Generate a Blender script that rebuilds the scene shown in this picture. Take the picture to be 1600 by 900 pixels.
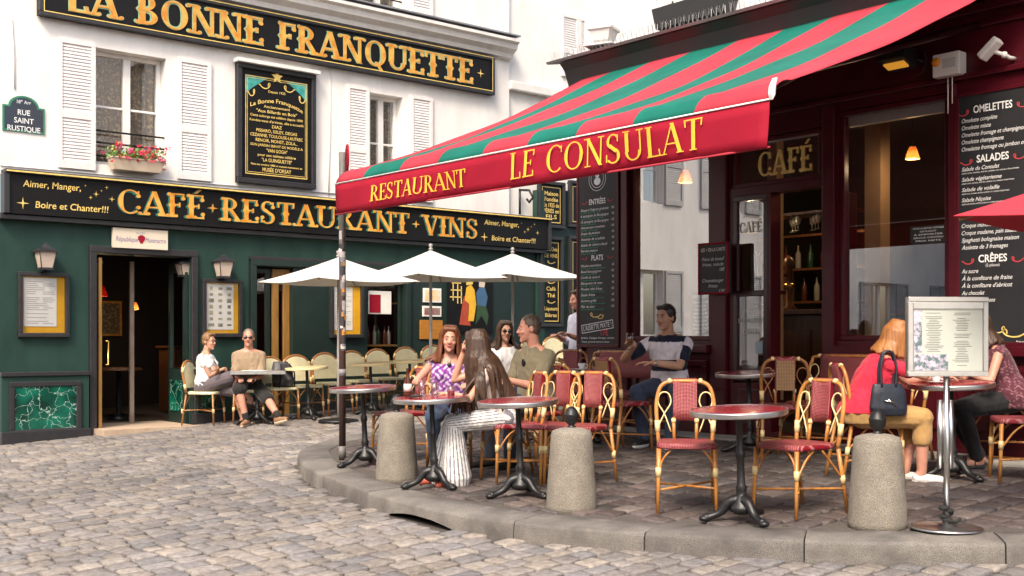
import bpy, bmesh, math, random
import numpy as np
from mathutils import Vector, Matrix
random.seed(7); rnd = np.random.RandomState(5)
S = bpy.context.scene
for o in list(bpy.data.objects): bpy.data.objects.remove(o)
rad = math.radians
# ------------------------------------------------------------------ camera, sky, sun, exposure
CAMH = 1.645
TH = rad(-40.2)                                   # heading of the view; world X runs along the green shopfront, Y up the side of the red cafe
cam = bpy.data.objects.new('camera', bpy.data.cameras.new('camera'))
S.collection.objects.link(cam); S.camera = cam
cam.location = (0, 0, CAMH); cam.rotation_euler = (rad(90), 0, TH)
cam.data.sensor_width = 36; cam.data.lens = 40.5; cam.data.shift_y = 0.05
cam.data.clip_start = 0.05; cam.data.clip_end = 600
W = bpy.data.worlds.new('World'); S.world = W; W.use_nodes = True
wn = W.node_tree.nodes; wn.clear()
sky = wn.new('ShaderNodeTexSky'); sky.sky_type = 'NISHITA'; sky.sun_disc = False
sky.sun_elevation = rad(47); sky.sun_rotation = rad(238); sky.air_density = 1.0; sky.dust_density = 4.0; sky.ozone_density = 0.6
bg = wn.new('ShaderNodeBackground'); bg.inputs[1].default_value = 0.15
wo = wn.new('ShaderNodeOutputWorld')
tint = wn.new('ShaderNodeMix'); tint.data_type = 'RGBA'; tint.blend_type = 'MULTIPLY'; tint.inputs[0].default_value = 1; tint.inputs[7].default_value = (1.025, 1.0, .955, 1)   # thin bright overcast: less blue than a clear sky
W.node_tree.links.new(sky.outputs[0], tint.inputs[6]); W.node_tree.links.new(tint.outputs[2], bg.inputs[0]); W.node_tree.links.new(bg.outputs[0], wo.inputs[0])
sun = bpy.data.objects.new('sun', bpy.data.lights.new('sun', 'SUN')); S.collection.objects.link(sun)
sun.data.energy = 1.3; sun.data.angle = rad(15); sun.data.color = (1, .91, .79)
def sun_dir(el, az):                              # az: compass from +Y clockwise, where the sun stands
    return Vector((math.sin(az)*math.cos(el), math.cos(az)*math.cos(el), math.sin(el)))
sun.rotation_euler = sun_dir(rad(47), rad(238)).to_track_quat('Z', 'Y').to_euler()
S.view_settings.view_transform = 'Standard'; S.view_settings.look = 'None'
S.view_settings.exposure = 1.36; S.view_settings.gamma = 1
S.render.engine = 'CYCLES'
S.cycles.max_bounces = 7; S.cycles.diffuse_bounces = 4; S.cycles.glossy_bounces = 4; S.cycles.transparent_max_bounces = 12
S.cycles.transmission_bounces = 4; S.cycles.use_denoising = True; S.cycles.sample_clamp_indirect = 6
S.cycles.caustics_reflective = False; S.cycles.caustics_refractive = False
# ------------------------------------------------------------------ measuring: rays of the survey photo onto the real planes
RX = Vector((math.cos(TH), math.sin(TH), 0)); FW = Vector((-math.sin(TH), math.cos(TH), 0))
GA, GB = .0535, .0045
def gz(x, y): return GA*x + GB*y                   # the street climbs gently towards the cafe
def tz(x, y): return gz(x, y) + .12                # top of the terrace pavement
def ray(px, py): return RX*((px-800)/1800) + FW + Vector((0, 0, (530-py)/1800))
def PY(px, py, Y=15.4): d = ray(px, py); k = Y/d.y; return (d.x*k, CAMH + d.z*k)
def PX(px, py, X=9.4): d = ray(px, py); k = X/d.x; return (d.y*k, CAMH + d.z*k)
def G(px, py, off=.12):
    d = ray(px, py); k = (CAMH-off)/(GA*d.x+GB*d.y-d.z); return Vector((d.x*k, d.y*k, CAMH+d.z*k))
def AT(px, py, dep): d = ray(px, py)*dep; return Vector((d.x, d.y, d.z+CAMH))
# ------------------------------------------------------------------ objects
def link(o): S.collection.objects.link(o); return o
def tag(o, label=None, cat=None, group=None, kind=None):
    if label: o['label'] = label
    if cat: o['category'] = cat
    if group: o['group'] = group
    if kind: o['kind'] = kind
    return o
def empty(name, loc=(0, 0, 0), rz=0, label=None, cat=None, group=None):
    o = link(bpy.data.objects.new(name, None)); o.location = loc; o.rotation_euler = (0, 0, rz); o.empty_display_size = .1
    return tag(o, label, cat, group)
def dup(o, parent=None):
    c = o.copy(); link(c)
    if parent: c.parent = parent
    for ch in list(o.children): dup(ch, c)
    return c
def smoothstep(t): return t*t*(3-2*t)
class MB:
    def __init__(s): s.v = []; s.f = []; s.m = []; s.mi = 0; s.sm = []; s.smooth = False; s.marks = []
    def add(s, vs, fs):
        b = len(s.v); s.v += [tuple(v) for v in vs]
        for f in fs: s.f.append(tuple(b+i for i in f)); s.m.append(s.mi); s.sm.append(s.smooth)
        return s
    def box(s, x0, x1, y0, y1, z0, z1):
        return s.add([(x0,y0,z0),(x1,y0,z0),(x1,y1,z0),(x0,y1,z0),(x0,y0,z1),(x1,y0,z1),(x1,y1,z1),(x0,y1,z1)],
                     [(0,3,2,1),(4,5,6,7),(0,1,5,4),(1,2,6,5),(2,3,7,6),(3,0,4,7)])
    def cube(s, c, h, M=None):                     # centre, half sizes, 3x3 rotation
        vs = []
        for z in (-1,1):
            for y in (-1,1):
                for x in (-1,1):
                    p = Vector((x*h[0], y*h[1], z*h[2])); vs.append(Vector(c) + (M @ p if M else p))
        return s.add(vs, [(0,2,3,1),(4,5,7,6),(0,1,5,4),(1,3,7,5),(3,2,6,7),(2,0,4,6)])
    def bar(s, a, b, w, h):                        # beam from a to b
        a = Vector(a); b = Vector(b); d = b-a; q = d.to_track_quat('Y', 'Z').to_matrix()
        return s.cube((a+b)/2, (w/2, d.length/2, h/2), q)
    def quad(s, *p): return s.add(p, [tuple(range(len(p)))])
    def tube(s, pts, r, n=8, cap=True, closed=False):
        pts = [Vector(p) for p in pts]; N = len(pts); rs = r if isinstance(r, (list, tuple)) else [r]*N
        vs = []; up = Vector((0, 0, 1)); prev = None
        for i, p in enumerate(pts):
            if closed: t = pts[(i+1) % N]-pts[i-1]
            else: t = pts[min(i+1, N-1)]-pts[max(i-1, 0)]
            t = t.normalized() if t.length > 1e-9 else Vector((0, 0, 1))
            if prev is None:
                a = up if abs(t.z) < .9 else Vector((1, 0, 0)); u = t.cross(a).normalized()
            else:
                u = prev - t*prev.dot(t); u = u.normalized() if u.length > 1e-6 else t.orthogonal().normalized()
            prev = u; w = t.cross(u)
            for k in range(n):
                an = 2*math.pi*k/n; vs.append(p + (u*math.cos(an)+w*math.sin(an))*rs[i])
        fs = []
        for i in range(N if closed else N-1):
            j = (i+1) % N
            for k in range(n): fs.append((i*n+k, i*n+(k+1) % n, j*n+(k+1) % n, j*n+k))
        if cap and not closed: fs += [tuple(range(n))[::-1], tuple((N-1)*n+k for k in range(n))]
        sm = s.smooth; s.smooth = True; s.add(vs, fs); s.smooth = sm; return s
    def lathe(s, prof, c=(0, 0, 0), n=24, sx=1, sy=1):
        vs = []; fs = []; N = len(prof)
        for r, z in prof:
            for k in range(n):
                a = 2*math.pi*k/n; vs.append((c[0]+r*math.cos(a)*sx, c[1]+r*math.sin(a)*sy, c[2]+z))
        for i in range(N-1):
            for k in range(n): fs.append((i*n+k, i*n+(k+1) % n, (i+1)*n+(k+1) % n, (i+1)*n+k))
        if prof[0][0] > 1e-4: fs.append(tuple(range(n))[::-1])
        if prof[-1][0] > 1e-4: fs.append(tuple((N-1)*n+k for k in range(n)))
        sm = s.smooth; s.smooth = True; s.add(vs, fs); s.smooth = sm; return s
    def ball(s, c, r, n=12, M=None):
        r = (r, r, r) if not isinstance(r, (tuple, list)) else r; vs = []; fs = []; m = max(4, n//2)
        for i in range(m+1):
            for k in range(n):
                t = math.pi*i/m; a = 2*math.pi*k/n
                p = Vector((r[0]*math.sin(t)*math.cos(a), r[1]*math.sin(t)*math.sin(a), r[2]*math.cos(t)))
                vs.append(Vector(c)+(M @ p if M else p))
        for i in range(m):
            for k in range(n): fs.append((i*n+k, (i+1)*n+k, (i+1)*n+(k+1) % n, i*n+(k+1) % n))
        sm = s.smooth; s.smooth = True; s.add(vs, fs); s.smooth = sm; return s
    def prism(s, poly, fn, d0, d1):                # 2-D outline (u,v) mapped by fn(u,v,d), between depths d0 and d1
        n = len(poly); vs = [fn(u, v, d0) for u, v in poly]+[fn(u, v, d1) for u, v in poly]
        return s.add(vs, [tuple(range(n)), tuple(range(2*n-1, n-1, -1))]+[(i, (i+1) % n, n+(i+1) % n, n+i) for i in range(n)])
    def build(s, name, mat, parent=None, bevel=0, smooth=None, merge=True, loc=None):
        if len(s.marks) > 1:                       # lettering: one mesh per word or line
            mk = s.marks+[(len(s.v), len(s.f))]; mk[0] = (0, 0); o = None
            for (v0, f0), (v1, f1) in zip(mk[:-1], mk[1:]):
                if f1 == f0: continue
                q = MB(); q.v = s.v[v0:v1]; q.f = [tuple(i-v0 for i in f) for f in s.f[f0:f1]]; q.m = s.m[f0:f1]; q.sm = s.sm[f0:f1]; o = q.build(name, mat, parent)
            return o
        me = bpy.data.meshes.new(name); me.from_pydata(s.v, [], s.f)
        mats = mat if isinstance(mat, (list, tuple)) else [mat]
        for m in mats: me.materials.append(m)
        me.polygons.foreach_set('material_index', s.m)
        me.polygons.foreach_set('use_smooth', [bool(smooth) if smooth is not None else x for x in s.sm])
        bm = bmesh.new(); bm.from_mesh(me)
        if merge: bmesh.ops.remove_doubles(bm, verts=bm.verts, dist=1e-5)
        bmesh.ops.recalc_face_normals(bm, faces=bm.faces); bm.to_mesh(me); bm.free()
        o = link(bpy.data.objects.new(name, me))
        if parent: o.parent = parent
        if loc is not None: o.location = loc
        if bevel:
            b = o.modifiers.new('bevel', 'BEVEL'); b.width = bevel; b.segments = 2; b.limit_method = 'ANGLE'; b.angle_limit = rad(50)
        return o
# ------------------------------------------------------------------ materials
def lin(h):
    h = h.lstrip('#'); c = [int(h[i:i+2], 16)/255 for i in (0, 2, 4)]
    return tuple(x/12.92 if x <= .04045 else ((x+.055)/1.055)**2.4 for x in c)+(1,)
def C3(*c): return tuple(c)+(1,)
MATS = {}
def mat(name, col, rough=.5, metal=0, var=.0, vs=4, bump=0, bs=60, spec=.5, col2=None, thr=None, coat=0, sheen=0, stretch=None, transl=0, speck=None):
    m = bpy.data.materials.new(name); m.use_nodes = True; MATS[name] = m
    nt = m.node_tree; N = nt.nodes; L = nt.links; b = N['Principled BSDF']
    col = lin(col) if isinstance(col, str) else tuple(col[:3])+(1,)
    b.inputs['Base Color'].default_value = col; b.inputs['Roughness'].default_value = rough; b.inputs['Metallic'].default_value = metal
    b.inputs['Specular IOR Level'].default_value = spec; b.inputs['Coat Weight'].default_value = coat; b.inputs['Sheen Weight'].default_value = sheen
    b.inputs['Coat Roughness'].default_value = .12
    tc = N.new('ShaderNodeTexCoord'); vec = tc.outputs['Object']
    if stretch:
        mp = N.new('ShaderNodeMapping'); mp.inputs['Scale'].default_value = stretch; L.new(vec, mp.inputs[0]); vec = mp.outputs[0]
    out = None
    if var or col2:
        n = N.new('ShaderNodeTexNoise'); n.inputs['Scale'].default_value = vs; n.inputs['Detail'].default_value = 7; n.inputs['Roughness'].default_value = .62
        L.new(vec, n.inputs['Vector']); r = N.new('ShaderNodeValToRGB'); L.new(n.outputs[0], r.inputs[0])
        if col2:
            col2 = lin(col2) if isinstance(col2, str) else tuple(col2[:3])+(1,)
            t = thr or (.35, .65); r.color_ramp.elements[0].position = t[0]; r.color_ramp.elements[1].position = t[1]
            r.color_ramp.elements[0].color = col; r.color_ramp.elements[1].color = col2
        else:
            r.color_ramp.elements[0].position = .3; r.color_ramp.elements[1].position = .7
            r.color_ramp.elements[0].color = tuple(c*(1-var) for c in col[:3])+(1,); r.color_ramp.elements[1].color = tuple(min(1, c*(1+var)) for c in col[:3])+(1,)
        out = r.outputs[0]
        rr = N.new('ShaderNodeMapRange'); rr.inputs['To Min'].default_value = max(0, rough-.08); rr.inputs['To Max'].default_value = min(1, rough+.1)
        L.new(n.outputs[0], rr.inputs[0]); L.new(rr.outputs[0], b.inputs['Roughness'])
    if speck:                                      # fine aggregate: scale, dark colour, amount
        v = N.new('ShaderNodeTexNoise'); v.inputs['Scale'].default_value = speck[0]; v.inputs['Detail'].default_value = 2; L.new(vec, v.inputs['Vector'])
        rr = N.new('ShaderNodeValToRGB'); rr.color_ramp.elements[0].position = .36; rr.color_ramp.elements[1].position = .56; L.new(v.outputs[0], rr.inputs[0])
        mx = N.new('ShaderNodeMix'); mx.data_type = 'RGBA'; mx.inputs[6].default_value = tuple(speck[1][:3])+(1,)
        L.new(rr.outputs[0], mx.inputs[0])
        if out: L.new(out, mx.inputs[7])
        else: mx.inputs[7].default_value = col
        out = mx.outputs[2]
    if out: L.new(out, b.inputs['Base Color'])
    if bump:
        n2 = N.new('ShaderNodeTexNoise'); n2.inputs['Scale'].default_value = bs; n2.inputs['Detail'].default_value = 5; L.new(vec, n2.inputs['Vector'])
        bp = N.new('ShaderNodeBump'); bp.inputs['Strength'].default_value = bump; bp.inputs['Distance'].default_value = .02; L.new(n2.outputs[0], bp.inputs['Height']); L.new(bp.outputs[0], b.inputs['Normal'])
    if transl:
        tr = N.new('ShaderNodeBsdfTranslucent'); mxs = N.new('ShaderNodeMixShader'); mxs.inputs[0].default_value = transl
        if out: L.new(out, tr.inputs[0])
        else: tr.inputs[0].default_value = col
        L.new(b.outputs[0], mxs.inputs[1]); L.new(tr.outputs[0], mxs.inputs[2]); L.new(mxs.outputs[0], N['Material Output'].inputs[0])
    return m
def emit(name, col, st):
    m = mat(name, col); b = m.node_tree.nodes['Principled BSDF']; b.inputs['Emission Color'].default_value = tuple(col[:3])+(1,); b.inputs['Emission Strength'].default_value = st; return m
def glass(name, refl=.3, tint=(1, 1, 1), rough=0.0):
    m = bpy.data.materials.new(name); m.use_nodes = True; nt = m.node_tree; N = nt.nodes; L = nt.links; N.clear()
    o = N.new('ShaderNodeOutputMaterial'); mx = N.new('ShaderNodeMixShader'); t = N.new('ShaderNodeBsdfTransparent'); g = N.new('ShaderNodeBsdfGlossy')
    t.inputs[0].default_value = tuple(tint)+(1,); g.inputs['Roughness'].default_value = rough
    lw = N.new('ShaderNodeLayerWeight'); lw.inputs[0].default_value = .35
    mr = N.new('ShaderNodeMapRange'); mr.inputs['To Min'].default_value = refl; mr.inputs['To Max'].default_value = min(1, refl+.4)
    L.new(lw.outputs['Fresnel'], mr.inputs[0]); L.new(mr.outputs[0], mx.inputs[0])
    L.new(t.outputs[0], mx.inputs[1]); L.new(g.outputs[0], mx.inputs[2]); L.new(mx.outputs[0], o.inputs[0]); MATS[name] = m
    return m
def attr_mat(name, attr='col', rough=.75, bump=.25, bs=220, var=.12, vs=25, sheen=.0, spec=.35, bigbump=0):
    m = bpy.data.materials.new(name); m.use_nodes = True; nt = m.node_tree; N = nt.nodes; L = nt.links; b = N['Principled BSDF']
    a = N.new('ShaderNodeAttribute'); a.attribute_name = attr
    tc = N.new('ShaderNodeTexCoord'); n = N.new('ShaderNodeTexNoise'); n.inputs['Scale'].default_value = vs; n.inputs['Detail'].default_value = 8; L.new(tc.outputs['Object'], n.inputs['Vector'])
    mr = N.new('ShaderNodeMapRange'); mr.inputs['From Min'].default_value = .25; mr.inputs['From Max'].default_value = .75
    mr.inputs['To Min'].default_value = 1-var; mr.inputs['To Max'].default_value = 1+var; L.new(n.outputs[0], mr.inputs[0])
    mx = N.new('ShaderNodeMix'); mx.data_type = 'RGBA'; mx.blend_type = 'MULTIPLY'; mx.inputs[0].default_value = 1
    L.new(a.outputs['Color'], mx.inputs[6]); L.new(mr.outputs[0], mx.inputs[7]); L.new(mx.outputs[2], b.inputs['Base Color'])
    b.inputs['Roughness'].default_value = rough; b.inputs['Sheen Weight'].default_value = sheen; b.inputs['Specular IOR Level'].default_value = spec
    n2 = N.new('ShaderNodeTexNoise'); n2.inputs['Scale'].default_value = bs; n2.inputs['Detail'].default_value = 6; L.new(tc.outputs['Object'], n2.inputs['Vector'])
    bp = N.new('ShaderNodeBump'); bp.inputs['Strength'].default_value = bump; bp.inputs['Distance'].default_value = .02; L.new(n2.outputs[0], bp.inputs['Height']); L.new(bp.outputs[0], b.inputs['Normal'])
    MATS[name] = m; return m
def weave(name, c1, c2, k=300., thr=.45, rough=.35, coat=.15):
    m = bpy.data.materials.new(name); m.use_nodes = True; nt = m.node_tree; N = nt.nodes; L = nt.links; b = N['Principled BSDF']
    tc = N.new('ShaderNodeTexCoord'); sp = N.new('ShaderNodeSeparateXYZ'); L.new(tc.outputs['Object'], sp.inputs[0])
    def M(op, a, bb=None):
        n = N.new('ShaderNodeMath'); n.operation = op
        for i, x in enumerate((a, bb)):
            if x is None: continue
            if isinstance(x, (int, float)): n.inputs[i].default_value = x
            else: L.new(x, n.inputs[i])
        return n.outputs[0]
    v = M('ADD', sp.outputs[1], sp.outputs[2]); u = sp.outputs[0]
    p = M('ADD', u, v); q = M('SUBTRACT', u, v)
    w = M('MULTIPLY', M('SINE', M('MULTIPLY', p, k*.7071)), M('SINE', M('MULTIPLY', q, k*.7071)))
    mr = N.new('ShaderNodeMapRange'); mr.inputs['From Min'].default_value = thr; mr.inputs['From Max'].default_value = thr+.18; L.new(w, mr.inputs[0])
    n = N.new('ShaderNodeTexNoise'); n.inputs['Scale'].default_value = 14; n.inputs['Detail'].default_value = 5; L.new(tc.outputs['Object'], n.inputs['Vector'])
    oi = N.new('ShaderNodeObjectInfo')
    mv = N.new('ShaderNodeMapRange'); mv.inputs['To Min'].default_value = .86; mv.inputs['To Max'].default_value = 1.14; L.new(n.outputs[0], mv.inputs[0])
    mx = N.new('ShaderNodeMix'); mx.data_type = 'RGBA'; mx.inputs[6].default_value = tuple(c1)+(1,); mx.inputs[7].default_value = tuple(c2)+(1,); L.new(mr.outputs[0], mx.inputs[0])
    m2 = N.new('ShaderNodeMix'); m2.data_type = 'RGBA'; m2.blend_type = 'MULTIPLY'; m2.inputs[0].default_value = 1; L.new(mx.outputs[2], m2.inputs[6]); L.new(mv.outputs[0], m2.inputs[7])
    L.new(m2.outputs[2], b.inputs['Base Color']); b.inputs['Roughness'].default_value = rough; b.inputs['Coat Weight'].default_value = coat
    bp = N.new('ShaderNodeBump'); bp.inputs['Strength'].default_value = .5; bp.inputs['Distance'].default_value = .004; L.new(w, bp.inputs['Height']); L.new(bp.outputs[0], b.inputs['Normal'])
    MATS[name] = m; return m
def marble():
    m = mat('green_marble', C3(.005, .07, .045), .18, coat=.2); nt = m.node_tree; N = nt.nodes; L = nt.links; b = N['Principled BSDF']
    tc = N.new('ShaderNodeTexCoord'); n = N.new('ShaderNodeTexNoise'); n.inputs['Scale'].default_value = 5; n.inputs['Detail'].default_value = 4; L.new(tc.outputs['Object'], n.inputs['Vector'])
    mx = N.new('ShaderNodeMix'); mx.data_type = 'RGBA'; mx.blend_type = 'LINEAR_LIGHT'; mx.inputs[0].default_value = .2; L.new(tc.outputs['Object'], mx.inputs[6]); L.new(n.outputs['Color'], mx.inputs[7])
    v = N.new('ShaderNodeTexVoronoi'); v.feature = 'DISTANCE_TO_EDGE'; v.inputs['Scale'].default_value = 5.5; L.new(mx.outputs[2], v.inputs['Vector'])
    r = N.new('ShaderNodeValToRGB'); r.color_ramp.elements[0].position = .003; r.color_ramp.elements[0].color = (.42, .54, .48, 1); r.color_ramp.elements[1].position = .019; r.color_ramp.elements[1].color = (0, 0, 0, 1); L.new(v.outputs[0], r.inputs[0])
    n3 = N.new('ShaderNodeTexNoise'); n3.inputs['Scale'].default_value = 3.2; n3.inputs['Detail'].default_value = 3; L.new(tc.outputs['Object'], n3.inputs['Vector'])
    r2 = N.new('ShaderNodeValToRGB'); r2.color_ramp.elements[0].position = .38; r2.color_ramp.elements[0].color = (.002, .03, .02, 1); r2.color_ramp.elements[1].position = .62; r2.color_ramp.elements[1].color = (.005, .14, .088, 1); L.new(n3.outputs[0], r2.inputs[0])
    ad = N.new('ShaderNodeMix'); ad.data_type = 'RGBA'; ad.blend_type = 'SCREEN'; ad.inputs[0].default_value = 1; L.new(r2.outputs[0], ad.inputs[6]); L.new(r.outputs[0], ad.inputs[7]); L.new(ad.outputs[2], b.inputs['Base Color'])
    return m
wall_w = mat('white_render', C3(.77, .74, .70), .85, var=.11, vs=2.2, bump=.14, bs=18, spec=.2, stretch=(1, 1, .3))
wall_g = mat('grey_render', C3(.60, .585, .57), .85, var=.05, vs=1.1, bump=.1, bs=18, spec=.2)
white_p = mat('white_paint', C3(.78, .75, .71), .45, var=.07, vs=9)
shut_p = mat('shutter_paint', C3(.74, .69, .66), .5, var=.08, vs=12)
stone_w = mat('cornice_stone', C3(.72, .69, .65), .8, var=.1, vs=5, bump=.1)
green_w = mat('green_paint', C3(.020, .050, .040), .5, var=.24, vs=2.6, bump=.05, bs=30, spec=.25, stretch=(1, 1, .4))
green_d = mat('dark_green_paint', C3(.008, .021, .017), .5, var=.2, vs=3)
black_p = mat('black_gloss', C3(.008, .0075, .0075), .45, var=.15, vs=5, spec=.22)
black_m = mat('black_moulding', C3(.026, .025, .027), .4, var=.2, vs=12)
gold = mat('gold_leaf', C3(.56, .21, .018), .42, col2=C3(.74, .40, .075), vs=8, thr=(.38, .62))
gold_l = mat('pale_gold', C3(.78, .56, .16), .45, var=.2, vs=14)
teal = mat('teal_shade', C3(.02, .15, .11), .4, var=.25, vs=12)
teal2 = mat('teal_cloud', C3(.02, .22, .2), .5, col2=C3(.08, .42, .36), vs=9, thr=(.4, .65))
maroon = mat('maroon_paint', C3(.070, .005, .010), .33, var=.2, vs=3, coat=.1, spec=.3)
maroon_d = mat('dark_maroon_paint', C3(.035, .005, .008), .3, var=.15, vs=3, coat=.15)
slate_m = mat('chalkboard', C3(.014, .014, .016), .55, var=.25, vs=3)
chalk = mat('chalk_white', C3(.75, .74, .72), .8)
chalk_g = mat('chalk_green', C3(.03, .4, .2), .8)
chalk_r = mat('chalk_red', C3(.55, .05, .06), .8)
red_f = mat('awning_red', C3(.40, .034, .052), .75, var=.2, vs=2.4, bump=.25, bs=3.2, spec=.25, transl=.07)
under_shade = mat('awning_under_shade', C3(.11, .030, .032), .85, var=.15, vs=2)  # shade under the canopy, painted as a darker colour on its inner faces
val_f = mat('valance_red', C3(.32, .008, .026), .75, var=.10, vs=2.0, bump=.3, bs=4, spec=.2, transl=.12)
grn_f = mat('awning_green', C3(.003, .125, .09), .75, var=.2, vs=2.4, bump=.25, bs=3.2, spec=.25, transl=.07)
yel_t = mat('yellow_letters', C3(.80, .44, .035), .6)
white_pl = mat('white_plastic', C3(.82, .79, .74), .4)
cream_f = mat('cream_canvas', C3(.70, .68, .64), .8, var=.04, vs=4, bump=.06, bs=8, transl=.2)
redp_f = mat('red_canvas', C3(.50, .03, .05), .7, var=.05, vs=4, transl=.2)
iron = mat('cast_iron', C3(.009, .009, .0095), .42, var=.3, vs=20, bump=.1, bs=50)
steel = mat('brushed_steel', C3(.55, .54, .53), .3, metal=1, var=.12, vs=20, stretch=(1, 1, .05))
alu = mat('aluminium_edge', C3(.62, .60, .58), .32, metal=1, var=.1, vs=30)
zinc = mat('zinc', C3(.3, .3, .31), .5, metal=.6, var=.25, vs=3)
dark_m = mat('dark_metal', C3(.02, .02, .02), .5)
rattan = mat('rattan', C3(.34, .125, .028), .38, col2=C3(.56, .25, .06), vs=22, thr=(.35, .65), coat=.1, stretch=(1, 1, .35))
rattan_d = mat('rattan_dark', C3(.26, .10, .03), .4, col2=C3(.40, .18, .055), vs=22, coat=.2, stretch=(1, 1, .3))
cane = mat('cane_binding', C3(.76, .58, .28), .5, var=.15, vs=60)
weave_r = weave('red_weave', (.215, .004, .013), (.62, .36, .33), k=420., thr=.52, rough=.45, coat=.06)
weave_t = weave('tan_weave', (.42, .25, .10), (.12, .03, .015), k=330., thr=.1)
weave_c = weave('cream_weave', (.86, .78, .50), (.14, .19, .09), k=270., thr=.55)
lac_r = mat('red_lacquer', C3(.27, .018, .03), .25, var=.06, vs=6, coat=.3)
cream_t = mat('cream_laminate', C3(.78, .64, .36), .3, var=.06, vs=6)
wood_d = mat('dark_wood', C3(.10, .035, .012), .35, col2=C3(.18, .07, .025), vs=3, stretch=(8, 8, .8), coat=.2)
wood_o = mat('oak_frame', C3(.22, .11, .025), .4, col2=C3(.32, .17, .045), vs=4, stretch=(8, 8, .8))
wood_p = mat('pale_planks', C3(.42, .31, .22), .65, col2=C3(.52, .40, .29), vs=3, stretch=(1, 9, 1))
wood_t = mat('grey_wood', C3(.22, .16, .12), .5, col2=C3(.34, .27, .21), vs=4, stretch=(1.5, 9, 1))
bollard_m = mat('bollard_stone', C3(.29, .258, .21), .9, var=.22, vs=7, bump=.5, bs=150, speck=(210, (.135, .115, .09)))
kerb_m = mat('kerb_granite', C3(.095, .086, .078), .85, col2=C3(.25, .23, .205), vs=2.9, thr=(.32, .62), bump=.35, bs=120, speck=(190, (.10, .093, .085)))
nt_ = kerb_m.node_tree; b_ = nt_.nodes['Principled BSDF']; s_ = b_.inputs['Base Color'].links[0].from_socket; a_ = nt_.nodes.new('ShaderNodeAttribute'); a_.attribute_name = 'col'; x_ = nt_.nodes.new('ShaderNodeMix'); x_.data_type = 'RGBA'; x_.blend_type = 'MULTIPLY'; x_.inputs[0].default_value = 1
nt_.links.new(s_, x_.inputs[6]); nt_.links.new(a_.outputs['Color'], x_.inputs[7]); nt_.links.new(x_.outputs[2], b_.inputs['Base Color'])
mort_m = mat('joint_dirt', C3(.085, .073, .062), .95, var=.3, vs=30, bump=.4, bs=90)
paper = mat('paper', C3(.80, .78, .72), .7, var=.05, vs=6)
paper_y = mat('yellow_card', C3(.75, .38, .012), .6, var=.1, vs=5)
ink = mat('grey_ink', C3(.12, .12, .12), .8)
ink_l = mat('pale_ink', C3(.42, .41, .40), .8)
enamel_b = mat('enamel_navy', C3(.012, .018, .035), .2, coat=.4)
enamel_g = mat('enamel_green', C3(.012, .19, .09), .25, coat=.4)
enamel_w = mat('enamel_white', C3(.8, .8, .78), .4)
frost = mat('frosted_glass', C3(.80, .66, .54), .35, var=.06, vs=10, transl=.35)
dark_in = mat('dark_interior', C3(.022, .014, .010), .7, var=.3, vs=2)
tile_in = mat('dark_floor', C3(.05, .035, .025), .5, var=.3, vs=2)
curtain = mat('brown_lace', C3(.15, .11, .07), .8, col2=C3(.50, .38, .20), vs=24, thr=(.5, .66))
win_g = glass('window_glass', .12)
shop_g = glass('shop_glass', .30)
clear_g = glass('clear_glass', .10, (.95, .95, .95))
warm_w = mat('warm_column', C3(.55, .36, .2), .6, var=.1, vs=3)
brass = mat('brass', C3(.6, .36, .1), .25, metal=1)
bulb = emit('warm_bulb', (1, .62, .25), 9)
marble_m = marble()
def stone_attr(name, rough=.75, bump=.5):
    m = attr_mat(name, 'col', rough, bump, 70, .34, 26, 0, .3); nt = m.node_tree; N = nt.nodes; L = nt.links; b = N['Principled BSDF']
    src = b.inputs['Base Color'].links[0].from_socket; tc = N.new('ShaderNodeTexCoord'); n = N.new('ShaderNodeTexNoise'); n.inputs['Scale'].default_value = 1.1; n.inputs['Detail'].default_value = 9; n.inputs['Roughness'].default_value = .68; L.new(tc.outputs['Object'], n.inputs['Vector'])
    mr = N.new('ShaderNodeMapRange'); mr.inputs['From Min'].default_value = .3; mr.inputs['From Max'].default_value = .62; mr.inputs['To Min'].default_value = .62; mr.inputs['To Max'].default_value = 1.08; L.new(n.outputs[0], mr.inputs[0])
    mx = N.new('ShaderNodeMix'); mx.data_type = 'RGBA'; mx.blend_type = 'MULTIPLY'; mx.inputs[0].default_value = 1; L.new(src, mx.inputs[6]); L.new(mr.outputs[0], mx.inputs[7]); L.new(mx.outputs[2], b.inputs['Base Color']); return m
cobble_m = stone_attr('cobble_stone'); paver_m = stone_attr('paver_stone', .62)
# ------------------------------------------------------------------ ground, street, kerb, terrace
mb = MB(); e = 70
mb.quad((-e,-e,gz(-e,-e)-.019),(e,-e,gz(e,-e)-.019),(e,e,gz(e,e)-.019),(-e,e,gz(-e,e)-.019))
gmat = bpy.data.materials.new('far_paving'); gmat.use_nodes = True
nt = gmat.node_tree; b_ = nt.nodes['Principled BSDF']; tc_ = nt.nodes.new('ShaderNodeTexCoord'); br = nt.nodes.new('ShaderNodeTexBrick')
br.inputs['Scale'].default_value = 1; br.inputs['Brick Width'].default_value = .215; br.inputs['Row Height'].default_value = .19; br.inputs['Mortar Size'].default_value = .008
br.inputs['Color1'].default_value = (.085,.073,.062,1); br.inputs['Color2'].default_value = (.06,.052,.045,1); br.inputs['Mortar'].default_value = (.08,.07,.06,1)
nt.links.new(tc_.outputs['Object'], br.inputs['Vector']); nt.links.new(br.outputs[0], b_.inputs['Base Color']); b_.inputs['Roughness'].default_value = .8
tag(mb.build('ground', gmat), kind='structure')

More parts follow.
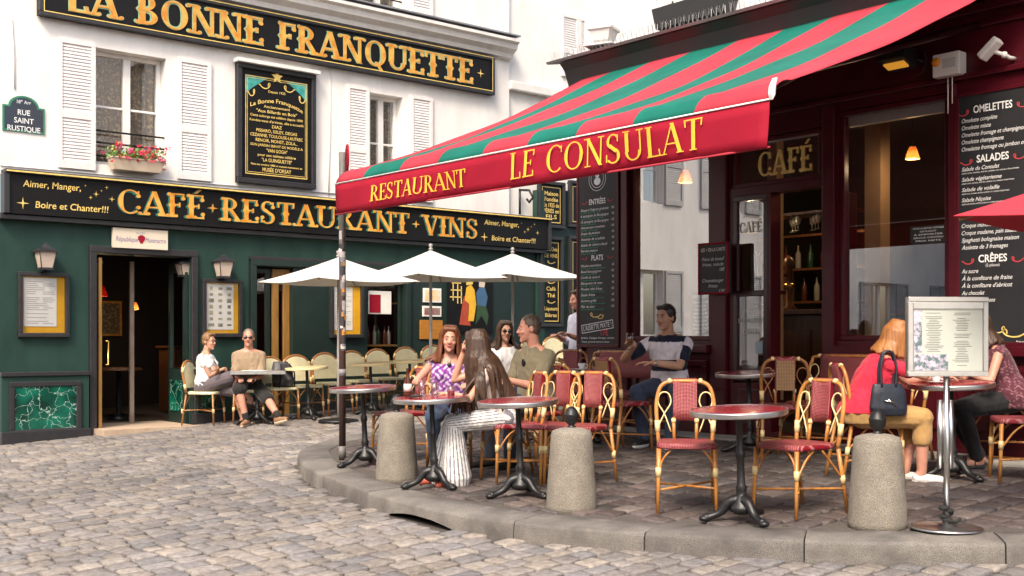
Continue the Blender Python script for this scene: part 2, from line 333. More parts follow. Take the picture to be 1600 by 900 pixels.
KP = [(14, 11.6), (9.5, 11.5), (7.2, 11.3), (6.2, 10.75), (5.68, 9.95), (5.36, 9.1), (5.13, 8.15), (5.0, 7.35), (4.95, 6.55), (5.06, 5.78), (5.3, 5.03), (5.62, 4.36), (6.05, 3.69), (6.47, 3.13), (7.2, 2.35), (8.3, 1.5), (9.6, .9), (14, .5)]
def catmull(P, step=.08):
    P = [np.array(p, float) for p in P]; P = [2*P[0]-P[1]]+P+[2*P[-1]-P[-2]]; out = []
    for i in range(1, len(P)-2):
        L = np.linalg.norm(P[i+1]-P[i]); n = max(2, int(L/step))
        for k in range(n):
            t = k/n; out.append(.5*((2*P[i])+(-P[i-1]+P[i+1])*t+(2*P[i-1]-5*P[i]+4*P[i+1]-P[i+2])*t*t+(-P[i-1]+3*P[i]-3*P[i+1]+P[i+2])*t**3))
    out.append(P[-2]); return np.array(out)
KC = catmull(KP)
tan = np.gradient(KC, axis=0); tan /= np.linalg.norm(tan, axis=1)[:, None]
nrm = np.stack([-tan[:, 1], tan[:, 0]], 1)          # inward = towards the cafe
ctr = np.array([9., 6.])
if ((ctr-KC[len(KC)//2])*nrm[len(KC)//2]).sum() < 0: nrm = -nrm
KW = .33
inner = KC+nrm*KW
cum = np.concatenate([[0], np.cumsum(np.linalg.norm(np.diff(KC, axis=0), axis=1))])
def in_poly(p, poly):
    x, y = p; c = False; n = len(poly); j = n-1
    for i in range(n):
        xi, yi = poly[i]; xj, yj = poly[j]
        if (yi > y) != (yj > y) and x < (xj-xi)*(y-yi)/(yj-yi)+xi: c = not c
        j = i
    return c
outer_poly = [tuple(p) for p in KC]; inner_poly = [tuple(p) for p in inner]
def idx_at(s): return int(np.clip(np.searchsorted(cum, s), 0, len(cum)-1))
gp = [min(range(len(KC)), key=lambda i: np.linalg.norm(KC[i]-np.array(G(px, py, 0)[:2]))) for px, py in ((592, 800), (726, 832))]
g0, g1 = cum[min(gp)], cum[max(gp)]
mb = MB(); kcol = []
def kerb_stone(s0, s1, gully=None):
    ss = np.linspace(s0+.004, s1-.004, max(3, int((s1-s0)/.07)))
    prof = [(0, -.16), (.003, .05), (.006, .097), (.013, .112), (.028, .119), (.18, .122), (KW-.012, .12), (KW-.004, .108), (KW-.002, -.1)]
    dz = random.uniform(-.003, .004); do = random.uniform(-.006, .006); rings = []
    for s in ss:
        p = np.array([np.interp(s, cum, KC[:, 0]), np.interp(s, cum, KC[:, 1])]); n = np.array([np.interp(s, cum, nrm[:, 0]), np.interp(s, cum, nrm[:, 1])]); n /= np.linalg.norm(n)
        h = -.16
        if gully and gully[0] < s < gully[1]:
            t = (s-gully[0])/(gully[1]-gully[0]); h = -.06+.105*min(1, 4*t*(1-t))**.6
        r = []
        for k, (d, z) in enumerate(prof):
            zz = max(z, h) if k < 2 else z
            if k == 1: zz = max(zz, h+.004)
            q = p+n*(d+do+random.uniform(-.002, .002)*(k > 0)); r.append((q[0], q[1], gz(q[0], q[1])+zz+dz+random.uniform(-.0015, .0015)))
        if gully:
            q = p+n*.25; hh = max(h, -.159); r0 = (q[0], q[1], gz(q[0], q[1])+hh+dz); r.append(r0); r = [r0]+r[:-1]
        rings.append(r)
    m = len(rings[0]); vs = [v for r in rings for v in r]; fs = []
    for i in range(len(rings)-1):
        for k in range(m-1): fs.append((i*m+k, i*m+k+1, (i+1)*m+k+1, (i+1)*m+k))
    fs += [tuple(range(m)), tuple((len(rings)-1)*m+k for k in range(m-1, -1, -1))]
    mb.smooth = True; mb.add(vs, fs); mb.smooth = False; q = random.uniform(.72, 1.15); kcol.extend([(q, q*random.uniform(.97, 1.0), q*.97, 1)]*len(vs))
gm0, gm1 = g0-.28, g1+.45
cuts = [gm0]
while cuts[0] > .6: cuts.insert(0, cuts[0]-random.uniform(1.0, 1.35))
cuts.append(gm1)
while cuts[-1] < cum[-1]-1.2: cuts.append(cuts[-1]+random.uniform(.95, 1.35))
for a, b in zip(cuts[:-1], cuts[1:]): kerb_stone(max(a, 0), b, (g0, g1) if a == gm0 else None)
ko = mb.build('kerb', kerb_m, merge=False); ka = ko.data.color_attributes.new('col', 'FLOAT_COLOR', 'POINT'); ka.data.foreach_set('color', np.array(kcol, 'f').ravel()); tag(ko, kind='structure')
es = ko.modifiers.new('es', 'EDGE_SPLIT'); es.split_angle = rad(60)
# stones: rounded setts, each a low dome with its own tint
def setts(mbx, cols, x0, x1, y0, y1, lx, ly, zf, ok, pal, gap=.010, up=.006, rowrand=.012):
    y = y0; row = 0
    while y < y1:
        h = ly*random.uniform(.88, 1.12); x = x0-random.uniform(0, lx)
        wob = random.uniform(0, 6.28)
        while x < x1:
            w = lx*random.uniform(.72, 1.3)
            cx, cy = x+w/2, y+h/2+.012*math.sin(cx_ := x*1.7+wob)
            if ok(cx, cy, w, h):
                c = pal(cx, cy); top = random.uniform(-.2, 1)*up; tx = random.uniform(-.014, .014); ty = random.uniform(-.016, .016)
                hw, hh = w/2-gap*random.uniform(.35, .9), h/2-gap*random.uniform(.35, .9)
                cor = []
                for sx, sy in ((-1,-1),(1,-1),(1,1),(-1,1)):
                    cor.append((cx+sx*(hw-random.uniform(0, .009)), cy+sy*(hh-random.uniform(0, .008))))
                ring = []
                for i in range(4):
                    a, b = cor[i], cor[(i+1) % 4]
                    ring += [(a[0]*.92+b[0]*.08, a[1]*.92+b[1]*.08), (a[0]*.5+b[0]*.5+random.uniform(-.004,.004), a[1]*.5+b[1]*.5+random.uniform(-.004,.004)), (a[0]*.08+b[0]*.92, a[1]*.08+b[1]*.92)]
                vs = []
                for sc, dz in ((1.0, -.05), (.995, -.009), (.955, -.0015), (.6, .0008)):
                    for px, py in ring:
                        qx, qy = cx+(px-cx)*sc, cy+(py-cy)*sc
                        vs.append((qx, qy, zf(qx, qy)+dz+top+(tx*(qx-cx)+ty*(qy-cy))+random.uniform(-.0012, .0012)*(dz > -.04)))
                vs.append((cx, cy, zf(cx, cy)+top+.001))
                fs = []
                for r in range(3):
                    for k in range(12): fs.append((r*12+k, r*12+(k+1) % 12, (r+1)*12+(k+1) % 12, (r+1)*12+k))
                for k in range(12): fs.append((36+k, 36+(k+1) % 12, 48))
                mbx.smooth = True; mbx.add(vs, fs); mbx.smooth = False; cols += [c]*len(vs)
            x += w
        y += h; row += 1
def seen(x, y, marg=120):
    d = Vector((x, y, 0)); dep = d.dot(FW)
    if dep < 2: return False
    px = 800+1800*d.dot(RX)/dep; py = 530+1800*(CAMH-gz(x, y))/dep
    return -marg-250 < px < 1720+marg and py < 900+marg*1.6
def col_attr(o, cols):
    a = o.data.color_attributes.new('col', 'FLOAT_COLOR', 'POINT'); a.data.foreach_set('color', np.array(cols, 'f').ravel())
PAL = [(.40,.345,.305), (.36,.32,.30), (.42,.36,.30), (.33,.305,.30), (.44,.365,.29), (.31,.295,.30), (.38,.335,.31), (.47,.405,.335), (.34,.305,.285)]
def pal_c(x, y):
    c = random.choice(PAL); k = random.uniform(.80, 1.1); w = .5+.5*math.sin(x*.9+1.3*math.sin(y*.7)); k *= .9+.16*w
    k *= .66; g_ = sum(c)/3; return tuple((.6*v+.4*g_*(1.07, .99, .92)[j_])*k for j_, v in enumerate(c))+(1,)
PAL2 = [(.15,.115,.105), (.125,.10,.095), (.175,.13,.112), (.105,.09,.088), (.145,.105,.095), (.19,.155,.135), (.12,.092,.085)]
def pal_p(x, y):
    c = random.choice(PAL2); k = random.uniform(.55, 1.0); g_ = sum(c)/3*1.05; return tuple((.8*v+.2*g_)*k for v in c)+(1,)
def ok_street(x, y, w, h):
    if not seen(x, y): return False
    if in_poly((x, y), outer_poly): return False
    return y < 15.25
mb = MB(); cols = []
setts(mb, cols, .2, 15, 2.2, 15.3, .185, .165, gz, ok_street, pal_c)
st = mb.build('street', cobble_m, merge=False); col_attr(st, cols); tag(st, kind='structure')
def ok_ter(x, y, w, h):
    if not seen(x, y, 200) or x > 9.28: return False
    for sx in (-.5, .5):
        for sy in (-.5, .5):
            if not in_poly((x+sx*w, y+sy*h), inner_poly): return False
    return True
mb = MB(); cols = []
setts(mb, cols, 4.9, 9.3, .9, 11.6, .195, .2, tz, ok_ter, pal_p, gap=.007, up=.005)
sw = mb.build('sidewalk', paver_m, merge=False); col_attr(sw, cols); tag(sw, kind='structure')
mb = MB(); ip = [tuple(p) for p in KC[::2]+nrm[::2]*.2]
mb.add([(x, y, tz(x, y)-.014) for x, y in ip], [tuple(range(len(ip)))])
tag(mb.build('pavement', mort_m), kind='structure')
# ------------------------------------------------------------------ lettering
def text_mesh(s, size=1, shear=0, xs=1., spacing=1., bold=0):
    cu = bpy.data.curves.new('t', 'FONT'); cu.body = s; cu.size = size; cu.shear = shear; cu.align_x = 'CENTER'; cu.align_y = 'CENTER'; cu.space_character = spacing; cu.offset = bold; cu.resolution_u = 3
    o = bpy.data.objects.new('t', cu); me = bpy.data.meshes.new_from_object(o)
    vs = [(v.co.x*xs, v.co.y) for v in me.vertices]; fs = [tuple(p.vertices) for p in me.polygons]
    bpy.data.objects.remove(o); bpy.data.curves.remove(cu); bpy.data.meshes.remove(me); return vs, fs
def put_text(mb, s, fn, cu, cv, h, width=None, align='c', shear=0, bold=0, d=0., arc=None, xs=.92, slope=0):
    """h: cap height; width: fit to this width"""
    vs, fs = text_mesh(s, h/.70, shear, xs, bold=bold*h)
    if not vs: return
    x0 = min(v[0] for v in vs); x1 = max(v[0] for v in vs); k = 1
    if width: k = width/(x1-x0)
    ox = {'c': -(x0+x1)/2, 'l': -x0, 'r': -x1}[align]
    mb.marks.append((len(mb.v), len(mb.f)))
    out = []
    for x, y in vs:
        u = (x+ox)*k; v = y
        if arc: v = v+arc*(1-(2*u/(width or 1))**2)-arc
        out.append(fn(cu+u, cv+v+slope*u, d))
    mb.add(out, fs)
def el(cx, cy, rx, ry, a0, a1, T, t, n=22):
    P = []
    for i in range(n):
        a = rad(a0+(a1-a0)*i/n); b = rad(a0+(a1-a0)*(i+1)/n); q = []
        for ang, inn in ((a, 0), (b, 0), (b, 1), (a, 1)):
            w = t+(T-t)*abs(math.cos(ang))**1.3 if inn else 0
            q.append((cx+(rx-w)*math.cos(ang), cy+(ry-(w*.0+t if inn else 0)*1.0)*math.sin(ang)))
        P.append(q)
    return P
def glyph(ch, T=.17, t=.055, tus=False):
    P = []; sr = []
    def st(x0, y0, x1, y1, w): P.append([(x0-w/2, y0), (x0+w/2, y0), (x1+w/2, y1), (x1-w/2, y1)])
    def hb(x0, x1, y, h=t): P.append([(x0, y-h/2), (x1, y-h/2), (x1, y+h/2), (x0, y+h/2)])
    def V(x, y0=0, y1=1):
        st(x, y0, x, y1, T)
        if tus: P.append([(x-T*.5, .5-.1), (x-T*.85, .5), (x-T*.5, .6), (x+T*.5, .6), (x+T*.85, .5), (x+T*.5, .4)])
    acc = ch == 'É'; c = 'E' if acc else ch; h = T*.5
    if c == 'A': st(.07, 0, .40, 1, T*.6 if tus else t*1.2); st(.40, 1, .72, 0, T); hb(.16, .6, .33); sr += [(.07, 0), (.72, 0)]; w = .80; 
    elif c == 'B': V(.16); P += el(.26, .75, .29, .25, -90, 90, T*.9, t); P += el(.26, .26, .36, .26, -90, 90, T, t); hb(.05, .27, t/2); hb(.05, .27, 1-t/2); hb(.1, .27, .5); w = .66
    elif c == 'C': P += el(.42, .5, .40, .5, 48, 312, T, t); st(.69, .70, .69, .95, t); w = .76
    elif c == 'D': V(.16); P += el(.26, .5, .45, .5, -90, 90, T, t); w = .75
    elif c in 'EF':
        V(.16); hb(.05, .55, 1-t/2); st(.54, .78, .56, 1, t*1.2); hb(.2, .42, .52); st(.42, .43, .42, .62, t); w = .62
        if c == 'E': hb(.05, .58, t/2); st(.59, 0, .56, .22, t*1.2)
        else: sr += [(.16, 0)]
    elif c == 'I': V(.16); sr += [(.16, 0), (.16, 1)]; w = .34
    elif c == 'L': V(.16); hb(.05, .55, t/2); st(.57, 0, .54, .24, t*1.2); sr += [(.16, 1)]; w = .60
    elif c == 'N': st(.13, 0, .13, 1, T*.6 if tus else t*1.3); st(.12, 1, .70, 0, T); st(.70, 0, .70, 1, T*.6 if tus else t*1.3); sr += [(.13, 0), (.10, 1), (.70, 1)]; w = .83
    elif c in 'OQ':
        P += el(.43, .5, .41, .5, 0, 360, T, t, 36); w = .86
        if c == 'Q': st(.45, .18, .72, -.2, T*.6)
    elif c == 'R': V(.16); P += el(.26, .74, .32, .26, -90, 90, T*.9, t); hb(.1, .27, .48+t/2); hb(.05, .27, 1-t/2); st(.34, .5, .66, 0, T*.95); sr += [(.16, 0), (.67, 0)]; w = .72
    elif c == 'S': P += el(.30, .74, .25, .26, 35, 250, T*.75, t*1.1); P += el(.30, .26, .27, .27, -145, 75, T*.8, t*1.1); P.append([(.11, .60), (.22, .66), (.50, .42), (.40, .35)]); st(.50, .72, .50, .96, t); st(.07, .04, .07, .3, t); w = .62
    elif c == 'T': V(.34); hb(.03, .65, 1-t/2); st(.05, .76, .03, 1, t*1.2); st(.63, .76, .65, 1, t*1.2); sr += [(.34, 0)]; w = .68
    elif c == 'U': st(.16, .3, .16, 1, T); P += el(.40, .32, .32, .32, 180, 360, T*.8, t); st(.70, .3, .70, 1, t*1.3); sr += [(.16, 1), (.70, 1)]; w = .82
    elif c == 'V': st(.12, 1, .42, 0, T); st(.42, 0, .68, 1, t*1.3); sr += [(.12, 1), (.68, 1)]; w = .78
    elif c == ' ': w = .42
    elif c == '*':
        for k in range(4):
            a = rad(90*k); P.append([(.25+.2*math.cos(a), .5+.2*math.sin(a)), (.25+.05*math.cos(a+.78), .5+.05*math.sin(a+.78)), (.25, .5), (.25+.05*math.cos(a-.78), .5+.05*math.sin(a-.78))])
        w = .5
    if acc: st(.30, 1.06, .48, 1.24, t*1.8)
    if c in 'BDEFR': sr += [(.16, 0)] if c in 'BDE' else []
    for x, y in sr:
        yy = y+t*.35 if y < .5 else y-t*.35; L = T*.95 if not tus else T*.8
        hb(x-L, x+L, yy, t*.8)
        if tus:
            for sx in (-1, 1):
                cx, cy = x+sx*L*1.05, yy+(.035 if y < .5 else -.035); P.append([(cx+.068*math.cos(k*.7854), cy+.068*math.sin(k*.7854)) for k in range(8)])
    if tus and c in 'BEFRCS':
        for (x, y) in {'B': [(.06, .05), (.06, .95)], 'E': [(.06, .05), (.06, .95), (.57, .2), (.55, .8)], 'F': [(.06, .95), (.55, .8)], 'R': [(.06, .95)], 'C': [(.69, .75), (.69, .28)], 'S': [(.5, .74), (.09, .27)]}[c]:
            P.append([(x+.078*math.cos(k*.7854), y+.078*math.sin(k*.7854)) for k in range(8)])
    return P, w
def put_glyphs(mb, s, fn, u0, u1, v0, h, T=.17, t=.055, tus=False, d=0., gap=.06, du=0, dv=0):
    W_ = []; G_ = []
    for ch in s: p, w = glyph(ch, T, t, tus); G_.append(p); W_.append(w+gap)
    tot = sum(W_)-gap; k = (u1-u0)/tot; x = 0; mb.marks.append((len(mb.v), len(mb.f)))
    for ch, p, w in zip(s, G_, W_):
        if ch in ' *': mb.marks.append((len(mb.v), len(mb.f)))
        for i, poly in enumerate(p):
            mb.add([fn(u0+(x+a)*k+du, v0+b*h+dv, d-.00012*i) for a, b in poly], [tuple(range(len(poly)))])
        x += w
def star(mb, fn, u, v, r, d=0, n=4, sq=.18):
    pts = []
    for i in range(2*n):
        a = math.pi*i/n+math.pi/2; q = r if i % 2 == 0 else r*sq; pts.append((u+q*math.cos(a), v+q*math.sin(a)))
    mb.add([fn(x, y, d) for x, y in pts], [tuple(range(2*n))])
def curl(mb, fn, u, v, w, h, d, th=.006, flip=1, turns=1.4):
    pts = []
    for i in range(26):
        t = i/25; a = t*turns*2*math.pi; r = (1-t*.8)
        pts.append((u+flip*(w*(t-.5)+.25*w*r*math.cos(a)), v+h*.5*r*math.sin(a)))
    for a, b in zip(pts[:-1], pts[1:]):
        dx, dy = b[0]-a[0], b[1]-a[1]; l = math.hypot(dx, dy) or 1; nx, ny = -dy/l*th/2, dx/l*th/2
        mb.add([fn(a[0]-nx, a[1]-ny, d), fn(b[0]-nx, b[1]-ny, d), fn(b[0]+nx, b[1]+ny, d), fn(a[0]+nx, a[1]+ny, d)], [(0, 1, 2, 3)])
def frame_line(mb, fn, u0, u1, v0, v1, w, d):
    for a in ((u0, u1, v0, v0+w), (u0, u1, v1-w, v1), (u0, u0+w, v0+w, v1-w), (u1-w, u1, v0+w, v1-w)):
        mb.add([fn(a[0], a[2], d), fn(a[1], a[2], d), fn(a[1], a[3], d), fn(a[0], a[3], d)], [(0, 1, 2, 3)])
def fA(Y): return lambda u, v, d: (u, Y+d, v)        # a face looking down -Y, d>0 goes into the wall
def fC(X): return lambda u, v, d: (X+d, -u, v)       # a face looking down -X; u = -Y runs left to right for the viewer
def slab(mb, fn, u0, u1, v0, v1, d0, d1): return mb.prism([(u0, v0), (u1, v0), (u1, v1), (u0, v1)], fn, d0, d1)
def ring4(mb, fn, u0, u1, v0, v1, w, d0, d1, wb=None):
    wb = w if wb is None else wb
    slab(mb, fn, u0, u1, v1-w, v1, d0, d1)
    if wb: slab(mb, fn, u0, u1, v0, v0+wb, d0, d1)
    slab(mb, fn, u0, u0+w, v0+wb, v1-w, d0+.0015, d1); slab(mb, fn, u1-w, u1, v0+wb, v1-w, d0+.0015, d1); return mb
def wall_open(mb, fn, u0, u1, v0, v1, ops, depth):
    us = sorted({u0, u1} | {o[i] for o in ops for i in (0, 1)}); vv = sorted({v0, v1} | {o[i] for o in ops for i in (2, 3)})
    for a, b in zip(us[:-1], us[1:]):
        for c, e in zip(vv[:-1], vv[1:]):
            mu, mv = (a+b)/2, (c+e)/2
            if any(o[0] < mu < o[1] and o[2] < mv < o[3] for o in ops): continue
            mb.quad(fn(a, c, 0), fn(b, c, 0), fn(b, e, 0), fn(a, e, 0))
    for o in ops:
        a, b, c, e = o[:4]; dd = o[4] if len(o) > 4 else depth
        for p, q in (((a, c), (b, c)), ((b, c), (b, e)), ((b, e), (a, e)), ((a, e), (a, c))):
            mb.quad(fn(*p, 0), fn(*q, 0), fn(*q, dd), fn(*p, dd))
    return mb
def shutter_mesh(fn, u0, u1, v0, v1, d=-.045, mid=None):
    mb = MB(); ring4(mb, fn, u0, u1, v0, v1, .055, d, 0-.003, .1); mid = mid if mid else v0+(v1-v0)*.42
    slab(mb, fn, u0+.055, u1-.055, mid-.05, mid+.05, d+.003, -.006)
    for a, b in ((v0+.1, mid-.05), (mid+.05, v1-.055)):
        n = int((b-a)/.042); h = (b-a)/n
        for i in range(n):
            y = a+i*h
            mb.add([fn(u0+.055, y-.002, d+.012), fn(u1-.055, y-.002, d+.012), fn(u1-.055, y+h*.97, -.018), fn(u0+.055, y+h*.97, -.018), fn(u0+.055, y+.008, d+.012), fn(u1-.055, y+.008, d+.012), fn(u1-.055, y+h+.006, -.018), fn(u0+.055, y+h+.006, -.018)], [(0,1,2,3),(4,7,6,5),(0,4,5,1),(3,2,6,7),(0,3,7,4),(1,5,6,2)])
    return mb
# ------------------------------------------------------------------ white building with the green shopfront (faces -Y at Y = 15.4)
YA = 15.4; fa = fA(YA)
def ua(px, py=470): return PY(px, py, YA)[0]
A = empty('restaurant_building', (0, 0, 0), 0, 'white rendered building with louvred shutters over a dark green shopfront', 'building')
AX0, AX1, AZT = 4.47, 12.95, 11.5
def window(par, fn, u0, u1, v0, v1, rec=.2, sh=(), rows=(.36,), curt=True, rail=None, mull=True, frame=None, shut=None):
    frame = frame or white_p
    p = MB(); p.quad(fn(u0+.05, v0+.05, rec+.035), fn(u1-.05, v0+.05, rec+.035), fn(u1-.05, v1-.05, rec+.035), fn(u0+.05, v1-.05, rec+.035))
    w = p.build('window', win_g, par)
    f = MB(); ring4(f, fn, u0+.002, u1-.002, v0+.002, v1-.002, .06, rec, rec+.07)
    mid = (u0+u1)/2; vs = [v0+(v1-v0)*r for r in rows]
    if mull: slab(f, fn, mid-.05, mid+.05, v0+.06, v1-.06, rec-.012, rec+.065)
    for y in vs:
        for a, b in (((u0+.06, mid-.05), (mid+.05, u1-.06)) if mull else ((u0+.06, u1-.06),)): slab(f, fn, a, b, y-.016, y+.016, rec+.008, rec+.05)
    f.build('window_frame', frame, w, bevel=.005)
    if curt:
        c = MB(); n = 40
        for i in range(n):
            a = u0+(u1-u0)*i/n; b = u0+(u1-u0)*(i+1)/n; da = .03*math.sin(i*1.3); db = .03*math.sin((i+1)*1.3)
            c.add([fn(a, v0, rec+.16+da), fn(b, v0, rec+.16+db), fn(b, v1, rec+.16+db), fn(a, v1, rec+.16+da)], [(0, 1, 2, 3)])
        c.build('curtain', curtain, w, smooth=True)
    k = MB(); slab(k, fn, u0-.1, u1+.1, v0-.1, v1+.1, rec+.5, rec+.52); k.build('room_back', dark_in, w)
    for a, b, y0, y1 in sh: shutter_mesh(fn, a, b, y0, y1).build('shutter', shut or shut_p, w)
    if rail:
        r = MB()
        for y in rail: r.tube([fn(u0, y, .06), fn(u1+.03, y, .06)], .014, 6)
        r.build('railing', black_p, w)
    return w
Z2 = 4.03
ops = [(5.71, 6.69, 4.0, 5.56), (10.07, 10.70, 4.03, 5.56), (9.93, 10.72, 6.99, 8.5), (5.9, 6.8, 7.4, 9), (7.7, 8.6, 7.2, 8.9)]
w = wall_open(MB(), fa, AX0, AX1, 3.70, AZT, ops, .32)
w.quad(fa(AX0, 3.7, 0), fa(AX0, AZT, 0), fa(AX0, AZT, 6), fa(AX0, 3.7, 6)); w.quad(fa(AX1, 3.7, 0), fa(AX1, AZT, 0), fa(AX1, AZT, 6), fa(AX1, 3.7, 6)); w.quad(fa(AX0, AZT, 0), fa(AX1, AZT, 0), fa(AX1, AZT, 6), fa(AX0, AZT, 6))
w.build('upper_wall', wall_w, A)
for (x0_, z0_, x1_, z1_) in ((AX0+.02, 3.86, 9.5, 3.90), (9.3, 3.86, 9.33, 5.80), (4.62, 5.75, 4.66, 4.85)):
    w = MB(); w.tube([(x0_, YA-.012, z0_), ((x0_+x1_)/2+.01, YA-.014, (z0_+z1_)/2-.012), (x1_, YA-.012, z1_)], .009, 6); w.build('wall_cable', stone_w, A)
window(A, fa, 5.71, 6.69, 4.0, 5.56, .18, [(5.2, 5.69, 3.90, 5.60), (6.85, 7.35, 3.90, 5.60)], (.52,), True, (4.12, 4.3, 4.46))
window(A, fa, 10.07, 10.70, 4.03, 5.56, .18, [(9.62, 10.03, 3.90, 5.62), (10.83, 11.27, 3.90, 5.62)], (.5,), True)
window(A, fa, 9.93, 10.72, 6.99, 8.5, .18, [(9.50, 9.90, 6.95, 8.5), (10.84, 11.28, 6.95, 8.5)], (.5,), True, (7.12, 7.27))
window(A, fa, 5.9, 6.8, 7.4, 9, .18); window(A, fa, 7.7, 8.6, 7.2, 8.9, .18)
c = MB(); prof = [(0, 6.50), (-.10, 6.53), (-.12, 6.60), (-.22, 6.66), (-.24, 6.74), (-.30, 6.77), (-.30, 6.82), (0, 6.86)]
for (d0, z0), (d1, z1) in zip(prof[:-1], prof[1:]): c.quad(fa(AX0, z0, d0), fa(AX1, z0, d0), fa(AX1, z1, d1), fa(AX0, z1, d1))
for x in (AX0, AX1): c.add([fa(x, z, d) for d, z in prof], [tuple(range(len(prof)))])
c.build('cornice', stone_w, A)
c = MB(); slab(c, fa, AX0, AX1, 6.86, 6.885, -.32, .0); c.build('flashing', zinc, A)
# shopfront with its openings
gl = lambda px: ua(px, 480)
DX0, DX1 = ua(150), ua(297)
sops = [(DX0, DX1, .2, 2.80, .25), (gl(400), gl(458), .45, 2.72, .2), (gl(574), gl(634), 1.15, 2.62, .2)]
XS = gl(388)
w = wall_open(MB(), fa, AX0, XS, .1, 3.26, sops[:1], .25); w.quad(fa(XS, 2.84, 0), fa(13.7, 2.84, 0), fa(13.7, 3.26, 0), fa(XS, 3.26, 0)); w.build('shopfront_wall', green_w, A)
w = wall_open(MB(), fa, XS, 13.70, .1, 2.84, sops[1:], .25); w.build('boarded_front', green_d, A)
w = MB(); slab(w, fa, XS, 13.70, 2.82, 2.87, -.04, -.002); w.build('lintel_moulding', black_m, A, bevel=.006)
w = MB(); slab(w, fa, AX0-.02, 13.72, 3.17, 3.235, -.13, .02); w.build('sign_moulding', black_m, A, bevel=.01)
for i, (a, b) in enumerate(((AX0, 5.58), (ua(300), 7.98), (gl(462), gl(566)), (gl(640), 13.7))):
    p = MB(); slab(p, fa, a, b, .0, 1.17, -.11, -.002); pl_ = p.build('plinth', green_w if i < 2 else green_d, A, bevel=.006)
    p = MB(); slab(p, fa, a-.01, b+.01, 1.17, 1.225, -.14, -.001); p.build('plinth_cap', black_m, pl_, bevel=.008)
    p = MB(); slab(p, fa, a-.01, b+.01, .0, gz((a+b)/2, 15.3)+.13, -.15, -.003); p.build('plinth_foot', black_m, pl_, bevel=.008)
p = MB(); ring4(p, fa, 4.56, 5.47, .42, 1.10, .065, -.145, -.108); p.build('panel_frame', black_m, A, bevel=.01)
p = MB(); slab(p, fa, 4.62, 5.41, .48, 1.04, -.125, -.109); p.build('marble_panel', marble_m, A)
p = MB(); ring4(p, fa, ua(302), ua(302)+.34, .62, 1.10, .05, -.14, -.108); p.build('panel_frame', black_m, A, bevel=.008)
p = MB(); slab(p, fa, ua(302)+.045, ua(302)+.295, .66, 1.06, -.122, -.109); p.build('marble_panel', marble_m, A)
# doorway: black surround, folded leaves, wooden threshold
d = MB(); a, b = DX0-.10, DX1+.10
ring4(d, fa, a, b, .3, 2.90, .095, -.055, -.002, 0); dr = d.build('door_surround', black_m, A, bevel=.01)
d = MB(); slab(d, fa, DX0+.03, DX0+.075, .42, 2.74, -.02, .62); d.build('door_leaf', wood_o, dr, bevel=.004)
def yslab(mb, x, y0, y1, z0, z1, t): return mb.box(x, x+t, y0, y1, z0, z1)
d = MB(); x1 = DX1
d.box(x1-.06, x1-.01, YA+.04, YA+.60, .40, 1.22); d.box(x1-.06, x1-.01, YA+.04, YA+.12, 1.22, 2.74); d.box(x1-.06, x1-.01, YA+.52, YA+.60, 1.22, 2.74); d.box(x1-.0595, x1-.0105, YA+.12, YA+.52, 2.6, 2.74)
dl = d.build('door_leaf', green_d, dr, bevel=.006)
d = MB(); d.box(x1-.075, x1-.058, YA+.12, YA+.52, .62, 1.06); d.build('marble_panel', marble_m, dr)
d = MB(); d.quad((x1-.035, YA+.12, 1.22), (x1-.035, YA+.52, 1.22), (x1-.035, YA+.52, 2.6), (x1-.035, YA+.12, 2.6)); d.build('door_pane', win_g, dr)
d = MB(); d.box(x1-.62, x1-.56, YA+.62, YA+.66, .42, 2.75); d.build('inner_jamb', wood_t, dr)
d = MB(); d.tube([(DX0+.11, YA-.04, 1.3), (DX0+.15, YA-.05, 1.3), (DX0+.15, YA-.05, 1.62), (DX0+.11, YA-.04, 1.62)], .011, 6); d.build('door_handle', brass, dr)
t = MB(); zt = gz(6.2, 15.2)+.05
for i in range(7): t.box(DX0-.05+i*.19, DX0-.05+i*.19+.186, YA-.42, YA+.9, zt-.2, zt)
t.build('threshold', wood_p, A)
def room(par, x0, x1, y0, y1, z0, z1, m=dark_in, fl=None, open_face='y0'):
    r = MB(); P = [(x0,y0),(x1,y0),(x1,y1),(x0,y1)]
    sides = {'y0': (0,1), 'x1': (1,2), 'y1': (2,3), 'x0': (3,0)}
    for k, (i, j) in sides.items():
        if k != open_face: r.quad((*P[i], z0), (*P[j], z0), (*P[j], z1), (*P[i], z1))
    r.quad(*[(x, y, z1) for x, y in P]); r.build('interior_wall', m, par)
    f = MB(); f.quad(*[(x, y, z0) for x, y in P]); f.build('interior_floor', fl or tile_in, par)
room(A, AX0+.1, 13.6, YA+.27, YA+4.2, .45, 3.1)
it = MB(); it.box(DX0+1.9, DX0+3.0, YA+1.8, YA+2.4, .5, 1.5); it.box(DX0+1.86, DX0+3.05, YA+1.75, YA+2.45, 1.5, 1.54); it.build('bar_counter', wood_d, A, bevel=.01)
for k, (x, z, w_, h_) in enumerate(((DX0+1.2, 1.9, .3, .4), (DX0+1.75, 2.0, .22, .3), (DX0+.75, 1.95, .2, .28))):
    it = MB(); ring4(it, fa, x-w_, x+w_, z-h_, z+h_, .04, 4.10, 4.15); pf = it.build('wall_picture', gold, A); it = MB(); slab(it, fa, x-w_+.04, x+w_-.04, z-h_+.04, z+h_-.04, 4.12, 4.14); it.build('picture', curtain, pf)
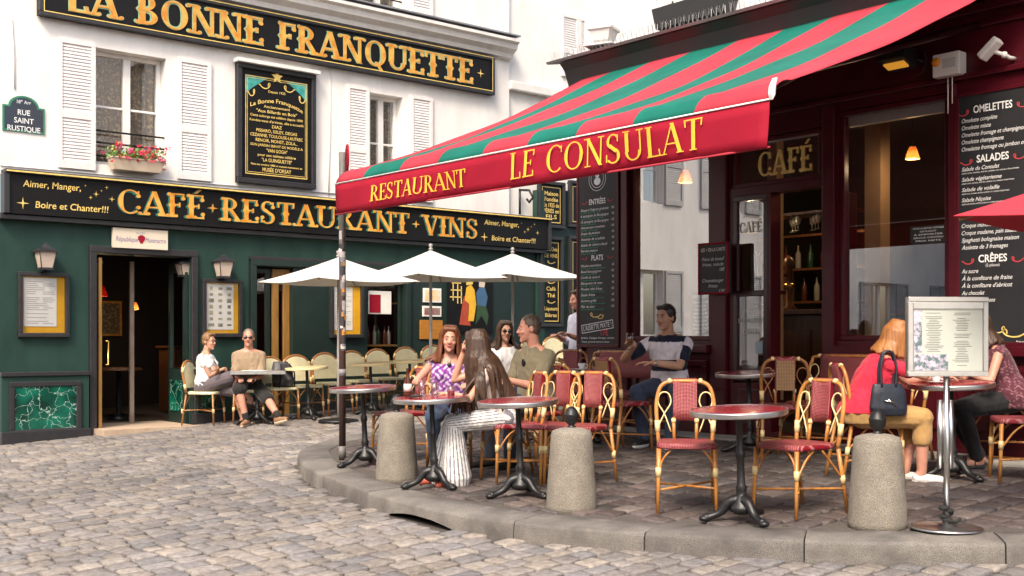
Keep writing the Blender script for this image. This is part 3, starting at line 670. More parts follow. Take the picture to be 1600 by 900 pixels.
for k, (x, y) in enumerate(((.9, 1.5), (1.2, 2.3), (.55, 2.6))):
    it = empty('dining_table', (DX0+x, YA+y, .46), 0, ('round dining table just inside the green doorway', 'round dining table in the middle of the dark dining room', 'round dining table at the back of the dark dining room')[k], 'table'); q = MB(); q.lathe([(0, .72), (.34, .72), (.34, .745), (0, .745)], n=20); q.build('tabletop', wood_d, it); q = MB(); q.lathe([(.2, 0), (.03, .04), (.03, .72)], n=10); q.build('column', iron, it)
def hanging_lamp(loc, r, label, m, shade=None, cat='lamp', watt=2.5):
    h = empty('pendant_lamp', loc, 0, label, cat)
    s = MB(); s.lathe([(r*.45, r*1.1), (r*.6, r*.7), (r, -r*.6), (r*.96, -r*.6), (r*.55, r*.7)], n=14); s.build('lamp_shade', shade or m, h)
    s = MB(); s.ball((0, 0, 0), r*.42, 10); s.build('light_bulb', bulb, h)
    s = MB(); s.tube([(0, 0, r*1.05), (0, 0, r*1.05+.35)], .006, 5); s.build('cord', dark_m, h)
    pl = link(bpy.data.objects.new('glow', bpy.data.lights.new('glow', 'POINT'))); pl.data.energy = watt; pl.data.color = (1, .68, .38); pl.data.shadow_soft_size = r*.43; pl.parent = h; pl.location = (0, 0, -r*.9); return h
shade_red = mat('red_shade', C3(.35, .03, .02), .6, transl=.4); shade_warm = mat('rattan_shade', C3(.65, .42, .2), .6, transl=.5)
hanging_lamp((ua(252)+.55, YA+2.3, 2.15), .07, 'small glowing globe lamp inside the dark green doorway', shade_warm)
hanging_lamp((ua(212)+.5, YA+2.6, 2.38), .10, 'small red shaded lamp inside the dark doorway below the white paper notice', shade_red)
# narrow brown framed door and the bottle window, dark boards on the green front
def glazed(par, name, u0, u1, v0, v1, fm, fw=.06, rec=.1, gm=None):
    f = MB(); ring4(f, fa, u0+.002, u1-.002, v0+.002, v1-.002, fw, rec, rec+.06); o = f.build(name, fm, par, bevel=.006)
    g = MB(); g.quad(fa(u0+fw, v0+fw, rec+.03), fa(u1-fw, v0+fw, rec+.03), fa(u1-fw, v1-fw, rec+.03), fa(u0+fw, v1-fw, rec+.03)); g.build('pane', gm or win_g, o); return o
u0, u1 = gl(400), gl(458)
o = glazed(A, 'side_door', u0, (u0+u1)/2-.02, .46, 2.70, green_d, .07); o2 = glazed(A, 'side_door', (u0+u1)/2+.02, u1, .46, 2.70, wood_o, .10)
p = MB(); um = (u0+u1)/2+.3; slab(p, fa, um-.04, um+.06, 1.0, 2.1, .118, .128); p.build('menu_strip', val_f, o2)
p = MB(); ring4(p, fa, u0-.1, gl(640), .3, 2.82, .09, -.05, -.002, 0); p.build('window_surround', green_d, A, bevel=.008)
u0, u1 = gl(574), gl(634)
o = glazed(A, 'bottle_window', u0, u1, 1.16, 2.62, green_d, .06)
p = MB(); slab(p, fa, u0+.02, u1-.02, 1.53, 1.56, .16, .4); slab(p, fa, u0+.02, u1-.02, 2.22, 2.24, .2, .4); p.build('shelf', wood_o, o)
bot = [mat('bottle_green', C3(.01, .05, .02), .1), mat('bottle_brown', C3(.08, .02, .01), .1), mat('bottle_clear', C3(.25, .24, .2), .1)]
def bottle(loc, h, r, m, label, group, parent=None):
    b = MB(); b.lathe([(r*.9, 0), (r, .01), (r, h*.58), (r*.85, h*.66), (r*.33, h*.78), (r*.3, h*.97), (r*.36, h*.98), (r*.36, h), (0, h)], n=10)
    o = b.build('bottle', m); o.location = loc
    return tag(o, label, 'bottle', group)
for i in range(6):
    bottle((u0+.10+i*.10, YA+.26+.03*(i % 2), 1.561), .30, .034, bot[i % 3], 'wine bottle standing on the wooden shelf in the green shopfront window', 'bottles in the shopfront window')
p = MB(); slab(p, fa, gl(590)-.1, gl(590)+.34, 2.05, 2.42, .115, .122); pf = p.build('window_poster', paper, o)
p = MB(); slab(p, fa, gl(590)-.08, gl(590)+.13, 2.07, 2.36, .108, .112); p.build('poster_print', val_f, pf)
# menu cases on the wall
def menu_case(px0, px1, py0, py1, label, kind):
    a, v1 = PY(px0, py0, YA-.04); b, v0 = PY(px1, py1, YA-.04)
    h = empty('menu_case', ((a+b)/2, YA, v0), 0, label, 'menu case', 'framed menus on the green wall'); x = -(a+b)/2; fn = lambda u, v, d: (u, d, v)
    a += x; b += x; H = v1-v0
    m = MB(); ring4(m, fn, a, b, 0, H, .055, -.075, -.002); m.build('frame', black_m, h, bevel=.008)
    m = MB(); slab(m, fn, a+.05, b-.05, .05, H-.05, -.03, -.003); m.build('back_card', paper_y, h)
    m = MB(); l = {1: (.075, .16, .12, .10), 2: (.07, .13, .09, .1), 3: (.07, .2, .1, .1)}[kind]
    pa, pb, pc, pd = a+l[0], b-l[1], l[2], H-.075
    slab(m, fn, pa, pb, pc+.02, pd, -.036, -.031); pg = m.build('menu_sheet', paper, h)
    m = MB()
    if kind == 2:
        cols_ = 3
        for r in range(7):
            for c_ in range(cols_):
                cu_, cv_ = pa+(pb-pa)*(c_+.5)/cols_, pd-.06-(pd-pc-.12)*r/6.3; w_ = random.uniform(.02, .045); hh = random.uniform(.012, .03)
                slab(m, fn, cu_-w_, cu_+w_, cv_-hh, cv_+hh, -.0385, -.0365)
        m.build('sheet_print', mat('print_mix', C3(.1, .12, .1), .7, col2=C3(.5, .45, .3), vs=9), pg)
    else:
        y = pd-.05
        while y > pc+.06:
            n_ = random.choice([1, 2])
            for c_ in range(n_):
                ua_ = pa+.03+(pb-pa)*c_/2; w_ = (pb-pa)*(.42 if n_ == 2 else .7)*random.uniform(.6, 1); slab(m, fn, ua_, min(pb-.02, ua_+w_), y-.004, y+.004, -.0385, -.0365)
            y -= .026 if random.random() < .8 else .05
        m.build('sheet_print', ink_l, pg)
    g = MB(); g.quad(fn(a+.05, .05, -.05), fn(b-.05, .05, -.05), fn(b-.05, H-.05, -.05), fn(a+.05, H-.05, -.05)); g.build('glass', glass('case_glass_%d' % kind, .05), h)
menu_case(28, 108, 424, 527, 'black framed menu case with a large white sheet and yellow edge, under a lantern', 1)
menu_case(316, 378, 435, 527, 'black framed notice case with rows of small emblems, above the seated couple', 2)
menu_case(516, 568, 440, 528, 'framed yellow menu case without a lantern, partly behind the sticker covered pole', 3)
# lanterns
def lantern(px, pyt, pyb, Yp, label, side=None):
    x, zt = PY(px, pyt, Yp); _, zb = PY(px, pyb, Yp); H = zt-zb
    h = empty('wall_lantern', (x, Yp, zb), 0, label, 'lantern', 'lanterns on the green shopfront'); r1, r2 = .072, .105; hb_, ht = .03, H*.66
    g = MB(); vs = []
    for z, r in ((hb_, r1), (ht, r2)): vs += [(-r, -r, z), (r, -r, z), (r, r, z), (-r, r, z)]
    g.add(vs, [(0,1,5,4),(1,2,6,5),(2,3,7,6),(3,0,4,7),(0,3,2,1)]); g.build('glass', frost, h)
    f = MB()
    for sx, sy in ((-1,-1),(1,-1),(1,1),(-1,1)): f.tube([(sx*r1, sy*r1, hb_), (sx*r2, sy*r2, ht)], .007, 5)
    f.box(-r1-.008, r1+.008, -r1-.008, r1+.008, 0, hb_); f.build('frame', black_m, h)
    c = MB(); 
    lv = [(r2+.025, ht), (r2+.025, ht+.02), (.055, H*.84), (.05, H*.9), (.03, H*.93), (.012, H)]
    vs = []
    for r, z in lv: vs += [(-r, -r, z), (r, -r, z), (r, r, z), (-r, r, z)]
    fs = [(0,3,2,1), (20,21,22,23)]
    for i in range(5):
        for k in range(4): fs.append((i*4+k, i*4+(k+1) % 4, i*4+4+(k+1) % 4, i*4+4+k))
    c.add(vs, fs); c.build('cap', black_m, h)
    b = MB(); 
    if side: b.tube([(0, 0, H*.8), (side*.1, 0, H*.9), (side*.2, 0, H*.75)], .012, 6)
    else: b.tube([(0, 0, -.03), (0, .0, .01)], .02, 8); b.tube([(0, 0, .0), (0, .12, -.03), (0, .17, -.03)], .014, 6)
    b.build('bracket', black_p, h)
lantern(71, 380, 422, YA-.15, 'black lantern with frosted panes on top of the large white menu sheet case')
lantern(349, 397, 435, YA-.15, 'black lantern above the notice case with small emblems')
lantern(289, 403, 433, YA+.12, 'lantern with pale panes inside the open doorway, on the side of the dark green leaf', .8)
lantern(141, 401, 430, YA+.14, 'lantern half hidden inside the open doorway behind the brown leaf', -.6)
# little notice above the doorway
def board(name, label, cat, fn_, u0, u1, v0, v1, thick, m, frame=None, fw=.04, fd=.02, group=None):
    h = empty(name, fn_((u0+u1)/2, v0, 0), 0, label, cat, group); o_ = Vector(fn_((u0+u1)/2, v0, 0))
    fn = lambda u, v, d: tuple(Vector(fn_(u, v, d))-o_)
    b = MB(); slab(b, fn, u0, u1, v0, v1, -thick, -.001); b.build('panel', m, h, bevel=.004)
    if frame:
        b = MB(); ring4(b, fn, u0, u1, v0, v1, fw, -thick-fd, -thick+.004); b.build('frame', frame, h, bevel=.01)
    return h, fn
u0, v1 = PY(177, 355, YA-.1); u1, v0 = PY(263, 391, YA-.1)
h, fn = board('paper_notice', 'cream paper notice with a red rooster mark over the open green doorway', 'notice', fA(YA-.03), u0, u1, v0, v1, .06, mat('cream_card', C3(.70, .60, .46), .6, var=.05))
m = MB(); put_text(m, 'ICI C\'EST', fn, (u0+u1)/2, v1-.06, .025, d=-.062); put_text(m, 'R\u00e9publique', fn, u0+(u1-u0)*.25, v0+.12, .07, width=(u1-u0)*.40, d=-.062, shear=.2); put_text(m, 'Montmartre', fn, u0+(u1-u0)*.77, v0+.12, .07, width=(u1-u0)*.38, d=-.062, shear=.2); m.build('lettering', mat('violet_ink', C3(.2, .14, .3), .7), h)
m = MB(); um, vm = u0+(u1-u0)*.51, v0+.13; m.add([fn(um+.05*math.cos(a/10*6.28)*(1+.3*math.sin(a*1.9)), vm+.06*math.sin(a/10*6.28), -.0635) for a in range(10)], [tuple(range(10))]); m.build('emblem', val_f, h)
# street plate
u0, v1 = PY(4, 162, YA-.02); u1, v0 = PY(70, 210, YA-.02)
h = empty('street_sign', (u0, YA-.001, v0), 0, 'navy enamel street name plate with a green scalloped border on the white wall', 'street sign'); fn = lambda u, v, d: (u, d, v); Wd, Hd = u1-u0, v1-v0
def plate(i): return [(0+i, 0+i), (Wd-i, 0+i), (Wd-i, Hd-i)]+[(Wd/2+(Wd*.36-i)*math.cos(a*math.pi/12), Hd-i+(.135)*math.sin(a*math.pi/12)) for a in range(13)]+[(i, Hd-i)]
m = MB(); m.prism(plate(0), fn, -.018, -.002); m.build('border', enamel_g, h)
m = MB(); m.prism(plate(.022), fn, -.021, -.0175); m.build('field', enamel_b, h)
m = MB()
for i, s in enumerate(('RUE', 'SAINT', 'RUSTIQUE')): put_text(m, s, fn, Wd/2, Hd-.085-i*.105, .068, d=-.0225, bold=.012)
put_text(m, '18\u1d49 Arr', fn, Wd/2, Hd+.05, .045, d=-.0225); m.build('lettering', enamel_w, h)
# flower box
x, z = PY(214, 268, YA-.16)
h = empty('flower_box', (x, YA-.12, z), 0, 'beige window box overflowing with pink and red geraniums on the window railing', 'flower box')
m = MB(); vs = []
for zz, wx, wy in ((0, .32, .075), (.155, .36, .1)): vs += [(-wx,-wy,zz),(wx,-wy,zz),(wx,wy,zz),(-wx,wy,zz)]
m.add(vs, [(0,3,2,1),(0,1,5,4),(1,2,6,5),(2,3,7,6),(3,0,4,7),(4,5,6,7)]); m.box(-.37,.37,-.11,.11,.150,.172); m.build('trough', mat('beige_plastic', C3(.56, .45, .33), .6, var=.08), h, bevel=.006)
def leafball(mb, c, r, rnd_=random):
    n = Vector((rnd_.uniform(-1, 1), rnd_.uniform(-1, .6), rnd_.uniform(-.2, 1))).normalized(); a = n.orthogonal().normalized(); b = n.cross(a)
    an = rnd_.uniform(0, 6.28); a, b = a*math.cos(an)+b*math.sin(an), b*math.cos(an)-a*math.sin(an)
    mb.add([c+a*r, c+(a*.4+b*.8)*r+n*r*.2, c+(-a*.7+b*.6)*r, c+(-a*.7-b*.6)*r, c+(a*.4-b*.8)*r+n*r*.2], [(0, 1, 2, 3, 4)])
lf = MB(); lf2 = MB(); fl1 = MB(); fl2 = MB()
for i in range(420):
    p = Vector((random.uniform(-.38, .38), random.uniform(-.14, .13), .16+abs(random.gauss(0, .075)))); leafball(lf if i % 2 else lf2, p, random.uniform(.014, .028))
for i in range(58):
    q = Vector((random.uniform(-.42, .44), random.uniform(-.18, .10), random.uniform(.14, .36)))
    if abs(q.x) > .37: q.z -= random.uniform(0, .1)
    for k in range(16): leafball(fl1 if i % 3 else fl2, q+Vector((random.gauss(0, .015), random.gauss(0, .015), random.gauss(0, .012))), random.uniform(.009, .015))
f1 = lf.build('foliage', mat('leaf_green', C3(.08, .18, .02), .5, var=.3, vs=20), h, merge=False); lf2.build('foliage', mat('leaf_light', C3(.20, .27, .04), .5, var=.3, vs=20), h, merge=False)
fl1.build('blossom', mat('geranium_red', C3(.62, .03, .07), .5, var=.25, vs=20), h, merge=False); fl2.build('blossom', mat('geranium_pink', C3(.75, .12, .25), .5, var=.25, vs=20), h, merge=False)
# long top sign
UZ0, UZ1 = 5.83, 6.47; u0, u1 = 4.93, 12.53
h, fn = board('restaurant_sign', 'long black sign board with large gold decorated letters under the stone cornice', 'sign', fA(YA-.02), u0, u1, UZ0, UZ1, .08, black_p, black_m, .055, .03)
m = MB(); frame_line(m, fn, u0+.055, u1-.055, UZ0+.055, UZ1-.002, .012, -.115); m.build('gold_line', gold_l, h)
la = PY(104, 40, YA-.1)[0]; lb = PY(738, 110, YA-.1)[0]
m = MB(); put_glyphs(m, 'LA BONNE FRANQUETTE', fn, la, lb, UZ0+.125, .40, .175, .065, True, -.098); m.build('lettering', gold, h)
m = MB(); put_glyphs(m, 'LA BONNE FRANQUETTE', fn, la, lb, UZ0+.118, .415, .225, .125, True, -.090, du=-.004); m.build('letter_shade', mat('mint_shade', C3(.52, .50, .20), .5, col2=C3(.16, .42, .30), vs=12), h)
m = MB(); star(m, fn, lb+.17, UZ0+.33, .08, -.095); m.build('ornament', gold_l, h)
# cafe sign
CZ0, CZ1 = 3.24, 3.79; u0, u1 = 4.52, 13.74
h, fn = board('cafe_sign', 'long black shop sign with green edged gold letters and stars above the green shopfront', 'sign', fA(YA-.02), u0, u1, CZ0, CZ1, .14, black_p)
m = MB(); slab(m, fn, u0-.03, u1+.03, CZ1-.035, CZ1+.01, -.20, -.002); slab(m, fn, u0-.04, u0+.03, CZ0, CZ1-.04, -.17, -.002); slab(m, fn, u1-.03, u1+.04, CZ0, CZ1-.04, -.17, -.002); m.build('frame', black_m, h, bevel=.008)
m = MB(); slab(m, fn, u0-.02, u1+.02, CZ1-.025, CZ1-.005, -.205, -.199); m.build('gold_line', gold_l, h)
Yt = YA-.16; la = PY(183, 320, Yt)[0]; lb = PY(746, 355, Yt)[0]
for nm, mm, T, t, dd, du, dv in (('lettering', gold, .165, .06, -.156, 0, 0), ('letter_shade', teal, .21, .10, -.149, -.013, -.008)):
    m = MB(); put_glyphs(m, 'CAF\u00c9*RESTAURANT*VINS', fn, la, lb, CZ0+.10, .33, T, t, True, dd, du=du, dv=dv); m.build(nm, mm, h)
for (pa, pb) in ((28, 172), (752, 838)):
    m = MB(); a, b = PY(pa, 300, Yt)[0], PY(pb, 330, Yt)[0]; W_ = b-a
    put_text(m, 'Aimer, Manger,', fn, a+W_*.36, CZ1-.16, .085, width=W_*.62, d=-.146, shear=.1, bold=.012); put_text(m, 'Boire et Chanter!!!', fn, a+W_*.58, CZ0+.13, .085, width=W_*.80, d=-.146, shear=.1, bold=.012)
    for k in range(6): star(m, fn, a+W_*(.72+.06*k), CZ1-.12-.05*((k*7) % 4), .018+.012*(k % 3), -.146)
    star(m, fn, a+W_*.05, CZ0+.14, .08, -.146, 4); m.marks = []; m.build('slogan', gold_l, h)
# painted history board
u0, v1 = PY(371, 96, YA-.1); u1, v0 = PY(494, 296, YA-.1)
h, fn = board('history_board', 'tall black board with rows of gold text and green corners between the upper windows', 'sign', fA(YA-.02), u0, u1, v0, v1, .05, black_p, black_m, .075, .04)
m = MB(); slab(m, fn, u0-.03, u1+.03, v1, v1+.05, -.16, -.002); m.build('board_cornice', stone_w, h)
W_ = u1-u0; H_ = v1-v0; um = (u0+u1)/2; a, b = u0+.14, u1-.14; t0, t1 = v0+.14, v1-.16
m = MB(); frame_line(m, fn, a, b, t0, t1, .012, -.054); frame_line(m, fn, a+.03, b-.03, t0+.03, t1-.03, .006, -.054)
star(m, fn, um, t1+.03, .10, -.064, 5, .45)
for s_ in (-1, 1): curl(m, fn, um+s_*.2, t1-.13, .22, .12, -.063, .014, s_); curl(m, fn, um+s_*.42, t1-.26, .14, .14, -.063, .014, s_)
L_ = [('Depuis 1925', .035, .26, 0), ('La Bonne Franquette', .06, .80, .10), ('Anciennement', .04, .40, 0), ('"Aux Billards en Bois"', .045, .62, 0), ('Cette auberge est c\u00e9l\u00e8bre depuis 1890', .036, .80, 0), ("Rendez-vous d'artistes, elle a accueilli", .036, .82, 0), ('DIAZ', .045, .15, 0), ('PISSARO, SISLEY, DEGAS', .045, .62, 0), ('CEZANNE, TOULOUSE-LAUTREC', .045, .80, 0), ('RENOIR, MONET, ZOLA...', .045, .64, 0), ('SON JARDIN SERVIT DE MOD\u00c8LE A', .036, .80, 0), ('"VAN GOGH"', .05, .32, 0), ('pour son tableau c\u00e9l\u00e8bre', .038, .58, 0), ('"LA GUINGUETTE"', .05, .46, 0), ('Peint en octobre 1886 et expos\u00e9 maintenant au', .03, .78, 0), ("MUS\u00c9E D'ORSAY", .055, .44, 0)]
y = t1-.20
for i, (s_, hh, ww, ar) in enumerate(L_):
    if i == 1: y -= .06
    put_text(m, s_, fn, um, y, hh, width=ww*(b-a)*1.06, d=-.056, arc=ar or None, bold=.012); y -= (t1-t0-.28)/(len(L_)+.2)*(1.35 if i == 1 else 1)
m.build('lettering', gold_l, h)
for s_ in (-1, 1): m = MB(); m.add([fn(um+s_*.16, t1-.012, -.0525), fn(um+s_*(b-a)/2*.98, t1-.012, -.0525), fn(um+s_*(b-a)/2*.98, t1-.27, -.0525), fn(um+s_*.38, t1-.16, -.0525)], [(0, 1, 2, 3)]); m.build('painted_corner', teal2, h)
# posters and the painted mural panel on the dark boards
for (p0, p1, q0, q1, lab, mm, prn) in ((662, 690, 450, 473, 'white framed print, upper of the two on the dark green wall', paper, 'pale_print'), (661, 690, 478, 495, 'white framed photograph, lower of the two on the dark green wall', paper, 'red_print'), (657, 692, 500, 530, 'plain orange wooden panel on the dark green wall behind the red haired woman', mat('orange_ply', C3(.42, .17, .02), .55, var=.2, vs=6, stretch=(1, 1, 8)), None)):
    a, v1 = PY(p0, q0, YA-.03); b, v0 = PY(p1, q1, YA-.03)
    h, fn = board('wall_print' if prn else 'wall_panel', lab, 'poster' if prn else 'panel', fA(YA-.001), a, b, v0, v1, .025, mm)
    if prn:
        g = MB(); slab(g, fn, a+.03, b-.03, v0+.03, v1-.03, -.028, -.024); g.build('print', mat(prn, C3(.75, .45, .15) if prn == 'pale_print' else C3(.25, .03, .03), .6, col2=C3(.8, .7, .55) if prn == 'pale_print' else C3(.3, .28, .25), vs=7), h)
a, v1 = PY(700, 428, YA-.03); b, v0 = PY(770, 520, YA-.03)
h, fn = board('painted_panel', 'dark painted wall panel with a figure in yellow and one in blue', 'mural', fA(YA-.001), a, b, v0, v1, .03, black_p)
def blob(pts, m_, nm, d):
    g = MB(); W_ = b-a; H_ = v1-v0; g.add([fn(a+x*W_, v0+y*H_, d) for x, y in pts], [tuple(range(len(pts)))]); g.build(nm, m_, h)
pm = lambda n_, c_: mat(n_, c_, .5, var=.2, vs=8)
blob([(.24,.14),(.34,.62),(.40,.66),(.46,.60),(.44,.3),(.5,.12)], pm('mural_red', C3(.40,.06,.03)), 'painted_skirt', -.0325)
blob([(.36,.56),(.40,.78),(.50,.84),(.58,.74),(.62,.5),(.56,.2),(.44,.2),(.46,.5)], pm('mural_yellow', C3(.75,.42,.03)), 'painted_dress', -.034)
blob([(.40,.82),(.38,.95),(.48,1.0),(.56,.95),(.54,.84)], pm('mural_straw', C3(.75,.55,.15)), 'painted_hair', -.0352)
blob([(.64,.48),(.62,.7),(.70,.80),(.82,.78),(.88,.62),(.84,.46)], pm('mural_blue', C3(.05,.12,.22)), 'painted_coat', -.0325)
blob([(.60,.14),(.64,.48),(.84,.46),(.9,.3),(.86,.12),(.74,.3)], pm('mural_green', C3(.03,.07,.03)), 'painted_trousers', -.034)
blob([(.68,.80),(.68,.90),(.76,.93),(.82,.88),(.80,.79)], pm('mural_skin', C3(.6,.5,.4)), 'painted_head', -.0352)
blob([(.64,.90),(.70,.99),(.80,.98),(.90,.86),(.78,.90)], black_m, 'painted_hat', -.0364)
g = MB(); W_ = b-a; H_ = v1-v0
for (x0, y0, x1, y1) in ((.04,.6,.3,.62),(.06,.72,.30,.74),(.08,.84,.28,.86),(.1,.55,.12,.98),(.2,.5,.22,.98),(.28,.5,.30,.8)): slab(g, fn, a+x0*W_, a+x1*W_, v0+y0*H_, v0+y1*H_, -.0330, -.0305)
g.build('painted_trellis', gold_l, h)
# ------------------------------------------------------------------ neighbour up the lane, with its dark panelled shopfront
B = empty('lane_building', (0, 0, 0), 0, 'plain white building up the lane beyond the long shop signs, with black gilded panels below', 'building')
YB = 15.48; fb = fA(YB)
w = wall_open(MB(), fb, AX1, 22, 3.3, 11.5, [(15.05, 15.9, 4.9, 6.9)], .25); w.quad(fb(13.72, .2, .0), fb(22, .2, .0), fb(22, 3.3, .0), fb(13.72, 3.3, .0)); w.build('upper_wall', wall_w, B)
c = MB(); slab(c, fb, AX1+.004, 14.5, PY(800, 140, YB-.1)[1], PY(800, 126, YB-.1)[1], -.12, .02); c.build('cornice', stone_w, B, bevel=.02)
sa, sb = PY(876, 60, YB)[0], PY(914, 60, YB)[0]
window(B, fb, 15.05, 15.9, 4.9, 6.9, .15, [(sa, sa+.42, PY(880, 119, YB)[1], PY(880, 22, YB)[1]), (sa+.43, sa+.85, PY(880, 119, YB)[1], PY(880, 22, YB)[1])])
w = MB(); slab(w, fb, 13.76, 20, .3, 4.35, -.09, -.003); w.build('shopfront_wall', green_d, B)
w = MB(); slab(w, fb, 13.56, 13.735, .3, 4.3, -.13, -.004); w.build('pilaster', green_w, B)
def panel(px0, px1, py0, py1, lines, nm='gilded_panel'):
    a, v1 = PY(px0, py0, YB-.1); b, v0 = PY(px1, py1, YB-.1)
    p = MB(); slab(p, fb, a, b, v0, v1, -.12, -.088); o = p.build(nm, black_p, B)
    p = MB(); ring4(p, fb, a-.06, b+.06, v0-.06, v1+.06, .06, -.16, -.089); p.build('frame', black_m, o, bevel=.01)
    p = MB(); frame_line(p, fb, a+.04, b-.04, v0+.04, v1-.04, .014, -.122)
    n = len(lines); H_ = v1-v0
    for i, s in enumerate(lines):
        y = v1-.12-(H_-.2)*(i+.4)/n
        if s == '~': curl(p, fb, (a+b)/2, y, (b-a)*.5, .06, -.123, .014)
        else: put_text(p, s, fb, (a+b)/2, y, min(.075, H_/n*.5), width=(b-a)*.70*min(1, .35+len(s)*.09), d=-.123, bold=.02)
    p.build('lettering', gold_l, o)
panel(843, 877, 287, 353, ['Maison', 'Fond\u00e9e', 'En 1925 de', 'P\u00c8RES en', 'FILS'])
panel(891, 925, 287, 353, ['~', 'Caf\u00e9', '~'])
panel(845, 874, 374, 506, ['Grand Choix', 'DE VINS', '~', 'Cuisine', 'Maison', '~', 'Caf\u00e9', 'Th\u00e9', '~', 'Liqueurs', 'Bi\u00e8res'])
panel(891, 925, 374, 506, ['~', 'Vins', '~', 'Bi\u00e8res', '~'])
p = MB()
for z0, z1, dd in ((1.75, 1.62, -.2), (1.1, 1.0, -.18), (.62, .45, -.22)): slab(p, fb, 13.98, 20, z1, z0, dd, -.085)
p.build('base_moulding', black_m, B, bevel=.015)
for (cx, cz) in ((14.4, 1.33),): pass
p = MB(); x, z = PY(818, 312, YA-.1); p.tube([(x, YA, z+.18), (x, YA-.25, z+.15), (x+.02, YA-.33, z+.02), (x, YA-.25, z-.06), (x, YA-.19, z)], .022, 8); p.tube([(x, YA, z+.2), (x, YA, z-.25)], .02, 8)
tag(p.build('scroll_bracket', iron), 'black wrought iron scroll bracket on the white wall just under the red awning', 'bracket')
# house to the left, seen only as a sliver and in the cafe's window glass
N_ = empty('white_townhouse', (0, 0, 0), 0, 'white town house with grey shutters adjoining the end of the green shopfront', 'building')
fn0 = fA(15.42); nops = []
for x in (-12.6, -9.4, -6.3, -3.4, -.6, 2.0): nops += [(x, x+.95, 1.0, 3.0), (x, x+.95, 4.3, 6.2), (x, x+.95, 7.4, 9.2)]
wall_open(MB(), fn0, -15, 4.42, -.9, 11, nops, .2).build('wall', wall_w, N_)
shut_d = mat('grey_shutter', C3(.42, .41, .40), .5, var=.1)
for (a, b, c_, d_) in nops:
    window(N_, fn0, a, b, c_, d_, .15, [(a-.55, a-.03, c_, d_), (b+.03, b+.55, c_, d_)], curt=False, shut=shut_d)
R_ = empty('facing_house', (0, 0, 0), 0, 'pale house across the square, mirrored in the cafe windows', 'building')
fr = lambda u, v, d: (-10.5-d, u, v); rops = [(y, y+1, z, z+1.9) for y in (-13, -9.5, -6, -2.5, 1, 4.5, 8, 11.5) for z in (.6, 4, 7.2)]
wall_open(MB(), fr, -16, 15.4, -1.5, 9.5, rops, .2).build('wall', wall_w, R_)
for o in rops: window(R_, fr, *o, .15, curt=False)
# ------------------------------------------------------------------ red corner cafe (faces -X at X = 9.4); u = -Y runs left to right
XC = 9.4; fc = fC(XC)
K = empty('cafe_building', (0, 0, 0), 0, 'corner cafe with a dark red panelled shopfront under a striped awning', 'building')
YL, YR = 9.89, .2
ops = [(-9.06, -7.89, 1.63, 3.76), (-7.63, -6.53, 3.19, 3.68), (-7.60, -7.16, 1.20, 3.11), (-7.12, -6.50, .72, 3.11), (-6.34, -5.22, 1.63, 3.80), (-3.7, -2.3, 1.63, 3.8)]
w = wall_open(MB(), fc, -YL, -YR, .45, 4.92, ops, .16); w.quad((XC, YL, .45), (XC+6, YL, .45), (XC+6, YL, 4.92), (XC, YL, 4.92)); w.build('shopfront_wall', maroon, K)
w = wall_open(MB(), fc, -9.80, -YR, 4.92, 10.5, [(-8.55, -7.70, 5.25, 7.3)], .3); w.quad((XC, 9.80, 4.92), (XC+6, 9.80, 4.92), (XC+6, 9.80, 10.5), (XC, 9.80, 10.5)); w.build('upper_wall', wall_g, K)
window(K, fc, -8.55, -7.70, 5.25, 7.3, .2, curt=False)
def mould(parent, u0, u1, v0, v1, d0, m=maroon, name='moulding'): b = MB(); slab(b, fc, u0, u1, v0, v1, d0, -.001); return b.build(name, m, parent, bevel=.008)
for (a, b, d0) in ((3.88, 3.93, -.05), (4.30, 4.34, -.04), (4.42, 4.50, -.09)):
    mould(K, -YL-.002, -YR, a, b, d0, maroon, 'fascia_moulding')
for (a, b) in ((-YL, -9.80), (-9.17, -9.07), (-7.86, -7.66), (-6.49, -6.36), (-5.20, -5.135)): 
    mould(K, a, b, .5, 3.86, -.045, maroon, 'pilaster')
for (a, b) in ((-9.06, -7.87), (-6.35, -5.21), (-5.13, -YR)): mould(K, a, b, 1.50, 1.585, -.10, maroon, 'window_sill')
for (a, b) in ((-9.0, -8.5), (-8.45, -7.93), (-6.28, -5.80), (-5.75, -5.27), (-5.05, -4.5), (-4.4, -3.8)): p = MB(); ring4(p, fc, a, b, .86, 1.42, .06, -.03, -.001); p.build('stall_riser', maroon, K, bevel=.006)
s = MB(); s.box(9.02, XC-.001, YR, YL-.1, .5, .66); 
for y in np.arange(1, 9.6, .9): pass
s.build('stone_step', mat('worn_step', C3(.30, .28, .25), .85, var=.2, vs=4, bump=.3, bs=60), K, bevel=.02)
def shopwin(name, u0, u1, v0, v1, rec=.07, fw=.05, g=None):
    f = MB(); ring4(f, fc, u0+.002, u1-.002, v0+.002, v1-.002, fw, rec-.05, rec+.03); o = f.build(name, maroon, K, bevel=.008)
    q = MB(); q.quad(fc(u0+fw, v0+fw, rec), fc(u1-fw, v0+fw, rec), fc(u1-fw, v1-fw, rec), fc(u0+fw, v1-fw, rec)); q.build('pane', g or shop_g, o); return o
w1 = shopwin('shop_window', -9.06, -7.89, 1.63, 3.76, g=glass('shop_glass_left', .52)); w2 = shopwin('shop_window', -6.34, -5.22, 1.63, 3.80); tr = shopwin('transom_window', -7.63, -6.53, 3.19, 3.68)
b = MB(); slab(b, fc, -6.29, -5.27, 3.66, 3.748, .10, .16); b.build('roller_blind', white_p, w2)
d = MB(); ring4(d, fc, -7.60, -7.16, 1.22, 3.11, .055, .0, .05); slab(d, fc, -7.545, -7.215, 2.08, 2.14, .002, .048); sl = d.build('side_leaf', maroon_d, K, bevel=.006)
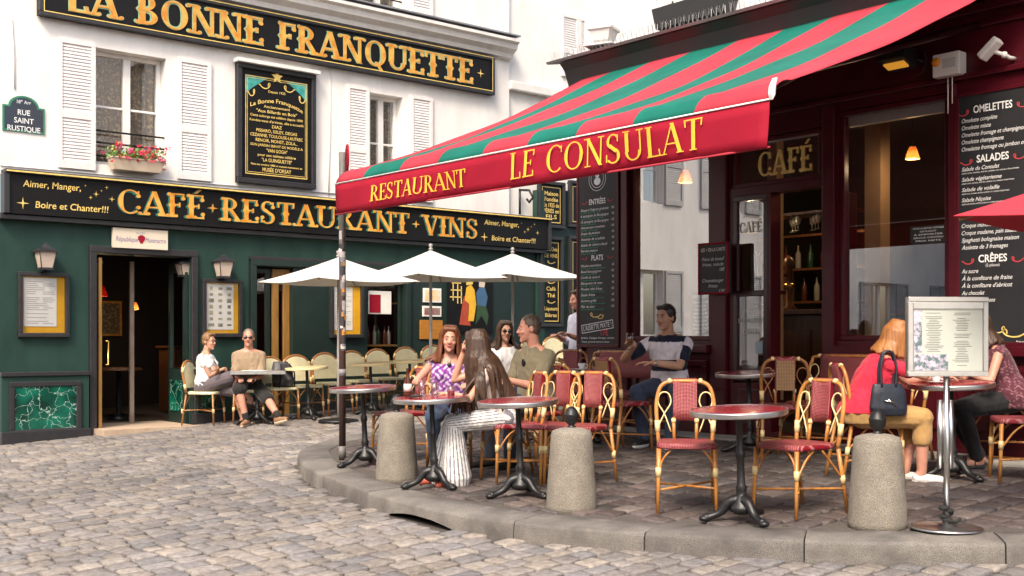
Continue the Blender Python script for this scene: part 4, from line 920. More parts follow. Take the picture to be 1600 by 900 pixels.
d = MB(); d.quad(fc(-7.545, 1.275, .025), fc(-7.215, 1.275, .025), fc(-7.215, 3.055, .025), fc(-7.545, 3.055, .025)); d.build('pane', shop_g, sl)
d = MB(); slab(d, fc, -7.59, -7.17, .70, 1.19, .01, .05); ring4(d, fc, -7.53, -7.23, .78, 1.14, .03, -.004, .012); d.build('kick_panel', maroon_d, sl, bevel=.004)
d = MB(); d.cube((XC+.30, 6.525, 1.93), (.27, .022, 1.16)); d.build('door', maroon_d, K, bevel=.01)
m = MB(); put_glyphs(m, 'CAF\u00c9', fc, -7.33, -6.68, 3.29, .25, .19, .085, True, .062); m.build('lettering', gold_l, tr)
m = MB(); put_glyphs(m, 'CAF\u00c9', fc, -7.53, -7.25, 2.73, .11, .16, .07, True, .018); put_text(m, 'RESTAURANT', fc, -7.38, 1.83, .05, width=.32, d=.018); put_text(m, 'OUVERT', fc, -7.38, 1.72, .05, width=.2, d=.018); m.build('lettering', mat('etched_white', C3(.6, .57, .5), .6), sl)
m = MB(); slab(m, fc, -7.32, -7.23, 1.50, 1.62, .012, .022); m.build('sticker', mat('blue_sticker', C3(.35, .45, .5), .5), sl)
# inside
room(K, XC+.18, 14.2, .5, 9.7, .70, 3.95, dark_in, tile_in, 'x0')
p = MB(); p.box(10.25, 10.42, 6.42, 6.60, .7, 3.9); p.box(10.0, 10.12, 7.50, 7.62, 1.0, 3.9); p.build('interior_column', warm_w, K)
p = MB(); p.box(10.9, 11.4, 7.0, 9.4, .7, 1.92); 
for y in (7.1, 7.7, 8.3, 8.9): p.box(10.875, 10.898, y, y+.45, .9, 1.75)
p.box(10.80, 11.5, 6.9, 9.5, 1.92, 1.98); p.build('bar_counter', wood_d, K, bevel=.01)
for z in (2.10, 2.52, 2.95): p = MB(); p.box(12.3, 12.6, 7.9, 9.6, z, z+.03); p.build('shelf', wood_d, K)
p = MB(); p.box(10.85, 11.2, 7.2, 8.6, 3.05, 3.08); p.build('shelf', wood_d, K)
for i in range(14): bottle((12.4, 8.2+i*.095, 2.131 if i % 2 else 2.551), .30, .038, bot[i % 3], 'spirit bottle on the shelves behind the bar', 'bottles behind the bar')
glm = mat('glassware', C3(.55, .52, .46), .08, spec=1)
for i in range(12):
    g = MB(); g.lathe([(.032, .10), (.036, .05), (.02, .0), (.004, -.02), (.004, -.07), (.03, -.075)], n=8); o = g.build('wine_glass', glm); o.rotation_euler = (0, 0, 0); o.location = (10.92+.07*(i % 3), 7.35+i*.09, 2.955)
    tag(o, 'stemmed glass in the row hanging over the bar', 'glass', 'glasses hanging over the bar')
t = empty('beer_tap', (11.1, 8.15, 1.98), 0, 'brass and dark wood beer tap column standing on the bar counter', 'beer tap')
g = MB(); g.lathe([(.09, 0), (.09, .03), (.05, .06), (.06, .3), (.045, .5), (.07, .54), (.05, .6), (.0, .64)], n=14); g.build('column', wood_d, t)
g = MB(); g.lathe([(.066, .26), (.07, .28), (.066, .31)], n=14); g.tube([(-.04, 0, .4), (-.14, 0, .42), (-.16, 0, .33)], .014, 8); g.build('brass_spout', brass, t)
for (y, z, lab) in ((5.68, 3.42, 'small lit rattan pendant lamp near the top of the window beside the omelette chalkboard'), (8.3, 3.5, 'small lit pendant lamp inside the large window behind the man on the bench'), (7.4, 2.95, 'lit metal pendant lamp above the door leaf lettering')):
    hanging_lamp((10.1 if y != 7.4 else 10.9, {5.68: 5.98, 8.3: 8.86, 7.4: 8.55}[y], z), .085 if y != 5.68 else .07, lab, shade_warm if y != 7.4 else alu, watt=4)
hanging_lamp((11.7, 7.9, 3.35), .08, 'pendant lamp over the bar counter seen through the open cafe door', shade_warm, watt=9)
st = empty('straw_holder', (XC+.13, 7.36, 2.145), 0, 'steel cup full of white straws on the ledge behind the door glass', 'straw holder')
g = MB(); g.lathe([(.05, 0), (.055, .14), (.05, .14), (.046, .01)], n=12); g.build('cup', steel, st)
g = MB()
for i in range(26):
    a = random.uniform(0, 6.28); r = random.uniform(0, .04); g.tube([(r*math.cos(a), r*math.sin(a), .02), (1.9*r*math.cos(a), 1.9*r*math.sin(a), .36+random.uniform(-.02, .02))], .006, 5)
g.build('straws', chalk, st)
p = MB(); p.box(XC+.052, XC+.3, 7.16, 7.6, 2.10, 2.14); p.build('ledge_shelf', maroon_d, K)
m = MB(); slab(m, fc, -8.24, -7.96, 1.66, 2.16, .085, .10); wm = m.build('window_menu', slate_m, w1)
m = MB(); put_text(m, 'LES P\u00c2TES EN +', fc, -8.10, 2.10, .035, width=.22, d=.083)
for k in range(9): put_text(m, random.choice(['Carbonara  8\u20ac', 'Bolognaise  9\u20ac', 'Saumon  11\u20ac', 'Pesto  8\u20ac']), fc, -8.10, 2.04-.04*k, .02, width=random.uniform(.14, .22), d=.083, shear=.3)
m.build('lettering', chalk, wm)
m = MB(); slab(m, fc, -5.62, -5.27, 2.50, 2.66, .055, .068); wm = m.build('window_notice', slate_m, w2)
m = MB()
for k, s in enumerate(('TOUTE LA CARTE EST DISPONIBLE', 'SUR PLACE ET', '\u00c0 EMPORTER', 'SERVICE CONTINU', 'PRIX NETS')): put_text(m, s, fc, -5.445, 2.635-.028*k, .014, width=[.3, .16, .28, .29, .24][k], d=.053)
m.build('lettering', chalk, wm)
# zinc ledge over the shopfront
l = MB(); l.prism([(XC, 4.90), (8.86, 4.80), (8.84, 4.825), (XC, 4.985)], lambda x, z, y: (x, y, z), YR, 9.86); l.build('zinc_ledge', zinc, K)
l = MB(); l.prism([(XC, 4.55), (9.05, 4.55), (8.98, 4.72), (8.90, 4.797), (XC, 4.895)], lambda x, z, y: (x, y, z), YR, 9.70); l.build('ledge_soffit', dark_m, K)
sp = MB()
for y in np.arange(9.80, 5.2, -.06):
    for k in (-1, 0, 1): sp.tube([(8.90, y, 4.82), (8.90+k*.03-.02, y+random.uniform(-.02, .02), 4.82+.11)], .0022, 3, cap=False)
sp.box(8.89, 8.91, 5.2, 9.82, 4.818, 4.826)
tag(sp.build('bird_spikes', steel), 'row of thin wire bird spikes along the zinc ledge above the awning', 'bird spikes')
x = 9.08; a, zt = PX(1030, 5, x); b, zb = PX(1144, 30, x)
pb = empty('planter', (x, (a+b)/2, 4.90), 0, 'black plastic window planter standing on the zinc ledge above the awning', 'planter'); L_ = abs(a-b)/2
g = MB(); vs = []
for z, wx, wy in ((0, .10, L_*.92), (.22, .125, L_), (.22, .115, L_-.01), (.18, .11, L_-.02)): vs += [(-wx,-wy,z),(wx,-wy,z),(wx,wy,z),(-wx,wy,z)]
fs = [(0,3,2,1),(12,13,14,15)]
for i in range(3):
    for k in range(4): fs.append((i*4+k, i*4+(k+1) % 4, i*4+4+(k+1) % 4, i*4+4+k))
g.add(vs, fs); g.build('trough', dark_m, pb, bevel=.01)
g = MB()
for i in range(45):
    leafball(g, Vector((random.uniform(-.10, .10), random.uniform(-L_, L_), .2+abs(random.gauss(0, .04)))), random.uniform(.015, .03))
g.build('foliage', mat('leaf_dark', C3(.03, .06, .015), .5, var=.3, vs=20), pb, merge=False)
y, z = PX(943, 66, 9.02)
pt = empty('flower_pot', (9.02, y, 4.895), .4, 'small empty white square pot on the end of the zinc ledge', 'pot')
g = MB(); vs = []
for z, r in ((0, .07), (.03, .07), (.05, .09), (.16, .125), (.165, .145), (.2, .145), (.2, .12), (.1, .09)): vs += [(-r,-r,z),(r,-r,z),(r,r,z),(-r,r,z)]
fs = [(0,3,2,1),(28,29,30,31)]
for i in range(7):
    for k in range(4): fs.append((i*4+k, i*4+(k+1) % 4, i*4+4+(k+1) % 4, i*4+4+k))
g.add(vs, fs); g.build('pot_body', wall_g, pt, bevel=.006); g = MB(); g.box(-.17, .17, -.17, .17, -.02, .0); g.build('saucer', wall_g, pt, bevel=.005)
# ------------------------------------------------------------------ striped awning
AXF, AYL, AYR, AZT_, AZF = 5.80, 9.47, 4.40, 4.66, 3.13
aw = empty('awning', (AXF, (AYL+AYR)/2, AZF), 0, 'large red and green striped awning with gold lettering over the cafe terrace', 'awning'); O_ = Vector((AXF, (AYL+AYR)/2, AZF))
bx = [AYL]+[PX(px, py, AXF+.06)[0] for px, py in ((575, 265), (632, 258), (692, 245), (762, 232), (832, 218), (908, 203), (997, 187), (1093, 170))]+[AYR]
prof = []
for i in range(15):
    t = i/14; X = 9.16+(AXF+.22-9.16)*t; Z = AZT_+(AZF+.155-AZT_)*t-.07*math.sin(math.pi*t); prof.append((X, Z))
for k in range(1, 7):
    a = k/6*rad(66); prof.append((AXF+.22-.22*math.sin(a)/math.sin(rad(66))*1.0, AZF+.155-.155*(1-math.cos(a))/(1-math.cos(rad(66)))))
g = MB(); g.smooth = True
for j in range(9):
    g.mi = j % 2; n = 4
    for q in range(n):
        y0, y1 = bx[j]+(bx[j+1]-bx[j])*q/n, bx[j]+(bx[j+1]-bx[j])*(q+1)/n
        for (xa, za), (xb, zb) in zip(prof[:-1], prof[1:]):
            def s_(x, y): t_ = (x-AXF)/3.4; return -.022*math.sin(t_*math.pi)*(1+math.sin(y*2.1))-.010*math.sin(t_*math.pi)*math.sin(y*6.3+t_*5)-.006*math.sin(t_*17+y*1.7)*math.sin(t_*math.pi)
            g.add([Vector((xa, y0, za+s_(xa, y0)))-O_, Vector((xb, y0, zb+s_(xb, y0)))-O_, Vector((xb, y1, zb+s_(xb, y1)))-O_, Vector((xa, y1, za+s_(xa, y1)))-O_], [(0, 1, 2, 3)])
cn = g.build('canopy', [red_f, grn_f, under_shade, under_shade], aw, smooth=True); cn.data.flip_normals() if cn.data.polygons[5].normal.z < 0 else None; so = cn.modifiers.new('solid', 'SOLIDIFY'); so.thickness = .004; so.material_offset = 2
g = MB(); n = 60; g.smooth = True
def vx(y, v): return (.020*math.sin(y*3.1)+.010*math.sin(y*8.3+1)+.004*math.sin(y*19))*(v/.28)**1.5
for i in range(n):
    y0, y1 = AYL+(AYR-AYL)*i/n-O_.y, AYL+(AYR-AYL)*(i+1)/n-O_.y
    for k in range(4):
        v0, v1 = -.29*k/4, -.29*(k+1)/4; g.add([(vx(y0, -v0), y0, v0-.012), (vx(y1, -v0), y1, v0-.012), (vx(y1, -v1), y1, v1-.012), (vx(y0, -v1), y0, v1-.012)], [(0, 1, 2, 3)])
vl = g.build('valance', val_f, aw, smooth=True); so = vl.modifiers.new('solid', 'SOLIDIFY'); so.thickness = .004
g = MB(); g.tube([(-.008, AYL-O_.y+.01, -.006), (-.008, AYR-O_.y-.01, -.006)], .006, 8); g.build('front_rail', white_pl, aw)
g = MB(); g.tube([(-.0, AYL-O_.y, -.30), (-.0, AYR-O_.y, -.30)], .008, 6); g.build('hem', red_f, aw)
fv = lambda u, v, d: (d-.022+vx(-u, -v), -u, v)
yy = lambda px, py: -(PX(px, py, AXF-.02)[0]-O_.y)
m = MB(); put_glyphs(m, 'RESTAURANT', fv, yy(580, 300), yy(727, 285), -.235, .145, .15, .05, False, 0, gap=.03)
put_glyphs(m, 'LE CONSULAT', fv, yy(797, 262), yy(1098, 205), -.245, .205, .14, .042, False, 0, gap=.06); m.build('lettering', yel_t, vl)
g = MB(); g.prism([(-.012, -.015), (-.028, .02), (-.02, .07), (.015, .125), (.035, .13), (.018, .08), (.012, .02)], lambda x, z, y: (x, y, z), AYR-O_.y-.035, AYR-O_.y-.006); g.build('end_cap', white_pl, aw, bevel=.004)
for y in (AYL-.5, AYR+.5):
    g = MB(); g.tube([Vector((9.3, y, 4.3))-O_, Vector((7.6, y-.55*(1 if y > 7 else -1), 3.75))-O_, Vector((5.95, y, 3.14))-O_], .03, 8)
    g.build('folding_arm', maroon_d, aw)
# things fixed on the fascia
y, z = PX(1410, 96, 9.3)
fd = empty('floodlight', (9.3, y, z), 0, 'black floodlight with a glowing yellow lens fixed on the red fascia', 'floodlight')
g = MB(); g.cube((-.08, 0, .01), (.11, .13, .06), Matrix.Rotation(rad(20), 3, 'Y'))
for k in range(7): g.box(-.1, .06, -.115+k*.036, -.105+k*.036, .05, .10)
g.build('housing', dark_m, fd, bevel=.01)
g = MB(); g.cube((-.105, 0, -.052), (.045, .10, .008), Matrix.Rotation(rad(20), 3, 'Y')); g.build('lens', emit('amber_lens', (1, .45, .05), .18), fd)
g = MB(); g.tube([(.0, -.14, 0), (.06, -.17, -.03), (.1, -.14, -.05)], .012, 6); g.tube([(0, .0, .0), (.1, 0, -.02)], .03, 8); g.tube([(.02, -.1, .06), (.03, -.18, .08), (.04, -.21, -.02), (.06, -.17, -.12), (.09, -.1, -.14)], .008, 6); g.build('bracket', dark_m, fd)
y, z = PX(1483, 102, 9.33)
al = empty('alarm_box', (9.33, y, z), 0, 'cream alarm box with an amber lamp and two hanging cords on the red fascia', 'alarm box')
g = MB(); g.box(-.06, .068, -.125, .125, -.10, .10); g.build('case', white_pl, al, bevel=.012)
g = MB()
for k in range(7): g.box(-.0625, -.060, -.09, .03, -.03+k*.012, -.025+k*.012)
g.build('grille', ink_l, al)
g = MB(); g.ball((-.07, .085, .03), (.03, .038, .038), 12); g.build('amber_lamp', mat('amber_plastic', C3(.75, .25, .01), .2), al)
g = MB(); g.tube([(-.02, .0, -.1), (-.02, .0, -.42)], .005, 5); g.tube([(-.02, -.04, -.1), (-.02, -.04, -.34)], .005, 5); g.build('cords', white_pl, al)
y, z = PX(1558, 82, 9.28)
cm = empty('security_camera', (9.28, y, z), 0, 'white bullet security camera on the red fascia above the menu board', 'security camera')
Q = Matrix.Rotation(rad(-40), 3, 'X') @ Matrix.Rotation(rad(18), 3, 'Y')
g = MB(); g.cube((-.08, .02, .02), (.045, .10, .035), Q); g.build('housing', white_pl, cm, bevel=.012)
g = MB(); g.cube(Vector((-.08, .02, .02))+Q @ Vector((0, .1, 0)), (.03, .004, .025), Q); g.build('lens', black_p, cm)
g = MB(); g.tube([(-.06, 0, 0), (.0, -.06, -.03), (.05, -.08, -.05), (.12, -.09, -.05)], .018, 8); g.ball((0, -.06, -.03), .03, 8); g.build('bracket', white_pl, cm)
# ------------------------------------------------------------------ menu boards
def mboard(label, u0, u1, v0, v1, nm='menu_board', X=XC-.03, fr=maroon, cat='menu board', fw=.035):
    h = empty(nm, (X, -(u0+u1)/2, v0), 0, label, cat); o_ = Vector((X, -(u0+u1)/2, v0)); fn = lambda u, v, d: tuple(Vector((X+d, -u, v))-o_)
    b = MB(); slab(b, fn, u0, u1, v0, v1, -.02, .028); b.build('slate', slate_m, h)
    b = MB(); ring4(b, fn, u0, u1, v0, v1, fw, -.03, -.016); b.build('frame', fr, h, bevel=.005); return h, fn
u0, u1, v0, v1 = -9.88, -9.19, 1.55, 3.80
h, fn = mboard('tall narrow chalkboard of starters and dishes with a round emblem on top', u0, u1, v0, v1)
um = (u0+u1)/2; m = MB(); mg = MB(); mr = MB(); my = MB(); d = -.0225
for r in (.135, .10):
    for k in range(24):
        a0, a1 = k/24*6.2832, (k+1)/24*6.2832; m.add([fn(um+r*math.cos(a0), 3.50+r*math.sin(a0), d), fn(um+r*math.cos(a1), 3.50+r*math.sin(a1), d), fn(um+(r+.006)*math.cos(a1), 3.50+(r+.006)*math.sin(a1), d), fn(um+(r+.006)*math.cos(a0), 3.50+(r+.006)*math.sin(a0), d)], [(0, 1, 2, 3)])
for (cx, cy, rx, ry) in ((0, .045, .035, .035), (0, -.03, .055, .045)): m.add([fn(um+cx+rx*math.cos(k*.5236), 3.50+cy+ry*math.sin(k*.5236), d) for k in range(12)], [tuple(range(12))])
ent = ["Soupe \u00e0 l'oignon gratin\u00e9e", "6 escargots de Bourgogne", "12 escargots de Bourgogne", "Avocat aux crevettes", "Soupe de poisson", "Assiette de crudit\u00e9s", "Salade de ch\u00e8vre chaud", "Terrine maison"]
pla = ["Moules marini\u00e8res", "Boeuf bourguignon", "Confit de canard", "Blanquette de veau", "Poulet r\u00f4ti frites", "Steak frites", "Saumon grill\u00e9", "Plat du jour"]
put_text(m, 'ENTR\u00c9ES', fn, um, 3.235, .062, width=.27, d=d, bold=.02); put_text(m, 'PLATS', fn, um, 2.585, .062, width=.19, d=d, bold=.02)
for y in (3.235, 2.585):
    for s_ in (-1, 1): curl(mr, fn, um+s_*.21, y, .11, .04, d, .006, s_)
def rows(items, y, dy, sub, n=8):
    for i in range(n):
        put_text(m, items[i % len(items)], fn, u0+.07, y-dy*i, .030, width=min(.46, .02*len(items[i % len(items)])), align='l', d=d, shear=.35); put_text(m, random.choice(['6\u20ac', '8\u20ac', '12\u20ac', '9\u20ac']), fn, u1-.07, y-dy*i, .026, align='r', d=d)
        put_text(mg, sub[i % len(sub)], fn, u0+.07, y-dy*i-.033, .014, width=random.uniform(.25, .45), align='l', d=d, shear=.2)
sub = ['french onion soup with cheese', 'snails in garlic butter', 'avocado with prawns', 'fish soup', 'goat cheese salad']
rows(ent, 3.15, .068, sub); rows(pla, 2.50, .068, sub)
curl(my, fn, um-.03, 1.92, .22, .07, d, .01); curl(my, fn, um+.05, 1.90, .14, .06, d, .008, -1)
def rot(fn, u, v, a): return lambda x, y, dd: fn(u+(x-u)*math.cos(a)-(y-v)*math.sin(a), v+(x-u)*math.sin(a)+(y-v)*math.cos(a), dd)
fr_ = rot(fn, um, 1.79, .12); put_text(m, "L'ASSIETTE MIXTE !", fr_, um, 1.79, .055, width=.46, d=d); frame_line(m, fr_, um-.26, um+.26, 1.74, 1.84, .008, d)
put_text(mr, '17\u20ac', fn, um+.12, 1.715, .07, d=d-.0006, bold=.02, width=.12); put_text(m, 'Jambon, Cop\u00e8ges, fromage, verdure', fn, um, 1.66, .022, width=.55, d=d, shear=.3); put_text(m, 'Toast, pomme terre \u00e0 choix', fn, um-.03, 1.615, .022, width=.46, d=d, shear=.3)
m.build('lettering', chalk, h); mg.build('lettering', chalk_g, h); mr.build('ornament', chalk_r, h); my.build('ornament', gold_l, h)
u0, u1, v0, v1 = -5.13, -4.0, 1.585, 3.76
h, fn = mboard('large chalkboard of omelettes, salads and pancakes behind the red parasol', u0, u1, v0, v1)
m = MB(); mr = MB(); my = MB(); uc_ = u0+.335
def head(s, y, w): 
    put_text(m, s, fn, uc_, y, .062, width=w, d=d, bold=.025)
    for s_ in (-1, 1): curl(mr, fn, uc_+s_*(w/2+.09), y-.02, .13, .06, d, .008, s_)
def lines(L, y, dy, big=.036, sub=None):
    for i, s in enumerate(L):
        put_text(m, s, fn, u0+.06, y-dy*i, big, width=.0186*len(s), align='l', d=d, shear=.35, bold=.006); put_text(m, random.choice(['6\u20ac', '7\u20ac', '9\u20ac', '8\u20ac']), fn, u0+.80, y-dy*i, big, align='l', d=d)
        if sub: put_text(m, sub, fn, u0+.06, y-dy*i-.034, .014, width=.5-.04*i, align='l', d=d, shear=.2)
head('OMELETTES', 3.60, .34); lines(['Omelette compl\u00e8te', 'Omelette mixte', 'Omelette fromage et champignons', 'Omelette champignons', 'Omelette fromage ou jambon ou fines herbes'], 3.515, .061)
head('SALADES', 3.175, .28); lines(['Salade du Consulat', 'Salade v\u00e9g\u00e9tarienne', 'Salade de volaille', 'Salade Ni\u00e7oise'], 3.10, .088, .034, 'salade verte, tomates, \u0153uf dur, jambon cru, copeaux de parmesan')
lines(['Croque monsieur, pain de mie', 'Croque madame, pain salade', 'Spaghetti bolognaise maison', 'Assiette de 3 fromages'], 2.615, .062); head('CR\u00caPES', 2.325, .25); put_text(m, '(2 pi\u00e8ces)', fn, uc_, 2.27, .024, d=d)
lines(['Au sucre', '\u00c0 la confiture de fraise', "\u00c0 la confiture d'abricot", 'Au chocolat', 'Cr\u00e8me de marrons', 'Au rhum', 'Au citron', 'Miel et noix'], 2.225, .062)
curl(my, fn, u0+.52, 1.69, .26, .09, d, .012); curl(my, fn, u0+.38, 1.72, .16, .07, d, .01, -1); put_text(m, 'Prix nets service compris', fn, u0+.66, 1.625, .018, d=d)
m.build('lettering', chalk, h); mr.build('ornament', chalk_r, h); my.build('ornament', gold_l, h)
X2 = XC-.16; a, v1 = PX(1093, 381, X2); b, v0 = PX(1140, 459, X2)
h, fn = mboard('small slate with a thin red frame hung beside the cafe door', -a, -b, v0, v1, 'slate_sign', X2, val_f, 'slate', .02)
um = -(a+b)/2; w_ = a-b; H_ = v1-v0; m = MB()
put_text(m, 'LES + DE LA CARTE', fn, um, v1-.07*H_/.5, .035, width=w_*.8, d=d, bold=.02)
for k, (s, ww) in enumerate((('Pi\u00e8ce de boeuf', .75), ('frites, salade', .7), ('18\u20ac', .18), ('', 0), ('Cheeseburger', .72), ('frites', .3), ('17\u20ac', .2))):
    if s: put_text(m, s, fn, um+(w_*.3 if '\u20ac' in s else 0), v1-(.16+.052*k)*H_/.5, .034, width=w_*ww, d=d, shear=.3)
m.build('lettering', chalk, h); g = MB(); g.tube([(.02, w_*.3, H_*.95), (.12, w_*.3, H_*.97)], .008, 6); g.tube([(.02, -w_*.3, H_*.95), (.12, -w_*.3, H_*.97)], .008, 6); g.build('bracket', dark_m, h)
# ------------------------------------------------------------------ furniture: rattan chairs
def rot_of(r, f): v = RX*r+FW*f; return math.atan2(v.x, -v.y)      # facing: r to the viewer's right, f away from the viewer
TILT = Matrix.Identity(4)
def bez(P, n=10): return [tuple(p) for p in catmull([(p[0], p[1]) if len(p) == 2 else p for p in P], 1)] 
def cm3(P, n=5):
    P = [np.array(p, float) for p in P]; P = [2*P[0]-P[1]]+P+[2*P[-1]-P[-2]]; out = []
    for i in range(1, len(P)-2):
        for k in range(n):
            t = k/n; out.append(.5*((2*P[i])+(-P[i-1]+P[i+1])*t+(2*P[i-1]-5*P[i]+4*P[i+1]-P[i+2])*t*t+(-P[i-1]+3*P[i]-3*P[i+1]+P[i+2])*t**3))
    out.append(P[-2]); return [tuple(p) for p in out]
def seat_mesh(mb, hw, y0, y1, z0, z1, dome=.008):
    n = 28; pts = []
    for k in range(n):
        a = 2*math.pi*k/n; c, s_ = math.cos(a), math.sin(a); e_ = .42
        pts.append((hw*math.copysign(abs(c)**e_, c)*(1.0 if s_ < 0 else .93), (y0+y1)/2+(y1-y0)/2*math.copysign(abs(s_)**e_, s_)))
    yc = (y0+y1)/2; vs = []; L = [(1, z0), (1.0, z0+(z1-z0)*.35), (.985, z1-.004), (.95, z1), (.5, z1-dome), (0.02, z1-dome*1.4)]
    for sc, z in L: vs += [(x*sc, yc+(y-yc)*sc, z-.02*((y-y1)/(y1-y0))**2*0) for x, y in pts]
    fs = [tuple(range(n))[::-1], tuple(5*n+k for k in range(n))]
    for i in range(5):
        for k in range(n): fs.append((i*n+k, i*n+(k+1) % n, (i+1)*n+(k+1) % n, (i+1)*n+k))
    mb.smooth = True; mb.add(vs, fs); mb.smooth = False
def rattan_chair(hw=.205, pw=.085, label='', group='red rattan chairs on the terrace', rat=None, rear=None, name='rattan_chair', cat='chair'):
    rat = rat or rattan; c = empty(name, (0, 0, 0), 0, label, cat, group)
    s = MB(); seat_mesh(s, hw, -.22, .20, .435, .475); s.build('seat', weave_r, c)
    for sx in (-1, 1):
        X = sx*(hw-.02)
        l = MB(); l.tube([(X*1.06, -.205, 0), (X, -.19, .435)], [.0125, .015], 8); fl = l.build('leg', rat, c)
        b = MB(); b.tube([(X*1.03, -.197, .25), (X*1.022, -.195, .31)], .0185, 8); b.build('cane_binding', cane, fl)
        b = MB(); b.tube(cm3([(X*1.03, -.2, .26), (X*.88, -.195, .36), (X*.55, -.19, .435)]), .008, 6); b.tube(cm3([(X*1.03, -.19, .26), (X*1.0, -.11, .37), (X*.97, -.03, .435)]), .008, 6); b.build('brace', rat, fl)
        l = MB(); l.tube([(X*1.08, .265, 0), (X*1.0, .19, .44)], [.0125, .015], 8); rl = l.build('leg', rat, c)
        b = MB(); b.tube([(X*1.04, .232, .20), (X*1.03, .222, .26)], .0185, 8); b.build('cane_binding', cane, rl)
        b = MB(); b.tube(cm3([(X*1.03, .22, .24), (X*1.0, .12, .35), (X*.97, .04, .435)]), .008, 6); b.build('brace', rat, rl)
    H = MB(); hoop = cm3([(-hw+.02, .185, .44), (-hw+.008, .205, .58), (-hw+.004, .225, .72), (-hw+.03, .243, .83), (-hw+.09, .25, .872), (0, .25, .878), (hw-.09, .25, .872), (hw-.03, .243, .83), (hw-.004, .225, .72), (hw-.008, .205, .58), (hw-.02, .185, .44)], 5)
    H.tube(hoop, .0145, 8); hf = H.build('back_frame', rat, c)
    b = MB()
    for sx in (-1, 1):
        b.tube([(sx*(hw-.012), .198, .52), (sx*(hw-.009), .207, .60)], .019, 8)
        b.tube([(sx*(pw+.035), .25, .877), (sx*(pw+.012), .25, .879)], .0185, 8)
    b.build('cane_binding', cane, hf)
    # woven panel wrapping over the top of the hoop
    P = MB(); prof = [(.205, .60), (.213, .68), (.221, .76), (.226, .84), (.230, .875), (.25, .898), (.268, .875), (.256, .80), (.243, .70), (.232, .60)]
    P.smooth = True
    n = 8
    for (ya, za), (yb, zb) in zip(prof, prof[1:]+prof[:1]):
        for i in range(n):
            xa, xb = -pw+2*pw*i/n, -pw+2*pw*(i+1)/n; ca, cb = .012*(1-(xa/pw)**2), .012*(1-(xb/pw)**2)
            P.add([(xa, ya+ca, za), (xb, ya+cb, za), (xb, yb+cb, zb), (xa, yb+ca, zb)], [(0, 1, 2, 3)])
    P.smooth = False
    for sx in (-1, 1): P.add([(sx*pw, y, z) for y, z in prof], [tuple(range(len(prof)))])
    if rear:
        bk = P.build('backrest', weave_r, c)
        P = MB(); P.prism([(-pw+.006, .605), (pw-.006, .605), (pw-.006, .86), (-pw+.006, .86)], lambda u, v, d: (u, .245+.11*(v-.6)+d, v), 0, .008); P.build('backrest_rear', rear, bk)
    else: P.build('backrest', weave_r, c)
    for sx in (-1, 1):
        b = MB(); b.tube([(sx*(pw-.008), .185, .45), (sx*(pw-.004), .215, .62)], .0125, 8); sp_ = b.build('spindle', rat, c)
        b = MB(); b.tube([(sx*(pw-.0048), .209, .585), (sx*(pw-.004), .2135, .612)], .0165, 8); b.build('cane_binding', cane, sp_)
        m_ = (pw+hw)/2; w_ = (hw-pw)*.36
        lp = cm3([(sx*(hw-.018), .20, .56), (sx*(m_+.0), .212, .65), (sx*(m_-w_), .222, .72), (sx*(m_-w_*.8), .23, .78), (sx*m_, .233, .80), (sx*(m_+w_*.8), .23, .78), (sx*(m_+w_), .222, .72), (sx*m_, .210, .645), (sx*(pw+.014), .20, .52)], 4)
        b = MB(); b.tube(lp, .0055, 6); b.build('loop', cane if not rear else rat, c)
    b = MB(); b.tube([(-hw*1.02, -.2, .155), (hw*1.02, .245, .165)], .009, 6); b.tube([(hw*1.02, -.2, .155), (-hw*1.02, .245, .165)], .009, 6)
    if hw < .3:
        b = MB(); b.tube([(-hw*1.0, -.2, .155), (hw*1.0, .24, .172)], .009, 6); b.tube([(hw*1.0, -.2, .172), (-hw*1.0, .24, .155)], .009, 6)
    b.build('stretcher', rat, c); return c
def put(o, p, rz, label=None, off=.12, sc=1):
    o.location = (p.x, p.y, gz(p.x, p.y)+off+.003); o.rotation_euler = (0, 0, rz)
    if label: o['label'] = label
    return o
proto = rattan_chair(label='red woven rattan chair facing the street, its back to the cafe, by the foremost table')
pa_, pb_ = G(1072, 797), G(1245, 803)
chairs = [(pa_, rot_of(-.12, -1), None), 
 (pb_, rot_of(-1, -.62), 'red woven rattan chair turned sideways to the foremost table, near the menu stand'),
 (G(848, 752), rot_of(-.85, -.75), 'red rattan chair near the middle bollard, its seat against the striped trousers chair'),
 (G(904, 757), rot_of(-.62, -.9), 'red rattan chair directly behind the middle bollard, hiding its seat'),
 (G(800, 750), rot_of(-.95, -.35), 'red rattan chair the long haired woman in striped trousers sits on'),
 (G(628, 722), rot_of(-.8, -.7), 'empty red rattan chair behind the bollard nearest the pole'),
 (G(702, 728), rot_of(.05, -1), 'red rattan chair under the red haired woman in purple'),
 (G(1356, 748), rot_of(1, .05), 'rattan chair seen edge on under the woman in the red top'),
 (G(1600, 752), rot_of(-1, .22), 'empty red rattan chair in front of the woman in maroon, seat towards the kerb'),
 (G(1570, 722), rot_of(-1, -.05), 'rattan chair with the loop back under the woman in maroon')]
for i, (p, r, lab) in enumerate(chairs): put(proto if i == 0 else dup(proto), p, r, lab)
rp = rattan_chair(label='rattan chair with a tan mesh back turned towards the red cafe door', rear=weave_t, rat=rattan_d)
rear = [(G(1222, 716), rot_of(.12, 1), None), (G(860, 700), rot_of(.2, 1), 'dark rattan chair with a tan mesh back facing the man in olive'), (G(972, 705), rot_of(.75, .6), 'dark rattan chair pulled up across the table from the man with the glass'), (G(884, 672), rot_of(-.3, -1), 'small dark rattan chair behind the man in olive, beside the red bench')]
for i, (p, r, lab) in enumerate(rear): put(rp if i == 0 else dup(rp), p, r, lab)
bench = rattan_chair(.60, .47, 'wide red woven rattan bench under the man in the striped shirt', 'red rattan benches against the shopfront', name='rattan_bench', cat='bench')
